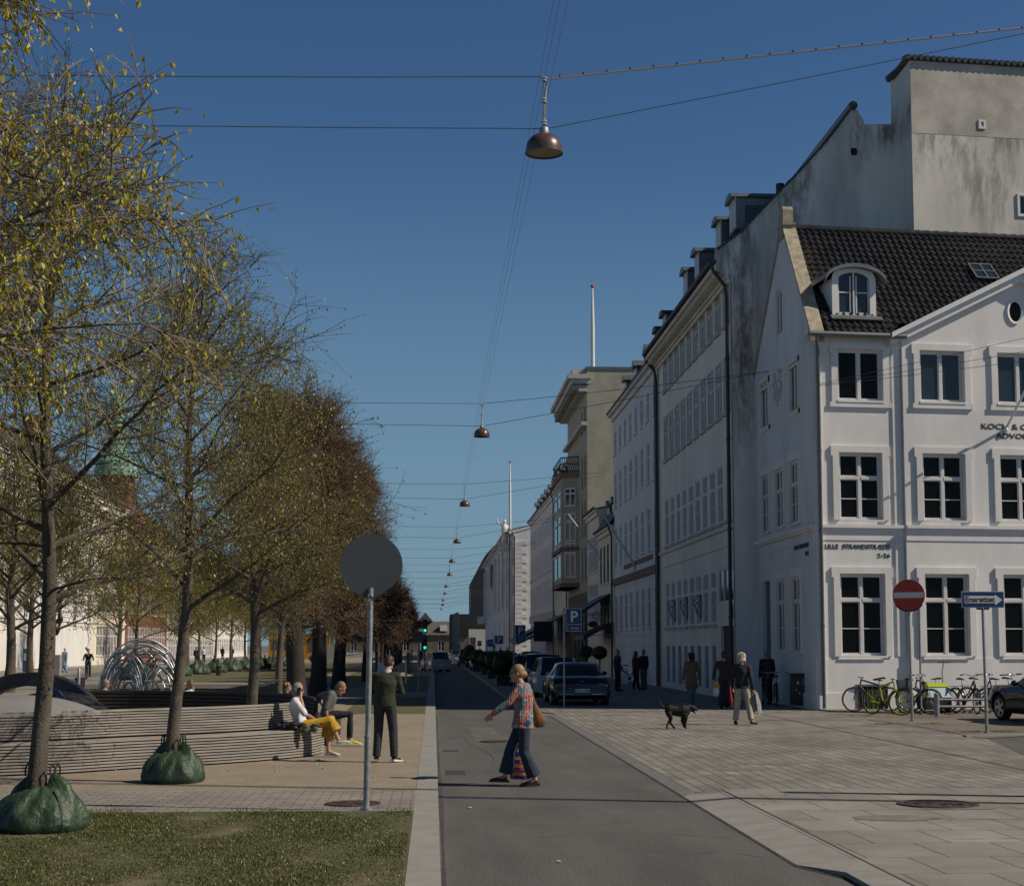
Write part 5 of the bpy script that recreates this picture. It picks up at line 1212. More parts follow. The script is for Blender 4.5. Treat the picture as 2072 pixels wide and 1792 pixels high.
# ================================================================ street lamps and their wires
RIM = atY(1101, 311, 27).z; LX = atY(1101, 311, 27).x
def lamp_parts():
    root = thing('hanging_lamp', 'x', 'street lamp', (0, 0, 0))
    m = MB(); r, h = .325, .36; pr = [(.0001, h + .0), (.05, h)] + [(r * sin(pi / 2 * i / 10) ** .85 if i else .06, .06 + (h - .06) * cos(pi / 2 * i / 10)) for i in range(1, 11)] + [(r, .02), (r + .008, .015), (r + .008, -.005), (r - .01, -.005), (r - .012, .02), (r - .02, .06), (.2, .24), (.001, .3)]
    m.lathe(pr, n=36); m.build('shade', 'lamp_brown', root, smooth=40)
    m = MB(); m.lathe([(.001, .025), (r - .014, .025)], n=32); m.build('lamp_glass', 'lamp_glass', root)
    m = MB(); m.lathe([(.001, h + .10), (.075, h + .10), (.085, h + .08), (.085, h + .0), (.06, h - .01)], n=18); m.build('collar', 'galv', root, smooth=40)
    m = MB(); z = h + .08; m.tube([(0, 0, z), (0, 0, z + .96)], .014, n=6); m.tube([(.02, 0, z + .15), (.03, .01, z + .3), (.016, .01, z + .48)], .013, n=6); m.tube([(.0, 0, z + .62), (.05, 0, z + .75), (.02, 0, z + .9), (.08, 0, z + .98)], .008, n=5)
    m.tube([(.01, 0, z + .14), (-.012, .01, z + .3)], .02, n=6); m.build('rod', 'galv', root)
    m = MB()
    for zz in (h + .17, h + .57, h + .96):
        for d in (0, .05): m.lathe([(.016, zz + d - .008), (.05, zz + d - .014), (.055, zz + d), (.04, zz + d + .014), (.018, zz + d + .022)], n=14)
    m.build('insulator', 'porcelain', root, smooth=50)
    return root
lamp0 = lamp_parts(); bpy.context.view_layer.update()
lamps = [(27, 'nearest hanging street lamp, a large brown dome high over the road'), (65, 'second hanging street lamp, smaller dome beyond the nearest'), (98, 'third hanging street lamp down the road'), (134, 'fourth hanging street lamp down the road'), (166, 'fifth hanging street lamp down the road'),
         (198, 'sixth hanging street lamp down the road'), (238, 'seventh hanging street lamp down the road'), (272, 'eighth hanging street lamp, tiny in the distance'), (312, 'ninth hanging street lamp, tiny in the distance'), (350, 'tenth hanging street lamp, tiny in the distance'), (392, 'farthest hanging street lamp above the end of the road')]
def wire(a, b, r, label, sag=.0, m='wire', cat='cable', group='span wires holding the street lamps', name='span_wire'):
    a, b = V(a), V(b); n = 10 if sag else 2; pts = []
    for i in range(n + 1): t = i / n; p = a + (b - a) * t; p.z -= sag * 4 * t * (1 - t); pts.append(p - a)
    w = MB(); w.tube(pts, r, n=5, cap=False); return tag(w.build(name, m, loc=a), label, cat, group)
ordw = ('nearest', 'second', 'third', 'fourth', 'fifth', 'sixth', 'seventh', 'eighth', 'ninth', 'tenth', 'farthest')
for i, (Y, lab) in enumerate(lamps):
    x = LX + (.0 if i % 2 == 0 else .06)
    if i == 0: lamp0.location = (x, Y, RIM); lamp0['label'] = lab; lamp0['group'] = 'lamps hung on wires over the road'
    else: dup(lamp0, (x, Y, RIM), i * .7, lab, 'lamps hung on wires over the road')
    r = .0075 + Y * 5e-5; zu, zl = RIM + 1.39, RIM + .45
    if i == 0: ru, rl = atY(2072, 55, 27), atY(2072, 65, 27); ru = V((x, Y, zu)) + (ru - V((x, Y, zu))) * 1.5; rl = V((x, Y, zl)) + (rl - V((x, Y, zl))) * 1.5
    elif i == 1: ru, rl = V((11.72, 54.3, atX(1573, 738, 11.72).z)), V((11.72, 54.6, atX(1560, 745, 11.72).z))
    else: ru, rl = V((10.8, Y + 1, RIM + 2.3)), V((10.8, Y + 1.5, RIM + 2.15))
    wire((x - .05, Y, zu), (-33, Y + 1, zu + 1.6 * (.35 if i == 0 else .6)), r, 'upper span wire running left from the %s hanging lamp' % ordw[i], .25)
    wire((x - .05, Y, zl), (-33, Y + 1, zl + 1.9 * (.35 if i == 0 else .6)), r, 'lower span wire running left from the %s hanging lamp' % ordw[i], .2)
    if i: wire((x + .05, Y, zu), ru, r, 'upper span wire running right from the %s hanging lamp' % ordw[i], .05)
    wire((x + .05, Y, zl), rl, r, 'lower span wire running right from the %s hanging lamp' % ordw[i], .03)
    if i == 0:
        a, b = V((x + .08, Y, zu)), ru; t = thing('power_cable', 'thick pale power cable with black clips running right from the nearest lamp', 'cable', tuple(a)); w = MB(); w.tube([(-.06, 0, -.45), (-.05, 0, -.25), (0, 0, -.04), b - a], .018, n=7); w.build('sheath', 'cable', t, smooth=60)
        L = (b - a).length
        for k in range(int(L / .42)): p = (b - a) * ((k * .42 + .2) / L); w = MB(); w.tube([p - (b - a).normalized() * .012, p + (b - a).normalized() * .010], .023, n=7); w.build('clip', 'black_plastic', t)
for k, (dx, lab) in enumerate(((-.11, 'left of the three long wires running down the street'), (-.02, 'middle of the three long wires running down the street'), (.10, 'right one of the three long wires running down the street'))):
    wire((LX + dx, -6, RIM + 1.22), (LX + dx, 400, RIM + 1.22), .0032, lab, 0, group='long wires along the street', name='street_wire')
cw = W0 @ V((.1, -.2, 10.1))
for k, (yy, lab) in enumerate(((683, 'upper wire fixed to the corner house downpipe'), (713, 'middle wire fixed to the corner house downpipe'), (733, 'lower wire fixed to the corner house downpipe'))):
    a = atX(1661, 753, cw.x); wire((cw.x, cw.y, cw.z - .03 * k), atY(2110, yy - 8, 44), .0075, lab, .02, group='wires fixed to the corner house', name='house_wire')
# ================================================================ signs
SGN = 'round and square traffic sign posts'
def fr_at(p, ang): return Matrix.Translation(p) @ Matrix.Rotation(ang, 4, 'Z')
def post(t, foot, top, r=.033, m='galv', joint=True):
    w = MB(); f, p = V(foot), V(top); w.tube([f - f, (p - f) * .33], r * 1.12, n=14); w.tube([(p - f) * .33, p - f], r, n=14); 
    if joint: w.tube([(p - f) * .325, (p - f) * .335], r * 1.3, n=14)
    w.tube([V((0, 0, 0)), V((0, 0, .04))], r * 2, n=14)
    return w.build('post', m, t, smooth=50)
def disc(mb, c, r, th, n=40, m=0, ang=0.0):
    # standing disc, front facing -y (rotated by ang)
    R_ = Matrix.Rotation(ang, 3, 'Z'); vs = []
    for y in (-th / 2, th / 2):
        for i in range(n): a = 2 * pi * i / n; vs.append(V(c) + R_ @ V((r * cos(a), y, r * sin(a))))
    mb.add(vs, [tuple(range(n)), tuple(range(2 * n - 1, n - 1, -1))] + [(i, n + i, n + (i + 1) % n, (i + 1) % n) for i in range(n)], m)
f = G(741, 1640, LZ); tp = atY(750, 1206, f.y); c = atY(751, 1144, f.y); r = 63.5 / 3200 * f.y
t = thing('traffic_sign', 'back of a large round grey traffic sign on a leaning galvanised post by the lawn', 'traffic sign', tuple(f), 0, SGN)
post(t, f, tp + V((0, 0, .1)), .034)
w = MB(); cc = c - f; disc(w, cc, r, .012, 56); w.build('sign_plate', 'sign_grey', t)
w = MB(); n = 22
arc = [(cc.x + (r + .004) * cos(a), cc.y - .012, cc.z + (r + .004) * sin(a)) for a in [R(212 + 116 * i / n) for i in range(n + 1)]]
w.tube(arc, [(.030, .012)] * len(arc), n=6, side=(0, 1, 0)); 
for i in (0, 6, 11, 16, 22): w.ell((arc[i][0] * 1.0, arc[i][1] - .03, arc[i][2] + .012), (.014, .014, .014), n=8, k=5)
w.build('clamp_band', 'black_metal', t, smooth=50)
w = MB(); w.bar((cc.x - .02, cc.y - .02, cc.z - r * .9), (cc.x - .02, cc.y - .02, cc.z - r - .05), .05, .03); w.build('bracket', 'galv', t)
# no entry
f = G(1846, 1459, PZ); tp = atY(1839, 1236, f.y); c = atY(1838.5, 1204, f.y) - f; r = 32.8 / 3200 * f.y
t = thing('traffic_sign', 'red round no entry sign with white bar on a slim leaning post', 'traffic sign', tuple(f), 0, SGN); post(t, f, tp)
a_ = R(-28); w = MB(); disc(w, c, r, .014, 48, 0, a_); w.build('sign_plate', 'sign_red', t)
w = MB(); R_ = Matrix.Rotation(a_, 3, 'Z'); q = [c + R_ @ V((x, -.011, z)) for x, z in ((-r * .93, -.16 * r), (r * .93, -.16 * r), (r * .93, .19 * r), (-r * .93, .19 * r))]; w.poly(q); w.build('white_bar', 'sign_white', t)
w = MB(); arc = [c + R_ @ V(((r + .003) * cos(a), 0, (r + .003) * sin(a))) for a in [R(215 + 110 * i / 14) for i in range(15)]]; w.tube(arc, .018, n=6); w.build('clamp_band', 'black_metal', t, smooth=50)
f = G(1864, 1446, PZ); tp = atY(1860, 1222, f.y)
t = thing('sign_post', 'plain galvanised post with a small empty bracket behind the no entry sign', 'post', tuple(f)); post(t, f, tp, .03)
w = MB(); z0, z1 = atY(1862, 1266, f.y).z, atY(1862, 1241, f.y).z
for z in (z0, z1): w.bar((-.0, 0, z - f.z), (-.18, 0, z - f.z), .02, .02)
w.bar((-.18, 0, z0 - f.z), (-.18, 0, z1 - f.z), .02, .02); w.build('bracket', 'galv', t)
# one way arrow
f = G(1997, 1483, PZ); tp = atY(1988.5, 1229, f.y); t = thing('traffic_sign', 'blue rectangular sign reading Ensrettet in a white arrow', 'traffic sign', tuple(f), 0, SGN); post(t, f, tp)
p0, p1 = atY(1946, 1229, f.y) - f, atY(2031, 1196, f.y) - f; W_, H_ = p1.x - p0.x, p1.z - p0.z
w = MB(); w.box((p0.x, -.012, p0.z), (p1.x, .012, p1.z)); w.build('sign_plate', 'sign_white', t)
w = MB(); e = .012; w.box((p0.x + e, -.016, p0.z + e), (p1.x - e, -.013, p1.z - e)); w.build('blue_field', 'sign_blue', t)
w = MB(); L = lambda u, v: (p0.x + W_ * u, -.019, p0.z + H_ * v); w.poly([L(.065, .28), L(.78, .28), L(.78, .15), L(.955, .48), L(.78, .80), L(.78, .72), L(.065, .72)]); w.build('arrow', 'sign_white', t)
o = text_obj('sign_lettering', 'Ensrettet', H_ * .47, 'ink', t, bold=.004, ext=.001); wd = max(v.co.x for v in o.data.vertices); o.matrix_local = Matrix.Translation((p0.x + W_ * .08, -.022, p0.z + H_ * .36)) @ UPR @ Matrix.Diagonal((W_ * .70 / wd, 1, 1, 1))
w = MB(); w.box((-.14 + tp.x - f.x, -.03, p0.z - .045), (.14 + tp.x - f.x, .03, p0.z)); w.build('bracket', 'black_metal', t)
# parking signs
def psign(label, px0, py0, px1, py1, postx, Y, footz=PZ, sub=True, col='sign_blue', extra=None, r=.03, z0frac=.71, arch=False):
    a, b = atY(px0, py1, Y), atY(px1, py0, Y); f = atY(postx, 1400, Y); f = V((f.x, Y, footz)); t = thing('parking_sign', label, 'traffic sign', tuple(f), 0, 'blue parking signs along the street')
    w = MB(); w.tube([(0, 0, 0), (0, 0, b.z - f.z + .03)], r, n=10); w.build('post', 'galv', t, smooth=50)
    x0, x1, z0, z1 = a.x - f.x, b.x - f.x, a.z - f.z, b.z - f.z; W_, H_ = x1 - x0, z1 - z0; e = W_ * .04
    w = MB(); w.box((x0, -.05, z0), (x1, -.035, z1)); w.build('sign_plate', 'sign_white', t)
    zs = z1 - H_ * z0frac if sub else z0
    w = MB(); w.box((x0 + e * .6, -.054, zs + e * .6), (x1 - e * .6, -.051, z1 - e * .6))
    if sub: w.box((x0 + e * .6, -.054, z0 + e * .6), (x1 - e * .6, -.051, zs))
    w.build('blue_field', col, t)
    hh = z1 - zs; o = text_obj('letter', 'P', hh * .95, 'sign_white', t, bold=.012 * hh, ext=.001); o.matrix_local = Matrix.Translation((x0 + W_ * .27, -.058, zs + hh * .17)) @ UPR
    if sub: o = text_obj('sign_lettering', '↑  15 min' if False else '|   15 min', H_ * .13, 'sign_white', t, bold=.001, ext=.001); o.matrix_local = Matrix.Translation((x0 + W_ * .1, -.058, z0 + H_ * .10)) @ UPR
    return t
psign('tall blue parking sign reading P and 15 min beside the dark coupe', 1144.6, 1230.5, 1176.3, 1276.7, 1141.5, 51)
psign('second blue parking sign with P farther along the parked cars', 1042, 1264, 1063, 1294, 1039.5, 76)
psign('light blue parking garage sign with P before the palace', 1000.7, 1285, 1018.6, 1302.8, 999.3, 118, sub=False, col='sign_cyan')
psign('small dark blue parking sign with P near the black theatre', 965.7, 1296, 974.5, 1306.5, 970, 160, sub=False)
psign('narrow blue parking banner with P by the theatre corner', 925, 1296, 931.8, 1313, 931, 235, col='sign_cyan', z0frac=.55)
def board(label, x0, y0, x1, y1, postx, Y, m, cat='sign', txt=None, tm='sign_white', foot=None, name='sign_board'):
    a, b = atY(x0, y1, Y), atY(x1, y0, Y); f = V((atY(postx, 1350, Y).x, Y, foot if foot is not None else PZ)); t = thing(name, label, cat, tuple(f))
    w = MB(); w.tube([(0, 0, 0), (0, 0, b.z - f.z)], .04, n=8); w.build('post', 'galv', t); w = MB(); w.box((a.x - f.x, -.07, a.z - f.z), (b.x - f.x, -.045, b.z - f.z)); w.build('board', m, t)
    if txt: o = text_obj('sign_lettering', txt, (b.z - a.z) * .45, tm, t, ext=.001); wd = max(v.co.x for v in o.data.vertices); o.matrix_local = Matrix.Translation((a.x - f.x + (b.x - a.x) * .12, -.08, a.z - f.z + (b.z - a.z) * .4)) @ UPR @ Matrix.Diagonal(((b.x - a.x) * .76 / wd, 1, 1, 1))
    return t
board('blue sign reading TAXI on a post before the white palace', 986, 1293, 998, 1308, 984.5, 115, 'sign_cyan', txt='TAXI', tm='sign_white')
t = board('white zone sign with a ring and a panel below near the theatre', 951, 1289, 962.6, 1324, 949, 170, 'stone_trim')
w = MB(); c_ = atY(956.8, 1295, 170) - V(t.location); w.tube([(c_.x + .24 * cos(a), -.09, c_.z + .24 * sin(a)) for a in [2 * pi * i / 18 for i in range(18)]], .035, n=6, close=True); w.build('ring', 'sign_red', t)
board('white notice board with printed rows behind the man in the green sweater', 764, 1340, 780.5, 1363, 772, 62, 'sign_white', foot=LZ, name='notice_board', cat='notice board')
t = board('small blue arrow plate under the parking garage sign', 997.5, 1304, 1002.5, 1312.8, 999.2, 117.6, 'sign_cyan')
# dark round sign farther on, traffic lights, bollards
Y = 66; c = atY(847.3, 1288, Y); f = V((c.x, Y, LZ)); t = thing('traffic_sign', 'small dark round sign seen from behind next to the traffic light', 'traffic sign', tuple(f), 0, SGN)
w = MB(); w.tube([(0, 0, 0), (0, 0, c.z - f.z)], .03, n=8); w.build('post', 'galv', t); w = MB(); disc(w, (0, -.05, c.z - f.z), .235, .012, 28); w.build('sign_plate', 'sign_grey', t)
mk('green_light', (.0, .5, .35), .4, 0, emit=(.02, 1, .62), strength=1.3); mk('dead_lens', (.01, .01, .01), .3, 0)
def tlight(label, px, ys, Y, foot, s=1.0, facing=0):
    c = atY(px, ys[0], Y); f = V((c.x, Y, foot)); t = thing('traffic_light', label, 'traffic light', tuple(f), facing, 'traffic lights showing green')
    w = MB(); w.tube([(.0, 0, 0), (0, 0, c.z - f.z + .7)], .055, n=10); w.build('pole', 'black_metal', t)
    for y in ys:
        z = atY(px, y, Y).z - f.z; w = MB(); w.box((-.16, -.32, z - .17), (.16, -.06, z + .82)); o = w.build('signal_head', 'black_plastic', t)
        for k in range(3):
            w = MB(); w.lathe([(.0001, 0), (.105, 0)], (0, 0, 0), 18, axis='y'); w.v = [(x, -.325, zz + z + k * .32) for x, y_, zz in w.v]; w.build('lens', 'green_light' if k == 0 else 'dead_lens', o)
            w = MB(); w.lathe([(.12, 0), (.12, .16)], (0, 0, 0), 14, axis='y', a0=0, a1=pi); w.v = [(x, -.325 - y_, zz + z + k * .32) for x, y_, zz in w.v]; w.build('visor', 'black_plastic', o)
    return t
tlight('traffic light pole with two green lights at the crossing', 860, (1275, 1309.6), 117, LZ)
tlight('small far traffic light showing green beside the yellow bus', 650 * 0 + 649.5, (1320,), 150, LZ)
for (px, y0, y1, lab, m_) in ((808.6, 1343, 1384, 'grey metal bollard post on the shaded lawn', 'galv'), (821.3, 1335, 1382, 'pale slim post leaning on the shaded lawn', 'sign_white'), (833, 1313, 1356, 'tall dark post beside the crossing lawn', 'black_metal')):
    b = G(px, y1, LZ); h = atY(px, y0, b.y).z - LZ; w = MB(); w.tube([(0, 0, 0), (0, 0, h - .04), (0, 0, h)], [.05, .05, .02], n=10); tag(w.build('bollard', m_, loc=b, smooth=50), lab, 'post')
for (x0, y0, x1, y1, Y, lab) in ((822.5, 1320, 831, 1336, 112, 'dark menu board standing under the clipped trees'), (844.5, 1314, 858.5, 1335, 125, 'black framed poster stand before the crossing')):
    a, b = atY(x0, y1, Y), atY(x1, y0, Y); t = thing('poster_stand', lab, 'poster stand', (a.x, Y, LZ)); w = MB(); w.box((0, 0, 0), (b.x - a.x, .12, b.z - LZ)); w.build('frame', 'stone_trim' if Y > 120 else 'black_metal', t); w = MB(); w.box((.1, -.02, .25), (b.x - a.x - .1, -.005, b.z - LZ - .1)); w.build('poster', 'black_metal', t)

# ================================================================ the slatted bench ring
def bench(label, pts, z0, n_back, n_seat, seat_d=.5, seat_h=.47, back_h=.92, out=1, m='wood', seat=True, grp='curved slatted benches around the play area', ends=True):
    P = spline([(p[0], p[1], 0) for p in pts], 8); N = []
    for i in range(len(P)):
        t_ = (P[min(i + 1, len(P) - 1)] - P[max(0, i - 1)]).normalized(); N.append(V((t_.y, -t_.x, 0)) * out)
    root = thing('curved_bench', label, 'bench', (P[0].x, P[0].y, LZ), 0, grp); O = V((P[0].x, P[0].y, 0))
    def sweep(mb, off0, off1, za, zb):
        for i in range(len(P) - 1):
            q = []
            for z in (za, zb):
                for (k, o_) in ((i, off0), (i + 1, off0), (i + 1, off1), (i, off1)): p = P[k] + N[k] * o_ - O; q.append((p.x, p.y, z))
            mb.hexa(q)
    # P is the foot line of the seat front; N points to the viewer
    back = MB(); top = back_h; k = n_back; zb = (seat_h + .02) if seat else .05; stp = (top - zb) / k
    for i in range(k):
        th = stp * (.62 if i < k - 1 else .8); sweep(back, -seat_d - .045, -seat_d, zb + i * stp + stp * .2, zb + i * stp + stp * .2 + th)
    back.build('backrest', m, root)
    if seat:
        s = MB(); k = 6; w_ = seat_d / k
        for i in range(k): sweep(s, -w_ * i - w_ * .82, -w_ * i, seat_h - .03, seat_h)
        s.build('seat', m, root)
        s = MB(); k = n_seat; stp = (seat_h - .05) / k
        for i in range(k): sweep(s, -.035, 0, .02 + i * stp, .02 + i * stp + stp * .62)
        s.build('front_slats', m, root)
    s = MB(); sweep(s, -seat_d - .03, -.06 if seat else -seat_d - .05, .02, seat_h - .05 if seat else .1)
    sweep(s, -seat_d - .075, -seat_d - .05, .02, back_h - .05)
    for i in (0, len(P) - 1):
        p, nn_ = P[i] - O, N[i]; a, b = p - nn_ * (seat_d + .05), p + nn_ * .0
        s.bar((a.x, a.y, .45 * 1), (b.x, b.y, .45), .06, .0 + .84 * 0 + .8 if False else .06)
    s.build('frame', 'wood_dark', root)
    return root
near = []
for x, y in ((-60, 1575), (0, 1570), (141, 1564), (289, 1554), (436, 1546), (554, 1537), (628, 1529), (656, 1522)): p = G(x, y, LZ); near.append((p.x, p.y))
bench('long curved slatted timber bench in sun facing the gravel path', near, LZ, 10, 9)
pe = G(688, 1489, LZ)
far = []
for x, y, Y in ((178, 1404, 37.2), (300, 1405, 37.0), (440, 1407, 36.2), (560, 1411, 35.0), (618, 1415, 33.4), (640, 1420, 32.0)): p = atY(x, y, Y); far.append((p.x, p.y - .55))
bench('dark slatted bench back curving behind the play area on the far side of the ring', far, LZ, 11, 9, seat=False, m='wood_dark', seat_d=.0)
sb_ = [G(664, 1508, LZ), G(678, 1496, LZ), G(690, 1486, LZ)]
bench('short slatted bench end where the grey shirted man leans', [(p.x, p.y) for p in sb_], LZ, 3, 8, m='wood_dark', back_h=.52, out=1)
# posts and rope near the ring, steel loops
def bollard(label, px, ytop, ybase, r=.05, m='black_metal', name='bollard', zz=LZ):
    b = G(px, ybase, zz); h = atY(px, ytop, b.y).z - zz; w = MB(); w.tube([(0, 0, 0), (0, 0, h - .03), (0, 0, h)], [r, r, r * .7], n=12); return tag(w.build(name, m, loc=b, smooth=40), label, 'post'), b, h
bollard('black rope post standing behind the bench ring', 563.5, 1369, 1455, .075)
bollard('short black post just behind the sunlit bench back', 526.5, 1409, 1462, .055)
bollard('slim steel post beside the dark waste bin', 159, 1353, 1405, .06, 'steel')
w = MB(); a, b = atY(508, 1389, 33.5), atY(561, 1375, 38.5); w.tube([a - a, (b - a) * .5 - V((0, 0, .03)), b - a], .035, n=6); tag(w.build('rope', 'black_plastic', loc=a), 'black strap stretched between the third tree trunk and the rope post', 'rope')
for (x0, x1, y0, y1, lab) in ((151, 172, 1371, 1398, 'dark waste bin beside the slim steel post'), (436, 448, 1347, 1366, 'far black waste bin among the green water bags')):
    b = G((x0 + x1) / 2, y1, LZ); a = atY(x0, y1, b.y); c = atY(x1, y0, b.y); r = (c.x - a.x) / 2; h = c.z - LZ
    t = thing('waste_bin', lab, 'bin', tuple(b)); w = MB(); w.lathe([(.0001, 0), (r * .88, 0), (r, h * .9), (r, h), (r * .9, h), (r * .85, h * .8), (.001, h * .8)], n=20); w.build('body', 'black_plastic', t, smooth=40); w = MB(); w.tube([(r * cos(a_), r * sin(a_), h) for a_ in [2 * pi * i / 20 for i in range(20)]], .02, n=5, close=True); w.build('rim', 'black_metal', t)
# ================================================================ play area
mk('rubber_mound', (.20, .20, .195), .95, .08, 2, .4, 60, fine=.15); mk('rubber_dark', (.04, .04, .042), .6, .15, 2)
c = atY(60, 1480, 29.5); mt = thing('rubber_mound', 'low grey rubber play mound with small black climbing grips behind the bench', 'play mound', (-7.6, 29.5, LZ))
w = MB(); n, k = 44, 14; rx, ry, rz = 1.95, 1.8, 1.04; vs = []; 
for i in range(k + 1):
    tt_ = pi / 2 * i / k
    for j in range(n): a = 2 * pi * j / n; vs.append((rx * cos(tt_) * cos(a) * (1 + .03 * sin(3 * a)), ry * cos(tt_) * sin(a), rz * sin(tt_) ** .9))
w.add(vs, [(i * n + j, i * n + (j + 1) % n, (i + 1) * n + (j + 1) % n, (i + 1) * n + j) for i in range(k) for j in range(n)]); w.build('mound', 'rubber_mound', mt, smooth=60)
w = MB(); 
for q in ((-.9, -1.35, .78), (-.35, -1.2, .93), (-1.5, -1.1, .75)): w.ell(q, (.07, .05, .04), n=8, k=5)
w.build('grips', 'black_plastic', mt, smooth=60)
t = thing('play_dome', 'dark glossy arched play shell with blue rail behind the grey mound', 'play dome', (-7.4, 31.6, LZ))
w = MB(); n, k = 40, 12; vs = []
for i in range(k + 1):
    tt_ = pi / 2 * i / k
    for j in range(n): a = 2 * pi * j / n; vs.append((1.3 * cos(tt_) * cos(a), .9 * cos(tt_) * sin(a), 1.05 * sin(tt_) ** .8))
w.add(vs, [(i * n + j, i * n + (j + 1) % n, (i + 1) * n + (j + 1) % n, (i + 1) * n + j) for i in range(k) for j in range(n)]); w.build('shell', 'rubber_dark', t, smooth=60)
w = MB(); w.tube([(-.25, -.5, .85), (-.18, -.55, 1.0), (0, -.6, 1.1), (.2, -.6, 1.08), (.3, -.55, .95), (.3, -.5, .7)], .028, n=8); w.build('rail', 'sign_blue', t, smooth=60)
t = thing('play_arch', 'flat black arched play ridge far left behind the mound', 'play arch', (-8.4, 33.5, LZ)); w = MB(); n = 24
o_ = [(1.6 * cos(pi * i / n), 0, 1.38 * sin(pi * i / n)) for i in range(n + 1)]; i_ = [(1.25 * cos(pi * i / n), 0, 1.1 * sin(pi * i / n)) for i in range(n + 1)]
w.prism(o_ + i_[::-1], (0, .6, 0)); w.build('arch', 'rubber_dark', t)
# climbing dome of bent steel tubes
dc = atY(286, 1400, 52.0); DX, DY = dc.x, 52.0; t = thing('climbing_dome', 'arched climbing frame of many bent steel tubes on the square', 'climbing frame', (DX, DY, LZ))
a = R(90); w = MB(); Rw = 80 / 3200 * 52; Hh = atY(286, 1292, 52).z - LZ
def hoop(mb, x0, x1, y0, y1, h, r=.033, lean=0, n=22): 
    mb.tube([(x0 + (x1 - x0) * (1 - cos(pi * i / n)) / 2, y0 + (y1 - y0) * (1 - cos(pi * i / n)) / 2 + lean * sin(pi * i / n), h * sin(pi * i / n) ** .85) for i in range(n + 1)], r, n=7)
for k in range(9): hoop(w, -Rw + .05 * k, Rw - .20 * k * (k % 2), -.5 + .15 * k, .5 - .13 * k, Hh * (1 - .045 * k), r=.026, lean=.5 * sin(k * 2.1))
for k in range(7): hoop(w, -Rw + .34 * k, Rw - .05 * k, .5 - .2 * k, -.5 + .2 * k, Hh * (.97 - .085 * k), r=.024, lean=.35 * cos(k * 1.7))
w.build('main_hoops', 'steel', t, smooth=60)
w = MB()
for k in range(6):
    s_ = 1 - k * .14; hoop(w, -Rw * s_ * .98, Rw * s_ * .2 + .2 * k * 0, -.3, -1.2 - .1 * k, Hh * s_ * .8); hoop(w, -Rw * s_ * .2, Rw * s_ * .98, 1.2, .3, Hh * s_ * .8)
w.build('cross_hoops', 'steel', t, smooth=60)
w = MB()
for z in (.35, .75, 1.2, 1.65, 2.05):
    xx = Rw * sqrt(max(0, 1 - (z / Hh) ** 2.3)); w.tube([(-xx, -.3, z), (xx, -.3, z)], .02, n=6); w.tube([(-xx, .5, z), (xx, .5, z)], .02, n=6)
w.build('rails', 'steel', t, smooth=60)
w = MB(); w.lathe([(.0001, .03), (.8, .04), (.95, .08), (.98, .15), (.9, .2), (.001, .14)], (.1, 0, .30), 28); tag(w.build('basket_swing', 'rubber', loc=(DX, DY - .4, LZ), smooth=50), 'black round basket swing seat hanging inside the steel climbing dome', 'swing')
# bust on a tall granite plinth
b = G(107, 1393, LZ); t = thing('bust_monument', 'dark bronze bust on a tall grey stone plinth behind the nearest trunk', 'monument', tuple(b)); s = b.y / 3200
h = (1393 - 1326) * s; w = MB(); w.prism([(-14 * s, -10 * s, 0), (14 * s, -10 * s, 0), (14 * s, 10 * s, 0), (-14 * s, 10 * s, 0)], (0, 0, h)); w.build('plinth', 'granite', t)
w = MB(); w.lathe([(.0001, h + .9), (.16, h + .88), (.22, h + .7), (.2, h + .5), (.12, h + .38), (.2, h + .3), (.36, h + .2), (.4, h + .05), (.22, h)], n=14); w.ell((.06, -.05, h + 1.15), (.2, .24, .3)); w.tube([(.05, 0, h + 1.3), (.25, 0, h + 1.6), (.2, 0, h + 2.0)], [.18, .14, .06], n=8)
place('bust', remesh(w, .03, 2, 'bust', ('black_metal',)), t)
# green bronze figure between the dark trunks
b = atY(676, 1340, 175); t = thing('bronze_statue', 'green bronze standing figure on a plinth between the dark trunks', 'statue', (b.x, 175, LZ)); s = 175 / 3200
w = MB(); w.box((-.9, -.9, 0), (.9, .9, 2.0)); w.build('plinth', 'granite', t)
w = MB(); w.tube([(0, 0, 2.0), (0, 0, 3.2), (0, 0, 4.3), (0, 0, 4.8), (0, 0, 5.0)], [.5, .55, .6, .45, .16], n=12); w.ell((0, 0, 5.25), (.22, .24, .3)); w.tube([(0, 0, 5.35), (0, 0, 5.42), (0, 0, 5.43), (0, 0, 5.65)], [.36, .36, .22, .2], n=12); w.tube([(-.5, 0, 4.6), (-.75, 0, 3.8), (-.5, -.3, 3.3)], .17, n=7); w.tube([(.5, 0, 4.6), (.75, 0, 3.8), (.6, .2, 3.1)], .17, n=7)
place('figure', remesh(w, .06, 2, 'figure', ('copper',)), t)
# info pillar by the white house
b = G(53, 1359, LZ); s = b.y / 3200; t = thing('info_pillar', 'narrow dark blue information pillar with posters before the white house', 'pillar', tuple(b)); h = (1359 - 1313) * s; w = MB(); w.box((-6 * s, -.2, 0), (6 * s, .2, h)); w.build('pillar', 'sign_blue', t); w = MB(); w.box((-4 * s, -.23, h * .5), (4 * s, -.205, h * .8)); w.build('poster', 'copper', t)
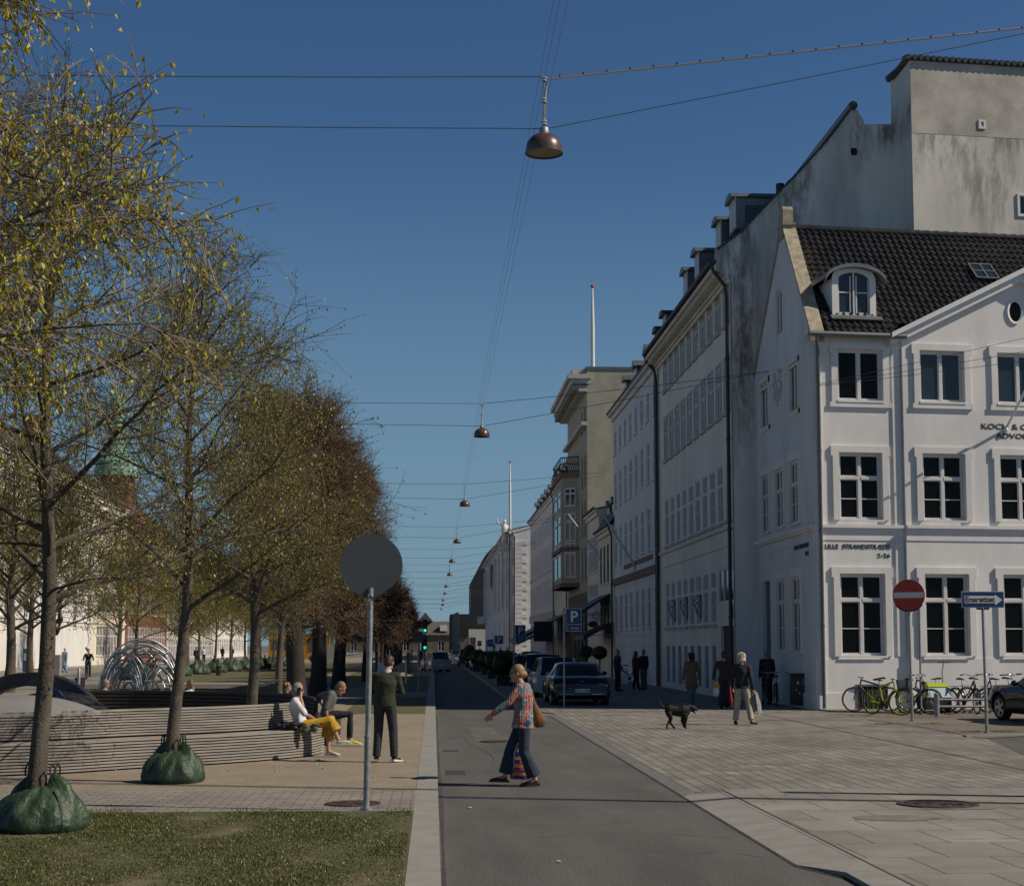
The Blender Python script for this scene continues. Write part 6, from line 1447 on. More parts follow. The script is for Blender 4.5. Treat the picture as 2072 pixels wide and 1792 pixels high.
# café awnings, banner and hedges on the shaded pavement
def awning(label, X, Y0, Y1, zt, zb_, out, m='black_plastic'):
    t = thing('awning', label, 'awning', (X, Y0, 0), 0); w = MB(); w.prism([(0, 0, zt), (-out, 0, zb_), (-out, 0, zb_ - .25), (-out + .03, 0, zb_ - .25), (0, 0, zt - .08)], (0, Y1 - Y0, 0)); w.build('canopy', m, t)
    w = MB()
    for yy in (.1, Y1 - Y0 - .1): w.bar((0, yy, zb_ + .1), (-out + .05, yy, zb_ - .02), .03, .03)
    w.build('arms', 'galv', t); return t
awning('large black cafe awning reaching out over the shaded pavement', 10.75, 126, 139, 4.6, 2.5, 4.2)
awning('second lower dark cafe awning farther along the shaded pavement', 10.7, 142, 152, 3.6, 2.3, 3.2)
awning('steep black slatted awning above a shop window of the small house', 10.8, 96.5, 103, 5.2, 3.9, 2.2)
awning('low black shop awning with pale edge below the hanging signs', 10.8, 95, 101, 3.4, 2.6, 1.8)
a, b = atY(1080, 1297, 124), atY(1118, 1257, 124); w = MB(); w.box((0, 0, 0), (b.x - a.x, .1, b.z - a.z)); tag(w.build('banner', 'black_wall', loc=a), 'large plain black banner hanging over the cafe terrace', 'banner')
for (px, py, r, lab, sx_, Y) in ((1205.7, 1245, .23, 'round black wrought iron shop sign with an open pattern', 1, 100), (1200, 1262.6, .19, 'oval black shop sign hanging under the round one', 1.65, 100)):
    c = atY(px, py, Y); t = thing('hanging_sign', lab, 'shop sign', tuple(c)); w = MB()
    if sx_ == 1:
        w.tube([(r * cos(q), 0, r * sin(q)) for q in [2 * pi * i / 22 for i in range(22)]], .022, n=5, close=True)
        for q in (0, pi / 3, 2 * pi / 3): w.bar((r * cos(q), 0, r * sin(q)), (-r * cos(q), 0, -r * sin(q)), .015, .015)
    else: disc(w, (0, 0, 0), r, .04, 26); w.v = [(x * sx_, y, z) for x, y, z in w.v]
    w.build('plate', 'black_metal', t); w = MB(); w.bar((0, 0, r), (10.8 - c.x, 0, r + .05), .025, .025); w.build('arm', 'black_metal', t)
def bush(label, loc, r, h, pot=True, seed=1, cat='planter', lolly=False, name='planted_shrub'):
    rr = random.Random(seed); t = thing(name, label, cat, loc)
    if pot: w = MB(); w.box((-r * .62, -r * .62, 0), (r * .62, r * .62, .45)); w.build('pot', 'black_metal', t)
    cz = (h if lolly else .45 + h / 2); w = MB(); N_ = 900
    for _ in range(N_):
        d = V((rr.gauss(0, 1), rr.gauss(0, 1), rr.gauss(0, 1))).normalized(); q = V((d.x * r, d.y * r, d.z * (r * .85 if lolly else h * .55))) * rr.uniform(.8, 1.05) + V((0, 0, cz)); a = d.orthogonal().normalized(); a = Matrix.Rotation(rr.uniform(0, 6), 3, d) @ a; bb_ = d.cross(a); s = rr.uniform(.04, .075)
        e_ = d * rr.uniform(-.03, .03); w.add([q - a * s + e_, q - bb_ * s, q + a * s - e_, q + bb_ * s], [(0, 1, 2, 3)])
    w.ell((0, 0, cz), (r * .86, r * .86, (r * .72 if lolly else h * .47)), n=12, k=8); w.build('foliage', 'hedge', t)
    if lolly: w = MB(); w.tube([(0, 0, .3), (.02, 0, cz - r * .6)], .035, n=6); w.build('stem', 'bark_dark', t)
    return t
for k, (px, py, Y, r, h) in enumerate(((1020, 1386, 79, .62, 1.2), (1000, 1372, 92, .62, 1.15), (985, 1364, 104, .6, 1.1), (968, 1358, 117, .7, 1.2), (950, 1350, 134, .6, 1.5), (1034, 1370, 90, .55, 1.1))):
    b = G(px, py, PZ); bush('dark clipped shrub in a black pot, %s from the walking woman along the shaded pavement' % nm[k], tuple(b), r, h, seed=k)
for k, (px, py, Y, lab) in enumerate(((1186.5, 1318, 82, 'ball shaped clipped tree in a pot, the one nearer the parked cars'), (1213, 1320, 76, 'ball shaped clipped tree in a pot, the larger one nearer the walkers'))):
    c = atY(px, py, Y); bush(lab, (c.x, Y, PZ), .36, c.z - PZ, lolly=True, seed=20 + k, name='ball_tree', cat='tree')
for k in range(5):
    bush('low dark cafe hedge box behind the parked cars, %s of five' % nm[k], (6.8 + .2 * k, 108 + k * 4.5, PZ), 1.1, 1.0, seed=30 + k, cat='hedge', name='hedge_box')
# angled flag poles on the shaded facades, one with a flag
for (x0, y0, x1, y1, X, lab) in ((1285, 1145, 1218, 1036, 10.8, 'long grey flag pole angled out from the white house facade'), (1213, 1125, 1150, 1040, 10.8, 'second angled flag pole with a sunlit tip by the narrow house')):
    a = atX(x0, y0, X); Yb_ = a.y; b = atY(x1, y1, Yb_ - 1.5); w = MB(); w.tube([(0, 0, 0), (b - a) * .5, b - a], [.06, .055, .035], n=8); t = thing('wall_flagpole', lab, 'flagpole', tuple(a), 0, 'flag poles angled out from the facades'); w.build('pole', 'white_paint', t, smooth=50); w = MB(); w.bar((-.02, -.0, -.3), (.1, 0, .3), .1, .1); w.build('bracket', 'galv', t)
a = atX(1030, 1185, 9.8); b = atY(990, 1133, a.y); t = thing('wall_flagpole', 'far angled flag pole on the palace carrying a blue and white flag', 'flagpole', tuple(a)); w = MB(); w.tube([(0, 0, 0), b - a], .07, n=7); w.build('pole', 'white_paint', t); w = MB(); q = b - a
fl_ = [(0, 0), (.35, .05), (.7, -.08), (1.05, .06), (1.4, 0)]
for k, (p, q2) in enumerate(zip(fl_, fl_[1:])): w.prism([(q.x + p[0] * 1.5, p[1], q.z - .8 * p[0] - .2), (q.x + q2[0] * 1.5, q2[1], q.z - .8 * q2[0] - .2), (q.x + q2[0] * 1.1, q2[1], q.z - .8 * q2[0] - 3.2), (q.x + p[0] * 1.1, p[1], q.z - .8 * p[0] - 3.2)], (0, .03, 0), 1 if k == 1 else 0)
w.v = [(x * .45 + q.x * .55, y, z) for x, y, z in w.v]; w.build('flag', ['sign_white', 'sign_blue'], t)
# ================================================================ vehicles
mk('skin', (.42, .22, .15), .55, .06, 20); mk('skin_pale', (.50, .30, .22), .55, .06, 20)
def paint(name, col, metal=.25): MT[name] = mat(name, col, .22, 0, metal=metal, coat=.35, spec=.4)
paint('paint_black', (.008, .009, .011)); paint('paint_silver', (.33, .35, .37), .7); paint('paint_white', (.50, .50, .49), .1); paint('paint_blue', (.02, .03, .06)); paint('paint_grey', (.08, .085, .09), .5); paint('paint_sky', (.42, .50, .60), .3)
MT['tail'] = mat('tail', (.30, .012, .010), .15, 0, coat=.6); MT['plate'] = mat('plate', (.60, .60, .62), .4, 0)
STY = {'coupe': dict(deck=.95, rs=1.75, re=2.55, we=3.35, bz=.95, hz=.80, rear=.80, rw=.70),
       'hatch': dict(deck=.10, rs=.55, re=2.30, we=3.05, bz=.93, hz=.86, rear=.93, rw=.76),
       'wagon': dict(deck=.08, rs=.50, re=2.75, we=3.50, bz=.98, hz=.92, rear=.98, rw=.78)}
def car(label, loc, rot, L, Wd, H, style, pm, group=None, plate=None, detail=True, steer=0, tail='oval'):
    S = STY[style]; k = L / 4.7 if style != 'coupe' else L / 4.8; w = Wd / 2; r = .33; zb = .20
    t = thing('parked_car', label, 'car', loc, rot, group)
    yr, yf = .95 * k, L - .92 * k
    ys = sorted(set([0, .05, .14, .3, S['deck'] * k, (S['deck'] * .6 + S['rs'] * .4) * k, (S['deck'] * .25 + S['rs'] * .75) * k, S['rs'] * k, (S['rs'] + S['re']) / 2 * k, S['re'] * k, (S['re'] * .5 + S['we'] * .5) * k, S['we'] * k, L - .5, L - .25, L - .1, L - .03, L] + [y0 + (r + .05) * c for y0 in (yr, yf) for c in (-1.02, -.99, -.92, -.72, -.4, 0, .4, .72, .92, .99, 1.02)]))
    ys = [y for i, y in enumerate(ys) if i == 0 or y - ys[i - 1] > 1e-3]
    def lerp(a, b, u): return a + (b - a) * max(0, min(1, u))
    secs = []
    for y in ys:
        belt = lerp(S['rear'], S['bz'], y / (.5 * k)) if y < 1.5 * k else lerp(S['bz'], S['hz'], (y - S['we'] * k) / (L - .3 - S['we'] * k)) 
        if y > L - .3: belt = lerp(S['hz'], S['hz'] - .18, (y - L + .3) / .3)
        if y < .14 and style == 'coupe': belt = lerp(S['rear'] - .12, S['rear'] + .02, y / .14)
        wf = 1.0; 
        if y < .3: wf = lerp(.86, 1, (y / .3) ** .5)
        if y > L - .6: wf = lerp(.80, 1, ((L - y) / .6) ** .5)
        d, s_, e_, f_ = S['deck'] * k, S['rs'] * k, S['re'] * k, S['we'] * k
        g = 0
        if d < y < s_: g = sin(pi / 2 * ((y - d) / (s_ - d))) ** (1.0 if style == 'coupe' else .8)
        elif s_ <= y <= e_: g = 1
        elif e_ < y < f_: g = ((f_ - y) / (f_ - e_)) ** .85
        roof = belt + .03 + (H - belt - .03) * g - (.03 * abs(y - (s_ + e_) / 2) / (e_ - s_) if g == 1 else 0)
        zs = zb
        for y0 in (yr, yf):
            q = (r + .05) ** 2 - (y - y0) ** 2
            if q > 0: zs = max(zs, .33 + sqrt(q))
        rw = w * wf * (S['rw'] if g > 0 else .80); rw = w * wf * lerp(.88, S['rw'], g)
        mid = max(.62, zs + .02); fl = .025 if any(abs(y - y0) < .45 for y0 in (yr, yf)) else 0
        secs.append((y, [(w * wf * .94 + fl, zs), (w * wf + fl, max(zs + .06, .34) if zs > zb else .32), (w * wf + fl, max(mid, zs + .07)), (w * wf * .965, max(belt - .06, zs + .12)), (w * wf * .90, belt), (rw, lerp(belt + .02, roof - .05, g)), (rw * .82, roof - .012), (rw * .4, roof), (0, roof + .006)], g))
    n = 9; bd = MB(); gl_ = MB(); vs = []
    for y, p, g in secs:
        for x, z in p: vs.append((x, y, z))
        for x, z in p[:-1][::-1]: vs.append((-x, y, z))
    m = 2 * n - 1
    bd.v = vs; gl_.v = [tuple(v) for v in vs]
    for i in range(len(secs) - 1):
        ga, gb2 = secs[i][2], secs[i + 1][2]; slope = abs(ga - gb2) > .02
        for j in range(m - 1):
            jj = j if j < n - 1 else m - 2 - j
            glass = False
            if jj == 4 and (ga > .25 and gb2 > .25): glass = True
            if jj in (6, 7) and slope and max(ga, gb2) > .05 : glass = True
            if style != 'coupe' and jj == 4 and min(ga, gb2) < .3: glass = False
            f = (i * m + j, i * m + j + 1, (i + 1) * m + j + 1, (i + 1) * m + j)
            (gl_ if glass else bd).f.append(f); (gl_ if glass else bd).m.append(0)
    bd.f.append(tuple(range(m))); bd.m.append(0); bd.f.append(tuple(range(len(vs) - m, len(vs)))[::-1]); bd.m.append(0)
    def clean(mb): 
        used = sorted({i for f in mb.f for i in f}); mp = {u: i for i, u in enumerate(used)}; mb.v = [mb.v[u] for u in used]; mb.f = [tuple(mp[i] for i in f) for f in mb.f]
    clean(bd); clean(gl_)
    me = bd.mesh('body', [pm], 38, weld=True); o = place('body', me, t); 
    gme = gl_.mesh('window', ['car_glass'], 30, weld=True); place('window', gme, t)
    u = MB(); u.box((-w + .1, .12, .24), (w - .1, L - .2, .72)); u.build('underbody', 'black_plastic', t)
    for (y, fx) in ((yr, 0), (yf, steer)):
        for sx in (-1, 1):
            M_ = Matrix.Translation((sx * (w - .12), y, .33)) @ Matrix.Rotation(fx, 4, 'Z')
            wm_ = MB(M_); wm_.lathe([(.215, -.10), (.30, -.115), (.325, -.09), (.335, 0), (.325, .09), (.30, .115), (.215, .10)], n=28, axis='x'); wo = wm_.build('wheel', 'rubber', t, smooth=50)
            rm = MB(M_); q = sx * .085; rm.lathe([(.215, q), (.225, q + sx * .02), (.20, q + sx * .012), (.19, q - sx * .04)], n=28, axis='x')
            for a in range(5):
                an = a * 2 * pi / 5; rm.hexa([(q - sx * .02, .04 * cos(an + 1.2), .04 * sin(an + 1.2)), (q - sx * .02, .04 * cos(an - 1.2), .04 * sin(an - 1.2)), (q, .20 * cos(an - .2), .20 * sin(an - .2)), (q, .20 * cos(an + .2), .20 * sin(an + .2)),
                         (q + sx * .012, .05 * cos(an + 1.2), .05 * sin(an + 1.2)), (q + sx * .012, .05 * cos(an - 1.2), .05 * sin(an - 1.2)), (q + sx * .012, .20 * cos(an - .2), .20 * sin(an - .2)), (q + sx * .012, .20 * cos(an + .2), .20 * sin(an + .2))])
            rm.lathe([(.0001, q + sx * .02), (.05, q + sx * .015), (.055, q - sx * .02)], n=12, axis='x'); rm.build('rim', 'aluminium', wo, smooth=40)
    for sx in (-1, 1):
        zt = S['rear'] - .10; e = MB()
        if tail == 'oval': e.ell((sx * (w - .33), .035, zt - .06), (.20, .05, .075), n=20, k=8)
        else: e.hexa([(sx * (w - .42), .0, zt - .1), (sx * (w - .03), .18, zt - .14), (sx * (w - .05), .3, zt - .12), (sx * (w - .42), .2, zt - .1), (sx * (w - .40), .0, zt + .05), (sx * (w - .04), .17, zt + .08), (sx * (w - .06), .3, zt + .07), (sx * (w - .40), .2, zt + .04)])
        e.build('tail_light', 'tail', t, smooth=60)
        if tail == 'oval': e = MB(); e.tube([(sx * (w - .33) + .205 * cos(a), .012, zt - .06 + .08 * sin(a)) for a in [2 * pi * i / 24 for i in range(24)]], .010, n=5, close=True); e.build('chrome_trim', 'chrome', t, smooth=60)
        e = MB(); ym = S['we'] * k - .35; e.ell((sx * (w + .09), ym, S['bz'] + .06), (.10, .06, .075), n=12, k=8); e.bar((sx * (w - .08), ym, S['bz'] + .0), (sx * (w + .05), ym, S['bz'] + .03), .05, .03); e.build('wing_mirror', pm, t, smooth=60)
        e = MB(); e.ell((sx * (w - .28), L - .06, S['hz'] - .2), (.17, .09, .09), n=14, k=8); e.build('headlight', 'glass_sky', t, smooth=60)
    pl = MB(); pl.box((-.26, -.045 + (.02 if style != 'coupe' else 0), .44), (.26, .06, .555)); po = pl.build('number_plate', 'plate', t)
    if plate:
        q = MB(); q.box((-.26, -.049, .442), (-.215, -.046, .553)); q.build('plate_band', 'sign_blue', po)
        o = text_obj('plate_lettering', plate, .105, 'ink', po, bold=.001, ext=.001); wd = max(v.co.x for v in o.data.vertices); o.matrix_local = Matrix.Translation((-.205, -.049, .46)) @ UPR @ Matrix.Diagonal((.44 / wd, 1, 1, 1))
    if detail:
        e = MB(); e.tube([(-w + .10, .10, .41), (-w + .3, -.01, .385), (-.32, -.04, .385)], .013, n=6); e.tube([(w - .10, .10, .41), (w - .3, -.01, .385), (.32, -.04, .385)], .013, n=6)
        e.tube([(-.40, -.03, .60), (-.30, -.045, .42), (.30, -.045, .42), (.40, -.03, .60)], .011, n=6); e.build('chrome_trim', 'chrome', t, smooth=60)
        e = MB(); e.tube([(-.11, .0, .80), (-.05, -.01, .79), (0, -.015, .80), (.05, -.01, .79), (.11, 0, .80)], .009, n=5); e.ell((0, -.012, .795), (.022, .012, .022)); e.build('badge', 'chrome', t, smooth=60)
        e = MB(); e.box((-w + .18, .0, .22), (w - .18, .1, .34)); e.build('diffuser', 'black_plastic', t)
    return t
PK = 'cars parked nose to tail on the shaded pavement'
def cx(px, Y): return (px - 877) / 3200 * Y
car('black sporty coupe with oval red tail lights, parked nearest of the row in the shade', (4.86, 52.0, PZ), 0, 4.8, 1.95, 1.41, 'coupe', 'paint_black', PK, 'CL 57 388')
car('white estate car with red angular tail light just behind the black coupe', (4.72, 60.2, PZ), 0, 4.5, 1.82, 1.52, 'hatch', 'paint_white', PK, detail=False, tail='box')
car('dark blue estate car behind the white one in the shaded row', (4.70, 67.5, PZ), 0, 4.6, 1.82, 1.62, 'wagon', 'paint_blue', PK, detail=False, tail='box')
car('grey car with pale roof, fourth in the shaded row', (4.60, 76, PZ), 0, 4.4, 1.8, 1.5, 'hatch', 'paint_grey', PK, detail=False, tail='box')
car('small silver blue hatchback driving across at the sunlit crossing', (cx(892, 122), 121.5, 0), R(14), 3.8, 1.72, 1.5, 'hatch', 'paint_sky', None, detail=False, tail='box')
car('white car half hidden by the potted shrubs beyond the shaded row', (cx(973, 128), 126, PZ), 0, 4.3, 1.8, 1.45, 'hatch', 'paint_white', 'cars parked far along the street', detail=False, tail='box')
car('dark large car before the theatre, in front of the distant silver one', (cx(946, 150), 150, 0), 0, 4.6, 1.85, 1.7, 'wagon', 'paint_grey', 'cars parked far along the street', detail=False, tail='box')
car('distant silver car parked left of the dark large one', (cx(925, 185), 185, 0), 0, 4.4, 1.8, 1.5, 'hatch', 'paint_silver', 'cars parked far along the street', detail=False, tail='box')
cf = G(2012, 1455, PZ + .02)
aw = G(2030, 1456, PZ + .02); ac = Matrix.Rotation(R(9), 3, 'Z') @ V((-.78, 4.3 - .92 * 4.3 / 4.7, 0))
car('black car with five spoke wheel parked nose to the wall of the side street', (aw.x - ac.x, aw.y - ac.y, PZ + .02), R(9), 4.3, 1.80, 1.46, 'hatch', 'paint_black', None, detail=False, tail='box', steer=0)
# yellow bus far left
b = atY(606, 1336, 175); t = thing('bus', 'yellow city bus far off between the tree trunks', 'bus', (b.x - 3.4, 175, LZ), R(-8)); w = MB(); w.box((0, 0, .35), (6.4, 2.5, 3.1)); w.build('body', mat('bus_yellow', (.62, .28, .02), .35, .05), t)
w = MB(); w.box((.3, -.02, 1.4), (3.6, -.002, 2.6)); w.box((4.4, -.02, 1.2), (6.0, -.002, 2.7)); w.build('window', 'glass_sky', t)
for x in (1.2, 5): w = MB(); w.lathe([(.0001, -.05), (.45, -.05), (.45, .3), (.0001, .3)], (x, 0, .45), 18, axis='y'); w.build('wheel', 'rubber', t)
# ---------------------------------------------------------------- bicycles
def bicycle(label, loc, rot, frame, steer=0, basket=False, style='city', tyre='rubber', lean=0, rimm='aluminium', group='bicycles parked by the corner house'):
    t = thing('bicycle', label, 'bicycle', loc, rot, group); t.rotation_euler = (lean, 0, rot); Rw, WB = .345, 1.06
    def wheel(c, M_=None):
        w = MB(M_); w.tube([(c[0] + Rw * cos(a), c[1], Rw + Rw * sin(a)) for a in [2 * pi * i / 36 for i in range(36)]], .023, n=7, close=True); o = w.build('wheel', tyre, t, smooth=60)
        w = MB(M_); w.tube([(c[0] + (Rw - .025) * cos(a), c[1], Rw + (Rw - .025) * sin(a)) for a in [2 * pi * i / 30 for i in range(30)]], .011, n=5, close=True)
        for i in range(20): a = 2 * pi * i / 20; w.tube([(c[0] + .03 * cos(a + .6), c[1] + (.02 if i % 2 else -.02), Rw + .03 * sin(a + .6)), (c[0] + (Rw - .02) * cos(a), c[1], Rw + (Rw - .02) * sin(a))], .0018, n=3, cap=False)
        w.tube([(c[0], c[1] - .05, Rw), (c[0], c[1] + .05, Rw)], .022, n=8); w.build('rim', rimm, o); return o
    wheel((0, 0)); hx = WB - .16
    St = Matrix.Translation((hx, 0, 0)) @ Matrix.Rotation(steer, 4, 'Z') @ Matrix.Translation((-hx, 0, 0)); wheel((WB, 0), St)
    f = MB(); bb = (.44, 0, .29); seat = (.30, 0, .80); hd, hb = (hx - .06, 0, .92), (hx - .02, 0, .72)
    if style == 'city': f.tube([bb, (.6, 0, .46), hb], .026, n=8); f.tube([(.38, 0, .42), (.6, 0, .56), hd], .021, n=8)
    else: f.tube([bb, hb], .026, n=8); f.tube([(.31, 0, .76), hd], .024, n=8)
    f.tube([bb, seat], .018, n=8); f.tube([hd, hb], .022, n=8)
    for s in (-1, 1): f.tube([(bb[0], s * .03, bb[2]), (0, s * .06, Rw)], .010, n=6); f.tube([(.32, s * .02, .70), (0, s * .06, Rw)], .009, n=6)
    f.build('frame', frame, t, smooth=60)
    f = MB(St); 
    for s in (-1, 1): f.tube([(hb[0], s * .03, .72), (WB - .05, s * .055, .6), (WB, s * .055, Rw)], .011, n=6)
    f.build('fork', frame, t, smooth=60)
    hbm = MB(St); hz = 1.06 if style == 'city' else .98; hbm.tube([hd, (hd[0] - .02, 0, hz)], .013, n=6)
    if style == 'city': hbm.tube([(hx - .30, -.30, hz + .02), (hx - .12, -.26, hz + .05), (hx - .02, -.12, hz + .01), (hx - .04, 0, hz), (hx - .02, .12, hz + .01), (hx - .12, .26, hz + .05), (hx - .30, .30, hz + .02)], .012, n=6)
    else: hbm.tube([(hx - .06, -.29, hz + .01), (hx - .03, 0, hz), (hx - .06, .29, hz + .01)], .012, n=6)
    hbm.build('handlebar', 'chrome' if style == 'city' else 'black_metal', t, smooth=60)
    for s in (-1, 1):
        g = MB(St); a = (hx - .34, s * .31, hz + .02) if style == 'city' else (hx - .06, s * .30, hz + .01); b = (hx - .20, s * .28, hz + .035) if style == 'city' else (hx - .055, s * .18, hz + .01); g.tube([a, b], .019, n=7); g.build('grip', 'black_plastic', t)
    g = MB(); g.tube([(seat[0] + .02, 0, .76), (seat[0] - .02, 0, .93)], .013, n=6); g.build('seat_post', 'chrome', t)
    g = MB(); g.tube([(.13, 0, .965), (.2, 0, .975), (.32, 0, .955), (.41, 0, .945)], [(.085, .03), (.08, .03), (.035, .022), (.018, .015)], n=10, side=(0, 1, 0)); g.build('saddle', 'black_plastic', t, smooth=70)
    g = MB(); g.lathe([(.0001, -.05), (.09, -.05), (.09, -.04), (.0001, -.04)], bb, 20, axis='y'); g.tube([(bb[0], -.06, bb[2]), (bb[0] + .08, -.08, bb[2] - .15)], .01, n=5); g.tube([(bb[0], .06, bb[2]), (bb[0] - .08, .08, bb[2] + .15)], .01, n=5); g.bar((bb[0] + .03, -.12, bb[2] - .15), (bb[0] + .13, -.12, bb[2] - .15), .08, .02); g.bar((bb[0], -.045, bb[2] + .06), (0, -.045, Rw + .03), .01, .01); g.bar((bb[0], -.045, bb[2] - .07), (0, -.045, Rw - .03), .01, .01); g.build('crankset', 'black_metal', t)
    if style == 'city':
        g = MB(); g.tube([((Rw + .035) * cos(a), 0, Rw + (Rw + .035) * sin(a)) for a in [R(20 + 150 * i / 14) for i in range(15)]], [(.028, .004)] * 15, n=6, side=(0, 1, 0)); g.build('mudguard', frame, t, smooth=60)
        g = MB(St); g.tube([(WB + (Rw + .035) * cos(a), 0, Rw + (Rw + .035) * sin(a)) for a in [R(35 + 110 * i / 12) for i in range(13)]], [(.028, .004)] * 13, n=6, side=(0, 1, 0)); g.build('mudguard', frame, t, smooth=60)
        g = MB(); g.bar((-.22, 0, .74), (.2, 0, .76), .12, .012); g.bar((-.15, .06, .74), (0, .06, Rw), .01, .01); g.bar((-.15, -.06, .74), (0, -.06, Rw), .01, .01); g.build('carrier', 'black_metal', t)
    if basket:
        g = MB(St)
        for z, r1 in ((.72, .11), (.78, .12), (.84, .13), (.90, .14), (.96, .15)):
            c = hx + .20; g.tube([(c - r1, -r1 * 1.2, z), (c + r1, -r1 * 1.2, z), (c + r1, r1 * 1.2, z), (c - r1, r1 * 1.2, z)], .006, n=4, close=True)
        for i in range(10):
            for s in (-1, 1):
                u = -1 + 2 * i / 9; c = hx + .2; g.tube([(c + u * .11, s * .13, .72), (c + u * .15, s * .18, .96)], .004, n=3); g.tube([(c + s * .11, u * .13, .72), (c + s * .15, u * .18, .96)], .004, n=3)
        g.box((hx + .1, -.12, .71), (hx + .30, .12, .72)); g.build('basket', 'black_metal', t)
    return t
paint('bike_lime', (.42, .52, .02), 0); paint('bike_blue', (.02, .07, .16), .2); paint('bike_red', (.16, .02, .02), .2); paint('bike_black', (.012, .012, .014), .2); paint('bike_green', (.03, .035, .02), .2)
def wp(px, py, z=PZ + .04): p = G(px, py, z); return (p.x, p.y, z)
a, b = wp(1717, 1438), wp(1801, 1438); bicycle('black sports bicycle leaning against the white side wall, leftmost in the sun', b, atan2(a[1] - b[1], a[0] - b[0]), 'bike_black', 0, False, 'sport', lean=0)
a = wp(1765, 1443); bicycle('lime green bicycle with black wire basket and yellow green rims', a, R(-60), 'bike_lime', R(52), True, 'sport', rimm='bike_lime')
a = wp(1830, 1441); bicycle('black upright city bicycle seen nearly end on behind the no entry post', a, R(-66), 'bike_black', R(25), False, 'city')
a = wp(1915, 1440); bicycle('dark green bicycle beside the cargo box with low handlebar', a, R(150), 'bike_green', R(10), False, 'sport')
a = wp(1935, 1440); bicycle('dark bicycle with white rear mudguard in the rail rack', a, R(-72), 'bike_green', R(-20), False, 'city')
a = wp(1958, 1438); bicycle('blue city bicycle with wide chrome handlebar in the rail rack', a, R(-58), 'bike_blue', R(10), False, 'city')
a = wp(1998, 1440); bicycle('dark red city bicycle behind the one way sign post', a, R(-50), 'bike_red', R(15), False, 'city')
a = wp(2022, 1437); bicycle('black city bicycle partly behind the parked black car', a, R(-40), 'bike_black', R(20), False, 'city')
for (px, py, rz, lab, c_) in ((1547, 1428, 70, 'black bicycle leaning in the shade next to the utility cabinet', 'bike_black'), (1572, 1429, 78, 'dark bicycle with carrier in the shade beside the man with the backpack', 'bike_green'), (1498, 1412, 60, 'dark bicycle behind the blonde woman in the shade', 'bike_black'), (1258, 1384, 20, 'dark bicycle parked behind the black coupe in the shade', 'bike_black')):
    bicycle(lab, wp(px, py, PZ), R(rz), c_, R(10), False, 'city', group='bicycles standing in the shade')
# cargo box with lime hood
p0 = wp(1872, 1441); p1 = wp(1928, 1441); t = thing('cargo_box', 'dark cargo trike box with lime green hood and pale blue panel', 'cargo bike', p0, S_ANG); W_ = p1[0] - p0[0]; hh = atY(1900, 1382, p0[1]).z - p0[2]
w = MB(); w.hexa([(.03, 0, .08), (W_ - .03, 0, .08), (W_ - .03, .6, .08), (.03, .6, .08), (0, -.06, hh * .52), (W_, -.06, hh * .52), (W_, .66, hh * .52), (0, .66, hh * .52)]); w.build('box', 'rubber', t)
w = MB(); w.hexa([(.05, -.07, hh * .52), (W_ + .03, -.07, hh * .52), (W_, .6, hh * .52), (.05, .6, hh * .52), (.14, .12, hh * .90), (W_ - .05, .12, hh * .90), (W_ - .05, .5, hh * .9), (.14, .5, hh * .9)]); w.build('panel', mat('pale_blue', (.32, .42, .48), .5, .05), t)
w = MB(); w.hexa([(.10, .08, hh * .88), (W_ - .02, .08, hh * .88), (W_ - .02, .56, hh * .88), (.10, .56, hh * .88), (.14, .16, hh), (W_ - .06, .16, hh), (W_ - .06, .5, hh), (.14, .5, hh)]); w.hexa([(-.02, -.0, hh * .5), (.06, -.08, hh * .5), (.06, .6, hh * .5), (-.02, .6, hh * .5), (.12, .1, hh * .95), (.15, .08, hh * .95), (.15, .5, hh * .95), (.12, .5, hh * .95)]); w.build('hood', 'bike_lime', t)
for x in (.02, W_ - .02):
    w = MB(); w.lathe([(.0001, -.03), (.24, -.03), (.26, 0), (.24, .03), (.0001, .03)], (x, .2, .26), 22, axis='x'); w.build('wheel', 'rubber', t)
q = wp(1905, 1436); t = thing('kick_scooter', 'slim steel kick scooter standing before the cargo box', 'scooter', (q[0], q[1] - .3, q[2])); sc_m = q[1] / 3200
w = MB(); w.tube([(0, 0, .1), (-.05, 0, (1436 - 1358) * sc_m), (.03, 0, (1436 - 1333) * sc_m)], .017, n=7); w.build('stem', 'galv', t, smooth=60); w = MB(); w.tube([(-.16, 0, (1436 - 1339) * sc_m), (.20, 0, (1436 - 1339) * sc_m)], .018, n=6); w.build('handlebar', 'black_plastic', t); w = MB(); w.box((-.06, 0, .06), (.06, .6, .1)); w.build('deck', 'black_metal', t)
w = MB(); w.lathe([(.0001, -.015), (.08, -.015), (.08, .015), (.0001, .015)], (0, 0, .09), 14, axis='x'); w.build('wheel', 'rubber', t)
# rail rack
a, b = wp(1896, 1449), wp(2030, 1449); t = thing('bike_rack', 'low galvanised rail rack with round post between the bicycles and the road', 'bike rack', a); s_ = a[1] / 3200; L_ = b[0] - a[0]
for x in (0, L_):
    w = MB(); w.tube([(x, 0, 0), (x, 0, 46 * s_), (x, 0, 48 * s_)], [.075, .075, .04], n=12); w.build('post', 'galv', t, smooth=40)
for z in (20, 34): w = MB(); w.tube([(0, 0, z * s_), (L_, 0, z * s_)], .033, n=8); w.build('rail', 'galv', t, smooth=50)
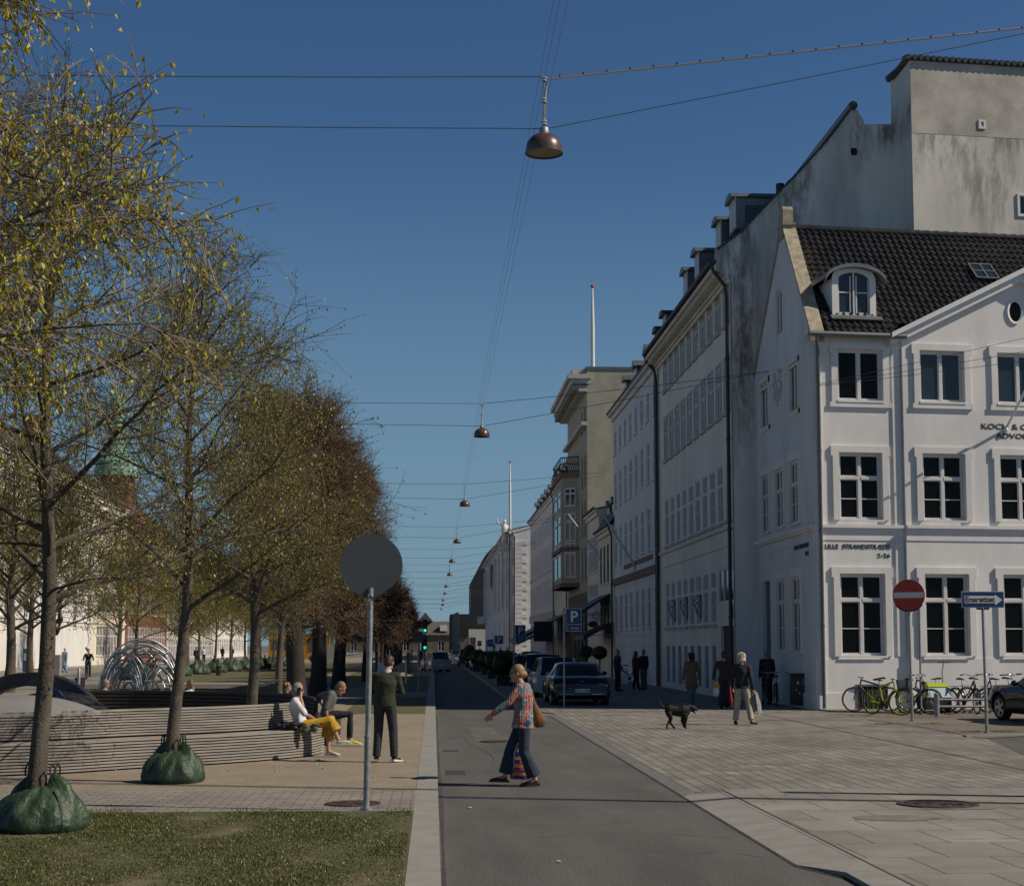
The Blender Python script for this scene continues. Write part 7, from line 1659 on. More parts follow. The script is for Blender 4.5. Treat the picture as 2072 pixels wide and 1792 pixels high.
# utility cabinet with stickers
a = G(1604, 1432, PZ); t = thing('utility_cabinet', 'dark utility cabinet covered in small stickers at the house corner', 'cabinet', tuple(a)); s_ = a.y / 3200; W_ = 37 * s_; H_ = 70 * s_
w = MB(); w.box((0, 0, .08), (W_, .4, H_ - .04)); w.build('body', mat('cabinet', (.03, .03, .028), .5, .2), t); w = MB(); w.box((-.03, -.03, H_ - .04), (W_ + .03, .43, H_)); w.build('lid', 'black_metal', t)
w = MB()
for (x, z, dx, dz) in ((.15, .75, .06, .1), (.2, .45, .05, .05), (.38, .3, .1, .08), (.1, .55, .04, .04), (.42, .68, .06, .03)): w.box((x, -.006, z), (x + dx, -.001, z + dz))
w.build('stickers', 'sign_white', t); w = MB(); w.box((.3, -.005, .72), (.46, -.001, .92)); w.build('stickers', 'sign_cyan', t)

# ================================================================ people
mk('hair_blond', (.26, .17, .08), .6, .3, 40); mk('hair_white', (.42, .36, .26), .6, .25, 40); mk('hair_grey', (.20, .18, .16), .6, .3, 40); mk('hair_brown', (.04, .022, .013), .6, .3, 40); mk('hair_dark', (.015, .011, .009), .6, .3, 40); mk('hair_light', (.18, .12, .065), .6, .3, 40)
def cloth(n, c, v=.2): mk(n, c, .85, v, 6, 1.0, 9, coords='obj')
for n, c in (('denim', (.014, .027, .052)), ('green_wool', (.022, .028, .014)), ('black_cloth', (.010, .010, .012)), ('grey_jersey', (.10, .105, .105)), ('white_shirt', (.62, .62, .63)), ('mustard', (.46, .27, .02)), ('charcoal', (.026, .027, .03)), ('navy', (.012, .014, .022)), ('beige', (.34, .30, .23)), ('tan_coat', (.14, .09, .055)), ('dark_brown', (.035, .018, .013)), ('blue_jacket', (.015, .028, .07)), ('pale_denim', (.10, .14, .18)), ('olive', (.09, .10, .06)), ('taupe', (.22, .15, .12)), ('leather_brown', (.16, .075, .035)), ('lime_shoe', (.50, .56, .03)), ('white_shoe', (.60, .57, .50)), ('skyblue', (.22, .34, .46)), ('red_cloth', (.42, .02, .02)), ('legging', (.012, .013, .02))): cloth(n, c)
# printed quilted jacket
m = bpy.data.materials.new('floral'); m.use_nodes = True; nn = m.node_tree.nodes; ll = m.node_tree.links; p = nn['Principled BSDF']; p.inputs['Roughness'].default_value = .8
tc_ = nn.new('ShaderNodeTexCoord'); nz = nn.new('ShaderNodeTexNoise'); nz.inputs['Scale'].default_value = 14; ll.new(tc_.outputs['Object'], nz.inputs['Vector'])
mxv = nn.new('ShaderNodeMix'); mxv.data_type = 'VECTOR'; mxv.inputs['Factor'].default_value = .12; ll.new(tc_.outputs['Object'], mxv.inputs['A']); ll.new(nz.outputs['Color'], mxv.inputs['B'])
v1 = nn.new('ShaderNodeTexVoronoi'); v1.inputs['Scale'].default_value = 26; ll.new(mxv.outputs['Result'], v1.inputs['Vector'])
cr_ = nn.new('ShaderNodeValToRGB'); cr_.color_ramp.interpolation = 'CONSTANT'; e = cr_.color_ramp.elements; e[0].position = 0; e[0].color = (.07, .17, .21, 1); e[1].position = .40; e[1].color = (.55, .10, .03, 1)
for pos, c in ((.55, (.10, .22, .26, 1)), (.68, (.46, .38, .26, 1)), (.78, (.16, .03, .03, 1)), (.88, (.05, .10, .14, 1))): q = e.new(pos); q.color = c
ll.new(v1.outputs['Color'], cr_.inputs['Fac'])
v2 = nn.new('ShaderNodeTexVoronoi'); v2.inputs['Scale'].default_value = 9; ll.new(mxv.outputs['Result'], v2.inputs['Vector']); lt = nn.new('ShaderNodeMath'); lt.operation = 'LESS_THAN'; lt.inputs[1].default_value = .26; ll.new(v2.outputs['Distance'], lt.inputs[0])
mx = nn.new('ShaderNodeMix'); mx.data_type = 'RGBA'; ll.new(lt.outputs[0], mx.inputs['Factor']); ll.new(cr_.outputs[0], mx.inputs['A']); mx.inputs['B'].default_value = (.58, .11, .035, 1); ll.new(mx.outputs['Result'], p.inputs['Base Color'])
wv = nn.new('ShaderNodeTexWave'); wv.inputs['Scale'].default_value = 13; wv.bands_direction = 'Y'; ll.new(tc_.outputs['Object'], wv.inputs['Vector']); bp = nn.new('ShaderNodeBump'); bp.inputs['Strength'].default_value = .6; bp.inputs['Distance'].default_value = .015; ll.new(wv.outputs['Fac'], bp.inputs['Height']); ll.new(bp.outputs[0], p.inputs['Normal'])
MT['floral'] = m
m = bpy.data.materials.new('zigzag'); m.use_nodes = True; nn = m.node_tree.nodes; ll = m.node_tree.links; p = nn['Principled BSDF']; p.inputs['Roughness'].default_value = .45
tc_ = nn.new('ShaderNodeTexCoord'); mp = nn.new('ShaderNodeMapping'); mp.inputs['Rotation'].default_value = (R(62), 0, 0); ll.new(tc_.outputs['Object'], mp.inputs[0])
ck = nn.new('ShaderNodeTexChecker'); ck.inputs['Scale'].default_value = 13; ck.inputs['Color1'].default_value = (.02, .03, .26, 1); ck.inputs['Color2'].default_value = (.55, .09, .14, 1); ll.new(mp.outputs[0], ck.inputs['Vector'])
wv = nn.new('ShaderNodeTexWave'); wv.inputs['Scale'].default_value = 2.8; wv.bands_direction = 'Z'; ll.new(tc_.outputs['Object'], wv.inputs['Vector']); st_ = nn.new('ShaderNodeMath'); st_.operation = 'GREATER_THAN'; st_.inputs[1].default_value = .72; ll.new(wv.outputs['Fac'], st_.inputs[0])
mx = nn.new('ShaderNodeMix'); mx.data_type = 'RGBA'; ll.new(st_.outputs[0], mx.inputs['Factor']); ll.new(ck.outputs[0], mx.inputs['A']); mx.inputs['B'].default_value = (.62, .30, .02, 1); ll.new(mx.outputs['Result'], p.inputs['Base Color']); MT['zigzag'] = m

BASE = dict(pel=(0, 0, .95), wst=(0, -.005, 1.10), che=(0, 0, 1.30), nek=(0, -.01, 1.47), hed=(0, .025, 1.635), sR=(.185, 0, 1.415), sL=(-.185, 0, 1.415), eR=(.235, -.03, 1.13), eL=(-.235, -.03, 1.13), hR=(.235, .06, .88), hL=(-.235, .06, .88),
            pR=(.095, 0, .92), pL=(-.095, 0, .92), kR=(.10, .015, .50), kL=(-.10, .015, .50), aR=(.10, -.02, .09), aL=(-.10, -.02, .09), tR=(.12, .16, .03), tL=(-.12, .16, .03))
def human(label, loc, rot, H=1.75, J=None, top='black_cloth', sleeve='long', bottom='charcoal', hem=(.075, .065), leglen=1.0, shoe='black_cloth', hair=('short', 'hair_brown'), skin='skin', vox=.02, fingers=False, grip=.4, face=0, tilt=0, coat=0, shades=False, group=None, fat=1.0, curl={}, seated=False, sole=None):
    j = dict(BASE); j.update(J or {}); s = H / 1.75; j = {k: V(v) * s for k, v in j.items()}
    t = thing('person', label, 'person', loc, rot, group)
    def limb(mb, pts, rads, n=10): 
        P = [V(p) for p in pts]; mb.tube(P, [r_ * s for r_ in rads], n=n)
        for p, r_ in zip(P, rads): mb.ell(p, (r_ * s * .98,) * 3, n=10, k=6)
    up_ = (j['nek'] - j['che']).normalized(); sx = (j['sR'] - j['sL']).normalized()
    def torso(mb, g, low=-.04):
        P = [j['pel'] + (j['pel'] - j['wst']).normalized() * (.04 * s) , j['pel'] + (j['wst'] - j['pel']) * .4, j['wst'], (j['wst'] + j['che']) / 2, j['che'], j['che'] + (j['nek'] - j['che']) * .55, j['nek'] - (j['nek'] - j['che']) * .08]
        rd = [(.158, .115), (.155, .112), (.138, .102), (.152, .112), (.170, .122), (.160, .098), (.062, .06)]
        mb.tube(P, [((a * fat + g) * s, (b * fat + g) * s) for a, b in rd], n=18, side=sx)
        limb(mb, [j['sL'], j['che'] + (j['nek'] - j['che']) * .55, j['sR']], [.058 + g, .085 + g, .058 + g])
    b = MB(); torso(b, -.012)
    for S in 'RL':
        limb(b, [j['s' + S], (j['s' + S] + j['e' + S]) / 2, j['e' + S], (j['e' + S] * .5 + j['h' + S] * .5), j['h' + S]], [.050, .044, .036, .036, .025])
        limb(b, [j['p' + S], (j['p' + S] + j['k' + S]) / 2, j['k' + S], j['k' + S] * .6 + j['a' + S] * .4, j['a' + S]], [.088, .072, .052, .050, .034])
        limb(b, [j['a' + S], (j['a' + S] + j['t' + S]) / 2, j['t' + S]], [.034, .034, .026])
        w_ = j['h' + S]; d = (w_ - j['e' + S]).normalized(); d = (d + V(curl.get(S, (0, 0, 0)))).normalized(); side = V((0, 1, 0)) if abs(d.y) < .8 else V((1, 0, 0))
        side = (side - d * side.dot(d)).normalized(); nrm = d.cross(side)
        palm = w_ + d * .05 * s; b.tube([w_, palm, w_ + d * .092 * s], [(.024 * s, .016 * s), (.038 * s, .016 * s), (.036 * s, .013 * s)], n=10, side=side)
        if fingers:
            for i, (o_, l_) in enumerate(((-.030, .062), (-.010, .074), (.010, .070), (.029, .055))):
                p0 = w_ + (d * .088 + side * o_) * s; p1 = p0 + (d * (l_ * .5) + nrm * (l_ * .15 * grip * 3)) * s; p2 = p1 + (d * (l_ * .5 * (1 - grip)) + nrm * (l_ * .6 * grip) ) * s; b.tube([p0, p1, p2], [.0098 * s, .009 * s, .0075 * s], n=7)
            p0 = w_ + (d * .03 - side * .026) * s; b.tube([p0, p0 + (d * .035 - side * .025 + nrm * .01) * s, p0 + (d * .062 - side * .028 + nrm * .02) * s], [.0125 * s, .011 * s, .009 * s], n=7)
        else: b.tube([w_ + d * .085 * s, w_ + (d * .125 + nrm * .02) * s, w_ + (d * .15 + nrm * .045) * s], [(.033 * s, .012 * s), (.03 * s, .012 * s), (.018 * s, .01 * s)], n=8, side=side)
    RH = Matrix.Rotation(face, 3, 'Z') @ Matrix.Rotation(tilt, 3, 'X'); h = j['hed']; P = lambda x, y, z: h + RH @ (V((x, y, z)) * s)
    b.tube([j['nek'] - (j['nek'] - j['che']) * .25, j['nek'], P(0, -.015, -.07)], [.062 * s, .052 * s, .05 * s], n=12)
    b.ell(P(0, -.01, .03), (.077 * s, .096 * s, .095 * s), n=20, k=14, rot=RH); b.ell(P(0, .018, -.045), (.058 * s, .068 * s, .078 * s), n=16, k=10, rot=RH)
    b.tube([P(0, .085, .02), P(0, .108, -.018), P(0, .09, -.03)], [.009 * s, .014 * s, .012 * s], n=7); b.ell(P(0, .076, -.098), (.022 * s, .018 * s, .018 * s), n=8, k=6)
    b.ell(P(0, .082, -.062), (.024 * s, .012 * s, .010 * s), n=10, k=6)
    for q in (-1, 1): b.ell(P(q * .078, -.008, -.005), (.010 * s, .019 * s, .030 * s), n=8, k=6)
    place('body', remesh(b, vox if not fingers else min(vox, .0095), 2, 'body', (skin,)), t)
    if fingers or vox <= .02:
        e = MB()
        for q in (-1, 1): e.ell(P(q * .031, .082, .012), (.011 * s, .009 * s, .007 * s), n=8, k=6)
        e.build('eyes', 'ink', t)
    # clothes
    g = MB(); torso(g, .014)
    if coat:
        hp = j['pel'] - (j['wst'] - j['pel']).normalized() * (coat * s); g.tube([j['wst'], j['pel'], hp], [(.15 * s, .12 * s), (.175 * s, .145 * s), (.185 * s * (1 + coat * .4), .16 * s * (1 + coat * .4))], n=18, side=sx)
    for S in 'RL':
        A, E, Hh_ = j['s' + S], j['e' + S], j['h' + S]
        if sleeve == 'long': limb(g, [A, (A + E) / 2, E, E * .5 + Hh_ * .5, Hh_ - (Hh_ - E) * .06], [.066, .060, .054, .050, .042])
        elif sleeve == 'half': limb(g, [A, (A + E) / 2, E], [.068, .064, .058])
        else: limb(g, [A, A * .5 + E * .5, E * .6 + A * .4], [.066, .060, .056])
    g.tube([j['nek'] - up_ * .04 * s, j['nek'] + up_ * .008 * s], [.068 * s, .058 * s], n=14)
    place('top_garment', remesh(g, vox * .9, 3, 'top_garment', (top,)), t)
    g = MB(); g.tube([j['pel'] + (j['wst'] - j['pel']) * .75, j['pel'], j['pel'] - (j['wst'] - j['pel']).normalized() * .06 * s], [(.140 * s * fat, .108 * s * fat), (.165 * s * fat, .125 * s * fat), (.15 * s * fat, .115 * s * fat)], n=18, side=sx)
    for S in 'RL':
        A, K, N_ = j['p' + S], j['k' + S], j['a' + S]; N_ = K + (N_ - K) * leglen; limb(g, [A, (A + K) / 2, K, (K + N_) / 2], [.100, .086, hem[0], (hem[0] + hem[1]) / 2]); g.tube([(K + N_) / 2, N_], [(hem[0] + hem[1]) / 2 * s, hem[1] * s], n=12)
    place('trousers', remesh(g, vox * .9, 2, 'trousers', (bottom,)), t)
    for S in 'RL':
        g = MB(); A, T = j['a' + S], j['t' + S]; f_ = T - A; f_ = V((f_.x, f_.y, f_.z)); hl = A - V((f_.x, f_.y, 0)).normalized() * .035 * s; hl.z = A.z - .04 * s
        g.tube([hl, A - V((0, 0, .03 * s)), (A + T) / 2 - V((0, 0, .012 * s)), T, T + V((f_.x, f_.y, 0)).normalized() * .045 * s], [(.036 * s, .036 * s), (.042 * s, .045 * s), (.045 * s, .038 * s), (.046 * s, .030 * s), (.030 * s, .020 * s)], n=10, side=V((0, 0, 1)).cross(V((f_.x, f_.y, 0)).normalized())); g.ell(A - V((0, 0, .02 * s)), (.045 * s, .045 * s, .04 * s), n=10, k=6)
        so_ = place('shoe', remesh(g, .014, 1, 'shoe', (shoe,)), t)
        if sole:
            g = MB(); d_ = V((f_.x, f_.y, 0)).normalized(); sd__ = V((-d_.y, d_.x, 0)); a0_, a1_ = hl - d_ * .03 * s, T + d_ * .06 * s
            g.hexa([a0_ + sd__ * -.04 * s + V((0, 0, -.032)), a1_ + sd__ * -.045 * s + V((0, 0, -.026)), a1_ + sd__ * .045 * s + V((0, 0, -.026)), a0_ + sd__ * .04 * s + V((0, 0, -.032)), a0_ + sd__ * -.038 * s, a1_ + sd__ * -.04 * s, a1_ + sd__ * .04 * s, a0_ + sd__ * .038 * s]); g.build('sole', sole, so_)
    g = MB(); st, hm_ = hair
    if st in ('short', 'bob', 'long', 'bun'): g.ell(P(0, -.026, .045), (.086 * s, .098 * s, .096 * s), n=18, k=12, rot=RH)
    if st == 'short': g.ell(P(0, -.05, .0), (.080 * s, .068 * s, .085 * s), n=14, k=10, rot=RH)
    if st == 'bob': 
        g.ell(P(0, -.05, -.02), (.098 * s, .085 * s, .105 * s), n=16, k=10, rot=RH)
        for q in (-1, 1): g.ell(P(q * .07, -.01, -.03), (.035 * s, .055 * s, .085 * s), n=12, k=8, rot=RH)
    if st == 'long': g.tube([P(0, -.05, .02), P(0, -.085, -.10), P(0, -.10, -.22), P(0, -.10, -.30)], [(.088 * s, .07 * s), (.10 * s, .065 * s), (.09 * s, .05 * s), (.05 * s, .03 * s)], n=14, side=RH @ V((1, 0, 0)))
    if st == 'curly':
        rr = random.Random(3)
        for _ in range(26): a, z_ = rr.uniform(0, 2 * pi), rr.uniform(-.14, .12); g.ell(P(.075 * cos(a), -.05 + .07 * sin(a), z_), (.045 * s,) * 3, n=8, k=6)
        g.ell(P(0, -.03, .05), (.09 * s, .1 * s, .1 * s))
    if st == 'bun': 
        g.ell(P(0, -.045, .01), (.082 * s, .075 * s, .085 * s), n=16, k=10, rot=RH); g.ell(P(0, -.115, -.02), (.045 * s, .04 * s, .05 * s), n=12, k=8); g.tube([P(0, -.09, -.03), P(0, -.12, -.07)], [.03 * s, .015 * s], n=8)
    if st == 'messy':
        rr = random.Random(5); g.ell(P(0, -.026, .05), (.092 * s, .104 * s, .10 * s), n=18, k=12, rot=RH); g.ell(P(0, -.05, -.01), (.09 * s, .075 * s, .095 * s))
        for _ in range(22): a, z_ = rr.uniform(pi * .9, 2.1 * pi), rr.uniform(-.09, .10); g.tube([P(.07 * cos(a), -.03 + .08 * sin(a), z_ + .03), P(.105 * cos(a), -.03 + .115 * sin(a), z_ - .01), P(.115 * cos(a), -.03 + .13 * sin(a), z_ - .05)], [.02 * s, .014 * s, .005 * s], n=6)
    place('hair', remesh(g, .012 if vox < .02 else .018, 1, 'hair', (hm_,)), t)
    if shades:
        g = MB()
        for q in (-1, 1): g.ell(P(q * .034, .088, .012), (.030 * s, .008 * s, .022 * s), n=12, k=7, rot=RH); g.tube([P(q * .066, .08, .018), P(q * .082, -.01, .015)], .004 * s, n=5)
        g.bar(P(-.02, .092, .016), P(.02, .092, .016), .006, .006); g.build('sunglasses', 'black_plastic', t)
    return t, j
# 1 the walking woman
wl_ = G(1050, 1590, 0); Yw_ = wl_.y
human('woman crossing the road in a quilted flowered jacket, flared jeans and sandals', (wl_.x, Yw_, 0), R(90), 1.77, dict(pel=(0, -.06, .95), wst=(0, -.07, 1.10), che=(0, -.06, 1.30), nek=(0, -.03, 1.47), hed=(0, .03, 1.61), sR=(.175, -.12, 1.41), sL=(-.175, .0, 1.41), eL=(-.22, .17, 1.20), hL=(-.20, .385, 1.04), eR=(.22, -.14, 1.12), hR=(.18, -.06, .86),
      pR=(.085, -.05, .92), pL=(-.085, -.07, .92), kR=(.085, .12, .52), kL=(-.085, -.07, .50), aR=(.08, .20, .12), aL=(-.08, -.235, .09), tR=(.08, .37, .085), tL=(-.08, -.06, .03)), top='floral', bottom='denim', hem=(.082, .105), leglen=.86, shoe='dark_brown', hair=('bun', 'hair_blond'), skin='skin', vox=.012, fingers=True, grip=.35, tilt=R(-6), shades=True, coat=.12, fat=1.14, curl={'L': (0, .1, -.15)}, sole='black_plastic')
t = thing('shopping_bag', 'bright red, blue and orange patterned carrier bag hanging behind her knees', 'bag', (wl_.x + .02, Yw_ + .17, 0)); g = MB()
n = 14; rows = [(.09, .13, .06), (.12, .155, .07), (.28, .15, .075), (.42, .12, .06), (.52, .08, .035), (.60, .04, .02)]; vs = [(rx * cos(2 * pi * i / n) + .02 * sin(3 * z), ry * sin(2 * pi * i / n) * (1 + .2 * sin(4 * 2 * pi * i / n)), z) for z, rx, ry in rows for i in range(n)]
g.add(vs, [(a_ * n + i, a_ * n + (i + 1) % n, (a_ + 1) * n + (i + 1) % n, (a_ + 1) * n + i) for a_ in range(len(rows) - 1) for i in range(n)] + [tuple(range(n))[::-1]]); g.build('bag', 'zigzag', t, smooth=60); g = MB(); g.tube([(0, 0, .58), (-.01, 0, .72), (.02, 0, .87)], .011, n=6); g.build('handle', 'red_cloth', t)
t = thing('shoulder_bag', 'soft brown leather shoulder bag hanging behind the flowered jacket', 'bag', (wl_.x, Yw_ + .2, 0)); g = MB(); g.tube([(.16, 0, 1.43), (.23, 0, 1.2), (.27, 0, 1.05), (.32, 0, .92), (.33, 0, .84)], [(.02, .02), (.035, .03), (.07, .05), (.115, .06), (.07, .04)], n=14, side=(1, 0, 0)); place('bag', remesh(g, .012, 3, 'bag', ('leather_brown',)), t)
# 2 man in green sweater
ml = G(778, 1541, LZ)
human('man in dark green sweater and charcoal trousers standing with his back turned', tuple(ml), R(-8), 1.77, dict(hed=(.05, .10, 1.62), nek=(.02, .03, 1.47), sR=(.20, .02, 1.41), sL=(-.20, .02, 1.41), eR=(.275, .06, 1.14), eL=(-.275, .06, 1.14), hR=(.12, .27, 1.16), hL=(-.10, .27, 1.14), kR=(.14, .02, .50), kL=(-.11, .03, .50), aR=(.165, -.02, .09), aL=(-.13, -.03, .09), tR=(.22, .15, .03), tL=(-.16, .14, .03)),
      top='green_wool', bottom='charcoal', hem=(.078, .066), shoe='black_cloth', hair=('short', 'hair_brown'), vox=.013, fingers=True, face=R(-22), tilt=R(-22), fat=1.12, sole='white_shoe')
g = MB(); g.tube([(ml.x + .035, ml.y + .02, LZ + 1.46), (ml.x + .04, ml.y + .03, LZ + 1.535)], [(.075, .07), (.064, .06)], n=14)
tag(g.build('shirt_collar', 'white_shirt', smooth=60), 'white shirt collar showing above the green sweater', 'collar')
# 3 seated woman on the phone
sw = atY(609, 1478, 28.15)
t3, j3 = human('seated woman with grey hair on the phone, white blouse and mustard trousers', (sw.x, 28.15, LZ), R(-90), 1.66, dict(pel=(0, .0, .60), wst=(0, -.05, .73), che=(0, -.10, .92), nek=(0, -.10, 1.08), hed=(0, -.06, 1.22), sR=(.17, -.10, 1.03), sL=(-.17, -.10, 1.03), eR=(.24, .08, .80), hR=(.13, -.005, 1.10), eL=(-.22, .05, .78), hL=(-.12, .25, .68),
      pR=(.09, .04, .58), pL=(-.09, .04, .58), kR=(.06, .54, .66), kL=(-.06, .50, .62), aR=(.07, .70, .30), aL=(-.05, .50, .10), tR=(.09, .88, .27), tL=(-.05, .67, .035)), top='white_shirt', sleeve='half', bottom='mustard', hem=(.105, .135), leglen=.52, shoe='white_shoe', hair=('bob', 'hair_grey'), vox=.012, fingers=True, shades=True, tilt=R(-4), grip=.15, curl={'R': (-.3, 0, .2)}, sole='white_shoe')
g = MB(); g.hexa([V((sw.x - .08, 27.99, 1.17)) + V(q) for q in ((0, 0, 0), (.07, 0, 0), (.07, .012, 0), (0, .012, 0), (.02, 0, .14), (.09, 0, .14), (.09, .012, .14), (.02, .012, .14))]); tag(g.build('phone', 'black_plastic'), 'dark phone held to the ear of the seated woman', 'phone')
g = MB(); rr = random.Random(2)
for _ in range(26): g.ell((rr.gauss(0, .11), rr.gauss(0, .05), rr.uniform(.03, .12)), (rr.uniform(.05, .10), rr.uniform(.04, .07), rr.uniform(.025, .05)), n=8, k=5)
o = place('folded_jacket', remesh(g, .014, 1, 'folded_jacket', ('navy',)), None, (sw.x - .12, 27.92, LZ + .47)); tag(o, 'crumpled dark blue jacket on the bench beside the seated woman', 'jacket')
g = MB()
for _ in range(18): g.ell((rr.gauss(0, .09), rr.gauss(0, .05), rr.uniform(.0, .12)), (rr.uniform(.04, .09), rr.uniform(.04, .06), rr.uniform(.025, .05)), n=8, k=5)
o = place('green_scarf', remesh(g, .014, 1, 'green_scarf', ('olive',)), None, (sw.x + .12, 27.86, LZ + .46)); tag(o, 'olive patterned scarf hanging over the bench edge beside the blue jacket', 'scarf')
# 4 man leaning forward
gm_ = atY(661, 1447, 31.2)
human('man in grey shirt bending forward on the bench end, black leggings and lime shoes', (gm_.x, 31.2, LZ), R(-90), 1.78, dict(pel=(0, 0, .60), wst=(0, .02, .72), che=(0, .06, .90), nek=(0, .14, 1.02), hed=(0, .26, 1.08), sR=(.19, .08, .97), sL=(-.19, .06, .99), eR=(.26, .0, .72), hR=(.22, .03, .50), eL=(-.42, -.18, .92), hL=(-.36, -.06, .66),
      pR=(.09, .02, .58), pL=(-.09, .02, .58), kR=(.10, .46, .60), kL=(-.10, .44, .58), aR=(.10, .46, .12), aL=(-.10, .42, .10), tR=(.10, .64, .04), tL=(-.10, .60, .04)), top='grey_jersey', sleeve='half', bottom='legging', hem=(.062, .045), leglen=.92, shoe='lime_shoe', hair=('short', 'hair_light'), vox=.014, fingers=True, tilt=R(-38), sole='white_shoe')
g = MB(); g.tube([(0, 0, 0), (0, 0, .15), (0, 0, .17), (0, 0, .2)], [.036, .036, .02, .02], n=12); tag(g.build('water_bottle', mat('pink', (.60, .22, .36), .4, 0), loc=atY(674, 1468, 31.0)), 'small pink bottle standing by the grey shirted man', 'bottle')
SIT = dict(pel=(0, 0, .56), wst=(0, -.03, .70), che=(0, -.05, .90), nek=(0, -.04, 1.07), hed=(0, -.01, 1.22), sR=(.18, -.05, 1.02), sL=(-.18, -.05, 1.02), eR=(.23, .02, .76), eL=(-.23, .02, .76), hR=(.15, .25, .70), hL=(-.15, .25, .70), pR=(.09, .03, .54), pL=(-.09, .03, .54), kR=(.1, .45, .55), kL=(-.1, .45, .55), aR=(.1, .42, .10), aL=(-.1, .42, .10), tR=(.1, .58, .03), tL=(-.1, .58, .03))
def at_head(px, py, Y): return atY(px, py, Y)
for (px, py, Y, rt_, H, kw, lab, jj) in (
    (583, 1394, 35.6, -75, 1.45, dict(top='navy', hair=('messy', 'hair_light'), vox=.018), 'boy with tousled light brown hair seated behind the bench ring, back half turned', {}),
    (606, 1397, 34.4, -80, 1.50, dict(top='mustard', hair=('long', 'hair_light'), vox=.018, shades=True), 'woman with long brown hair and sunglasses seated next to the boy', {}),
    (216, 1383, 38.6, -85, 1.62, dict(top='beige', hair=('short', 'hair_grey'), vox=.018, shades=True), 'older person with grey hair resting an arm along the far bench back', dict(eR=(.42, .2, .98), hR=(.40, .45, .93))),
    (383, 1384, 38.6, 100, 1.62, dict(top='white_shirt', hair=('long', 'hair_blond'), vox=.018), 'blonde woman in white half hidden by the second trunk at the far bench back', dict(eL=(-.42, .2, .98), hL=(-.40, .45, .93)))):
    a = at_head(px, py, Y); J_ = dict(SIT); J_.update(jj); z0 = a.z - 1.22 * H / 1.75
    human(lab, (a.x, Y, max(LZ, min(z0, LZ + .25)) if False else LZ), R(rt_), (a.z - LZ) / 1.22 * 1.75 if .8 < (a.z - LZ) / 1.22 < 1.2 else H, J_, **kw)
# 7 blonde woman with bags, walking away
def WALK(d=1, sw=.16): return dict(kR=(.09, .10 * d, .50), kL=(-.09, .02, .50), aR=(.09, .22 * d, .10), aL=(-.09, -.24 * d, .13), tR=(.10, .38 * d, .05), tL=(-.10, -.10 * d, .03), hR=(.24, -sw * d * .6, .88), hL=(-.24, sw * d, .90), eR=(.235, -.08 * d, 1.13), eL=(-.235, .02, 1.13))
a = G(1502, 1466, PZ); human('woman with short blonde hair, dark blazer and beige trousers walking away with bags', tuple(a), R(-18), 1.78, {**WALK(1), 'kR': (.16, .0, .50), 'aR': (.24, -.10, .10), 'tR': (.34, .04, .04), 'kL': (-.12, .02, .5), 'aL': (-.17, -.0, .09), 'tL': (-.16, .16, .03), 'hR': (.27, .03, .87), 'pR': (.10, 0, .92)}, top='navy', bottom='beige', hem=(.078, .072), leglen=.93, shoe='dark_brown', hair=('messy', 'hair_white'), vox=.016, fingers=True, grip=.9, coat=.06, group='people walking past the corner house')
t = thing('shopping_bag', 'dusty pink cloth bag carried with a white paper bag by the blonde woman', 'bag', (a.x + .34, a.y - .05, PZ)); g = MB(); g.tube([(-.02, 0, .86), (-.03, 0, .74), (-.06, 0, .55), (-.02, 0, .38), (0, 0, .34)], [(.02, .02), (.10, .05), (.19, .09), (.17, .08), (.08, .05)], n=14, side=(1, 0, 0)); g.tube([(-.12, 0, .6), (-.2, .02, .5)], .07); place('bag', remesh(g, .014, 2, 'bag', ('taupe',)), t)
t = thing('paper_bag', 'slim white paper bag hanging beside the pink cloth bag', 'bag', (a.x + .38, a.y - .16, PZ)); g = MB(); g.hexa([(0, 0, .26), (.10, 0, .28), (.10, .06, .28), (0, .06, .26), (-.07, 0, .78), (-.01, 0, .8), (-.01, .06, .8), (-.07, .06, .78)]); g.build('bag', 'white_shirt', t)
# 8 dog
a = G(1372, 1474, PZ); t = thing('dog', 'black dog with raised tail and open mouth walking across the paving', 'dog', tuple(a), R(2)); k = .00231; X = lambda x, y: ((x - 800) * k, (1095 - y) * k)
g = MB()
def dl_(pts, rr_, yy=0): g.tube([(X(x, y)[0], yy if not isinstance(yy, (list, tuple)) else yy[i], X(x, y)[1]) for i, (x, y) in enumerate(pts)], rr_, n=12, side=(0, 1, 0))
dl_([(668, 890), (700, 895), (750, 905), (800, 912), (850, 910), (895, 915), (925, 925)], [(.07, .08), (.10, .12), (.10, .125), (.10, .13), (.115, .155), (.105, .14), (.06, .07)])
dl_([(880, 890), (915, 880), (945, 880)], [(.085, .11), (.075, .10), (.07, .085)]); dl_([(930, 885), (960, 880), (985, 893), (1004, 905)], [(.07, .075), (.072, .07), (.042, .042), (.026, .026)])
dl_([(945, 908), (972, 925), (985, 945)], [(.03, .03), (.024, .02), (.016, .012)])
dl_([(675, 880), (655, 878), (630, 860), (612, 828), (603, 795)], [.035, .030, .028, .026, .014])
for yy, pts in ((-.07, [(690, 925), (712, 965), (722, 990), (700, 1018), (683, 1050), (676, 1082), (690, 1092)]), (.07, [(705, 925), (722, 965), (728, 1000), (724, 1030), (745, 1060), (762, 1082), (775, 1088)]), (-.07, [(868, 940), (872, 985), (868, 1020), (868, 1055), (870, 1082), (885, 1088)]), (.06, [(875, 940), (862, 985), (850, 1015), (862, 1045), (866, 1075), (878, 1082)])):
    r_ = [.075, .060, .045, .030, .022, .024, .022]; dl_(pts, r_[:len(pts)], yy)
for yy in (-.05, .05): g.ell((X(948, 872)[0], yy * 1.25, X(1, 872)[1] - .01), (.026, .014, .045), n=8, k=6)
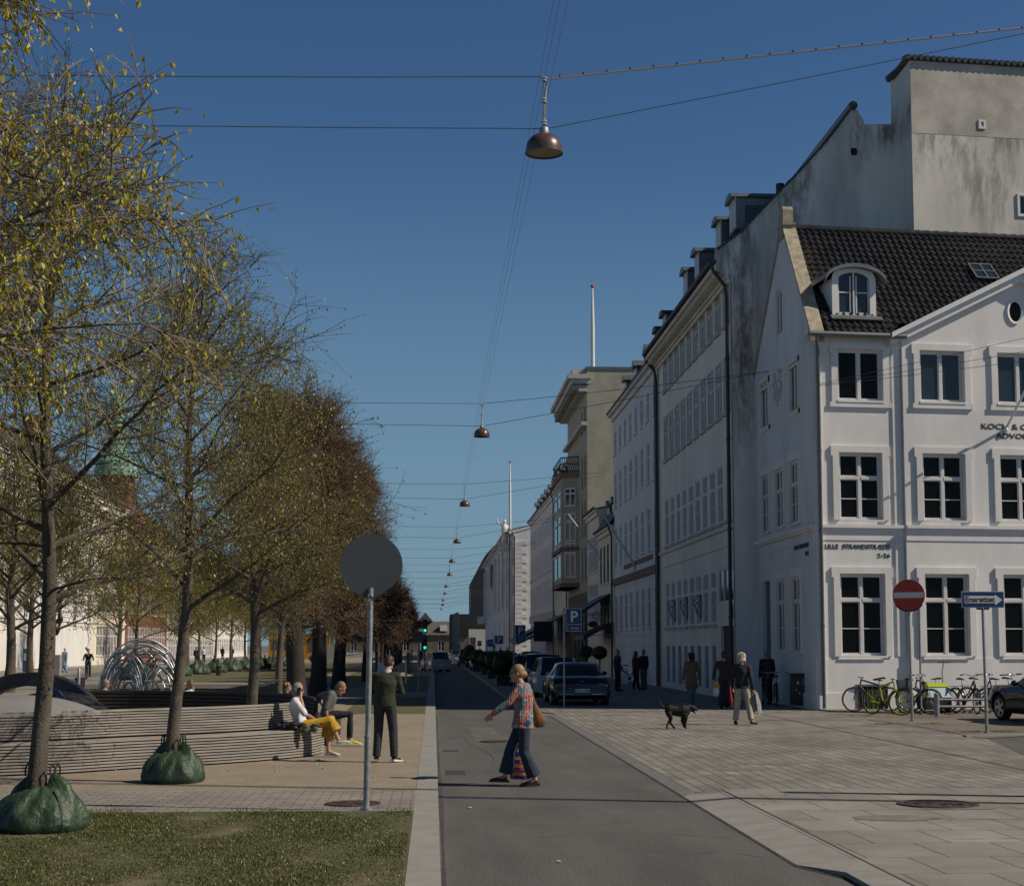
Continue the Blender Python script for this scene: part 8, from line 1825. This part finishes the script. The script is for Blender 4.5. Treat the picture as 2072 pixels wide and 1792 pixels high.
mk('dog_fur', (.006, .006, .006), .6, .3, 20, .5, 40, spec=.3, coords='obj'); place('body', remesh(g, .012, 1, 'body', ('dog_fur',)), t)
g = MB(); g.ell((X(978, 928)[0], 0, X(1, 928)[1]), (.025, .016, .008)); g.build('tongue', mat('tongue', (.5, .15, .14), .5, 0), t)
g = MB(); g.tube([(X(912, 875)[0] + .082 * cos(q) * .4, .08 * cos(q), X(1, 885)[1] + .08 * sin(q)) for q in [2 * pi * i / 16 for i in range(16)]], .008, n=5, close=True); g.build('collar', 'red_cloth', t)
g = MB()
for yy in (-.05, .05): g.ell((X(968, 878)[0], yy * .9, X(1, 878)[1] + .02), (.008, .006, .008), n=6, k=5)
g.build('eyes', 'leather_brown', t)
# people in the shade
WK = 'people walking past the corner house'
a = G(1400, 1430, PZ); human('woman with dark curly hair in a tan coat and pale jeans walking away', tuple(a), R(8), 1.72, WALK(.7), top='tan_coat', coat=.34, bottom='pale_denim', hem=(.07, .06), hair=('curly', 'hair_dark'), vox=.018, group=WK)
a = G(1466, 1434, PZ); human('person in dark brown jacket and wide navy trousers carrying an orange bag', tuple(a), R(-5), 1.76, {**WALK(.5), 'hL': (-.34, .04, .92), 'eL': (-.30, -.02, 1.15)}, top='dark_brown', bottom='navy', hem=(.10, .11), hair=('short', 'hair_brown'), vox=.018, group=WK)
q = G(1452, 1434, PZ); t = thing('shopping_bag', 'orange and white printed carrier bag in the brown jacketed person\'s hand', 'bag', (q.x, q.y - .05, PZ)); g = MB(); g.hexa([(-.14, 0, .42), (.12, 0, .40), (.12, .1, .40), (-.14, .1, .42), (-.10, .03, .84), (.10, .03, .84), (.10, .07, .84), (-.10, .07, .84)]); g.build('bag', 'white_shoe', t); g = MB(); g.hexa([(-.115, -.012, .66), (.115, -.012, .66), (.115, -.002, .66), (-.115, -.002, .66), (-.10, .02, .82), (.10, .02, .82), (.10, .03, .82), (-.10, .03, .82)]); g.build('print', 'mustard', t)
q = G(1483, 1436, PZ); t = thing('umbrella', 'closed red umbrella carried low between the two women', 'umbrella', (q.x - .03, q.y, PZ)); g = MB(); g.tube([(0, 0, .08), (-.02, 0, .3), (-.05, 0, .72)], [.012, .045, .02], n=8); g.build('canopy', 'red_cloth', t, smooth=60); g = MB(); g.tube([(-.05, 0, .70), (-.07, 0, .9)], .012, n=6); g.build('handle', 'black_plastic', t)
a = G(1553, 1425, PZ); human('man in dark jacket with a backpack standing close to the house wall', tuple(a), R(5), 1.80, dict(), top='navy', bottom='black_cloth', hem=(.085, .075), hair=('short', 'hair_grey'), vox=.018, fat=1.2, group=WK)
t = thing('backpack', 'dark olive backpack on the back of the man at the wall', 'backpack', (a.x, a.y - .20, PZ)); g = MB(); g.tube([(0, 0, 1.02), (0, 0, 1.1), (0, 0, 1.3), (0, 0, 1.42), (0, 0, 1.46)], [(.10, .06), (.15, .09), (.145, .09), (.10, .06), (.04, .03)], n=14, side=(1, 0, 0)); g.ell((0, -.08, 1.15), (.10, .05, .08)); place('pack', remesh(g, .016, 2, 'pack', ('green_wool',)), t)
a = G(1287, 1395, PZ); human('dark haired woman in black facing a companion by the white house', tuple(a), R(-60), 1.70, WALK(.3), top='black_cloth', bottom='black_cloth', hair=('long', 'hair_brown'), vox=.022, coat=.1)
a = G(1303, 1395, PZ); human('man in black jacket and grey trousers turned to the dark haired woman', tuple(a), R(40), 1.78, dict(), top='black_cloth', bottom='grey_jersey', hair=('short', 'hair_grey'), vox=.022)
a = G(1250, 1398, PZ); human('white haired man in blue jacket with a white bag by the parked coupe', tuple(a), R(-70), 1.80, dict(hR=(.26, .12, .86)), top='blue_jacket', bottom='navy', hair=('short', 'hair_white'), vox=.022, fat=1.1)
q = G(1259, 1398, PZ); t = thing('paper_bag', 'white paper bag hanging at the blue jacketed man\'s side', 'bag', (q.x, q.y - .3, PZ)); g = MB(); g.box((-.04, 0, .32), (.22, .12, .70)); g.build('bag', 'white_shirt', t); g = MB(); g.tube([(.02, .06, .7), (.04, .06, .82), (.14, .06, .82), (.16, .06, .7)], .008, n=5); g.build('handle', 'white_shirt', t)
a = G(1013, 1345, PZ); human('dark silhouetted pedestrian near the garage sign, the one nearer the road', (a.x, a.y, PZ), 0, 1.75, WALK(.5), top='black_cloth', bottom='black_cloth', hair=('short', 'hair_dark'), vox=.03)
a = G(1027, 1346, PZ); human('dark silhouetted pedestrian near the garage sign, the one nearer the facades', (a.x, a.y, PZ), R(20), 1.75, WALK(.4), top='black_cloth', bottom='charcoal', hair=('short', 'hair_dark'), vox=.03)
# far people on the left
FP = 'people far off on the sunny side of the square'
a = G(130, 1361, LZ - .01); human('far woman in a light blue dress with a red bag before the white house', tuple(a), R(-30), 1.75, WALK(.4), top='skyblue', coat=.45, bottom='skyblue', hem=(.1, .1), hair=('short', 'hair_white'), vox=.03, group=FP)
a = G(122, 1361, LZ - .01); g = MB(); g.hexa([(-.2, 0, .1), (.2, 0, .1), (.2, .15, .1), (-.2, .15, .1), (-.1, 0, .95), (.1, 0, .95), (.1, .1, .95), (-.1, .1, .95)]); tag(g.build('red_bag', 'red_cloth', loc=(a.x - .15, a.y - .3, LZ)), 'large red bag held by the far woman in light blue', 'bag')
a = G(181, 1373, LZ - .01); bicycle('city bicycle ridden by the far cyclist in black', (a.x - .3, a.y + .45, LZ), R(-75), 'bike_black', 0, False, 'city', group='bicycles on the left street')
human('far cyclist in black riding towards the viewer on the left street', (a.x - .1, a.y, LZ), R(195), 1.75, dict(pel=(0, -.15, .95), wst=(0, -.12, 1.08), che=(0, -.02, 1.28), nek=(0, .06, 1.45), hed=(0, .12, 1.60), sR=(.18, .02, 1.38), sL=(-.18, .02, 1.38), eR=(.27, .2, 1.18), eL=(-.27, .2, 1.18), hR=(.27, .42, 1.08), hL=(-.27, .42, 1.08), pR=(.09, -.12, .93), pL=(-.09, -.12, .93), kR=(.1, .22, .68), kL=(-.1, .15, .52), aR=(.1, .05, .35), aL=(-.1, .02, .15), tR=(.1, .2, .3), tL=(-.1, .16, .1)), top='black_cloth', bottom='charcoal', hair=('short', 'hair_dark'), vox=.028, group=FP)
for (px, py, tp_, bt, hr, rz, lab) in ((397, 1345, 'navy', 'charcoal', 'hair_brown', 20, 'far pedestrian in navy near the left row of green bags'), (412, 1341, 'white_shirt', 'black_cloth', 'hair_brown', 190, 'far pedestrian in a white shirt and shorts walking on the left pavement'), (450, 1335, 'black_cloth', 'black_cloth', 'hair_dark', 0, 'far pedestrian all in black by the low pale building'), (469, 1335, 'navy', 'charcoal', 'hair_dark', 30, 'far pedestrian in dark coat next to the one all in black'),
        (235, 1362, 'denim', 'pale_denim', 'hair_brown', 60, 'far pedestrian in denim seen through the climbing dome, left one'), (268, 1357, 'beige', 'denim', 'hair_grey', -40, 'far pedestrian in a pale jacket seen through the climbing dome, middle one'), (304, 1358, 'red_cloth', 'beige', 'hair_brown', 100, 'far pedestrian in red seen through the climbing dome, right one')):
    a = G(px, py, LZ); human(lab, (a.x, a.y, LZ - .01), R(rz), 1.75, WALK(.5), top=tp_, bottom=bt, hair=('short', hr), vox=.032, group=FP)
for (px, py, Y, lab, tp_) in ((496, 1345, 118, 'far person in white seated on the grass edge among the green bags', 'white_shirt'), (536, 1347, 112, 'far person in black seated near the far tree trunks', 'black_cloth')):
    a = G(px, py + 8, LZ); human(lab, (a.x, a.y, LZ - .1), R(-60), 1.7, SIT, top=tp_, bottom='navy', hair=('short', 'hair_light'), vox=.032, group=FP)
a = G(304, 1366, LZ); w = MB(); w.tube([(0, 0, .25), (.1, 0, .5), (.35, 0, .7), (.4, 0, .95)], [.2, .28, .22, .1], n=10); t = thing('stroller', 'red child stroller beyond the climbing dome', 'stroller', (a.x, a.y - 1, LZ)); w.build('seat', 'red_cloth', t, smooth=60); w = MB()
for x in (-.3, .35): w.lathe([(.0001, -.3), (.13, -.3), (.13, .3), (.0001, .3)], (x, 0, .13), 12, axis='y')
w.bar((.35, .2, .2), (.75, .2, 1.0), .03, .03); w.build('chassis', 'black_metal', t)
# litter and leaves on the ground
w = MB(); rr = random.Random(9)
for (px, py) in ((700, 1452), (897 , 1407), (568, 1552), (950, 1633), (880, 1700), (235, 1557), (640, 1545), (1130, 1742)):
    g_ = G(px if px < 850 else px, py, LZ + .004 if px < 845 else .006); s_ = rr.uniform(.012, .03); a = rr.uniform(0, 3); w.hexa([(g_.x + s_ * cos(a + i * pi / 2), g_.y + s_ * 1.6 * sin(a + i * pi / 2), g_.z + zz) for zz in (0, .006) for i in range(4)])
tag(w.build('litter', 'white_shoe'), 'tiny scraps of paper and leaves scattered on gravel and road', 'litter', kind='stuff')
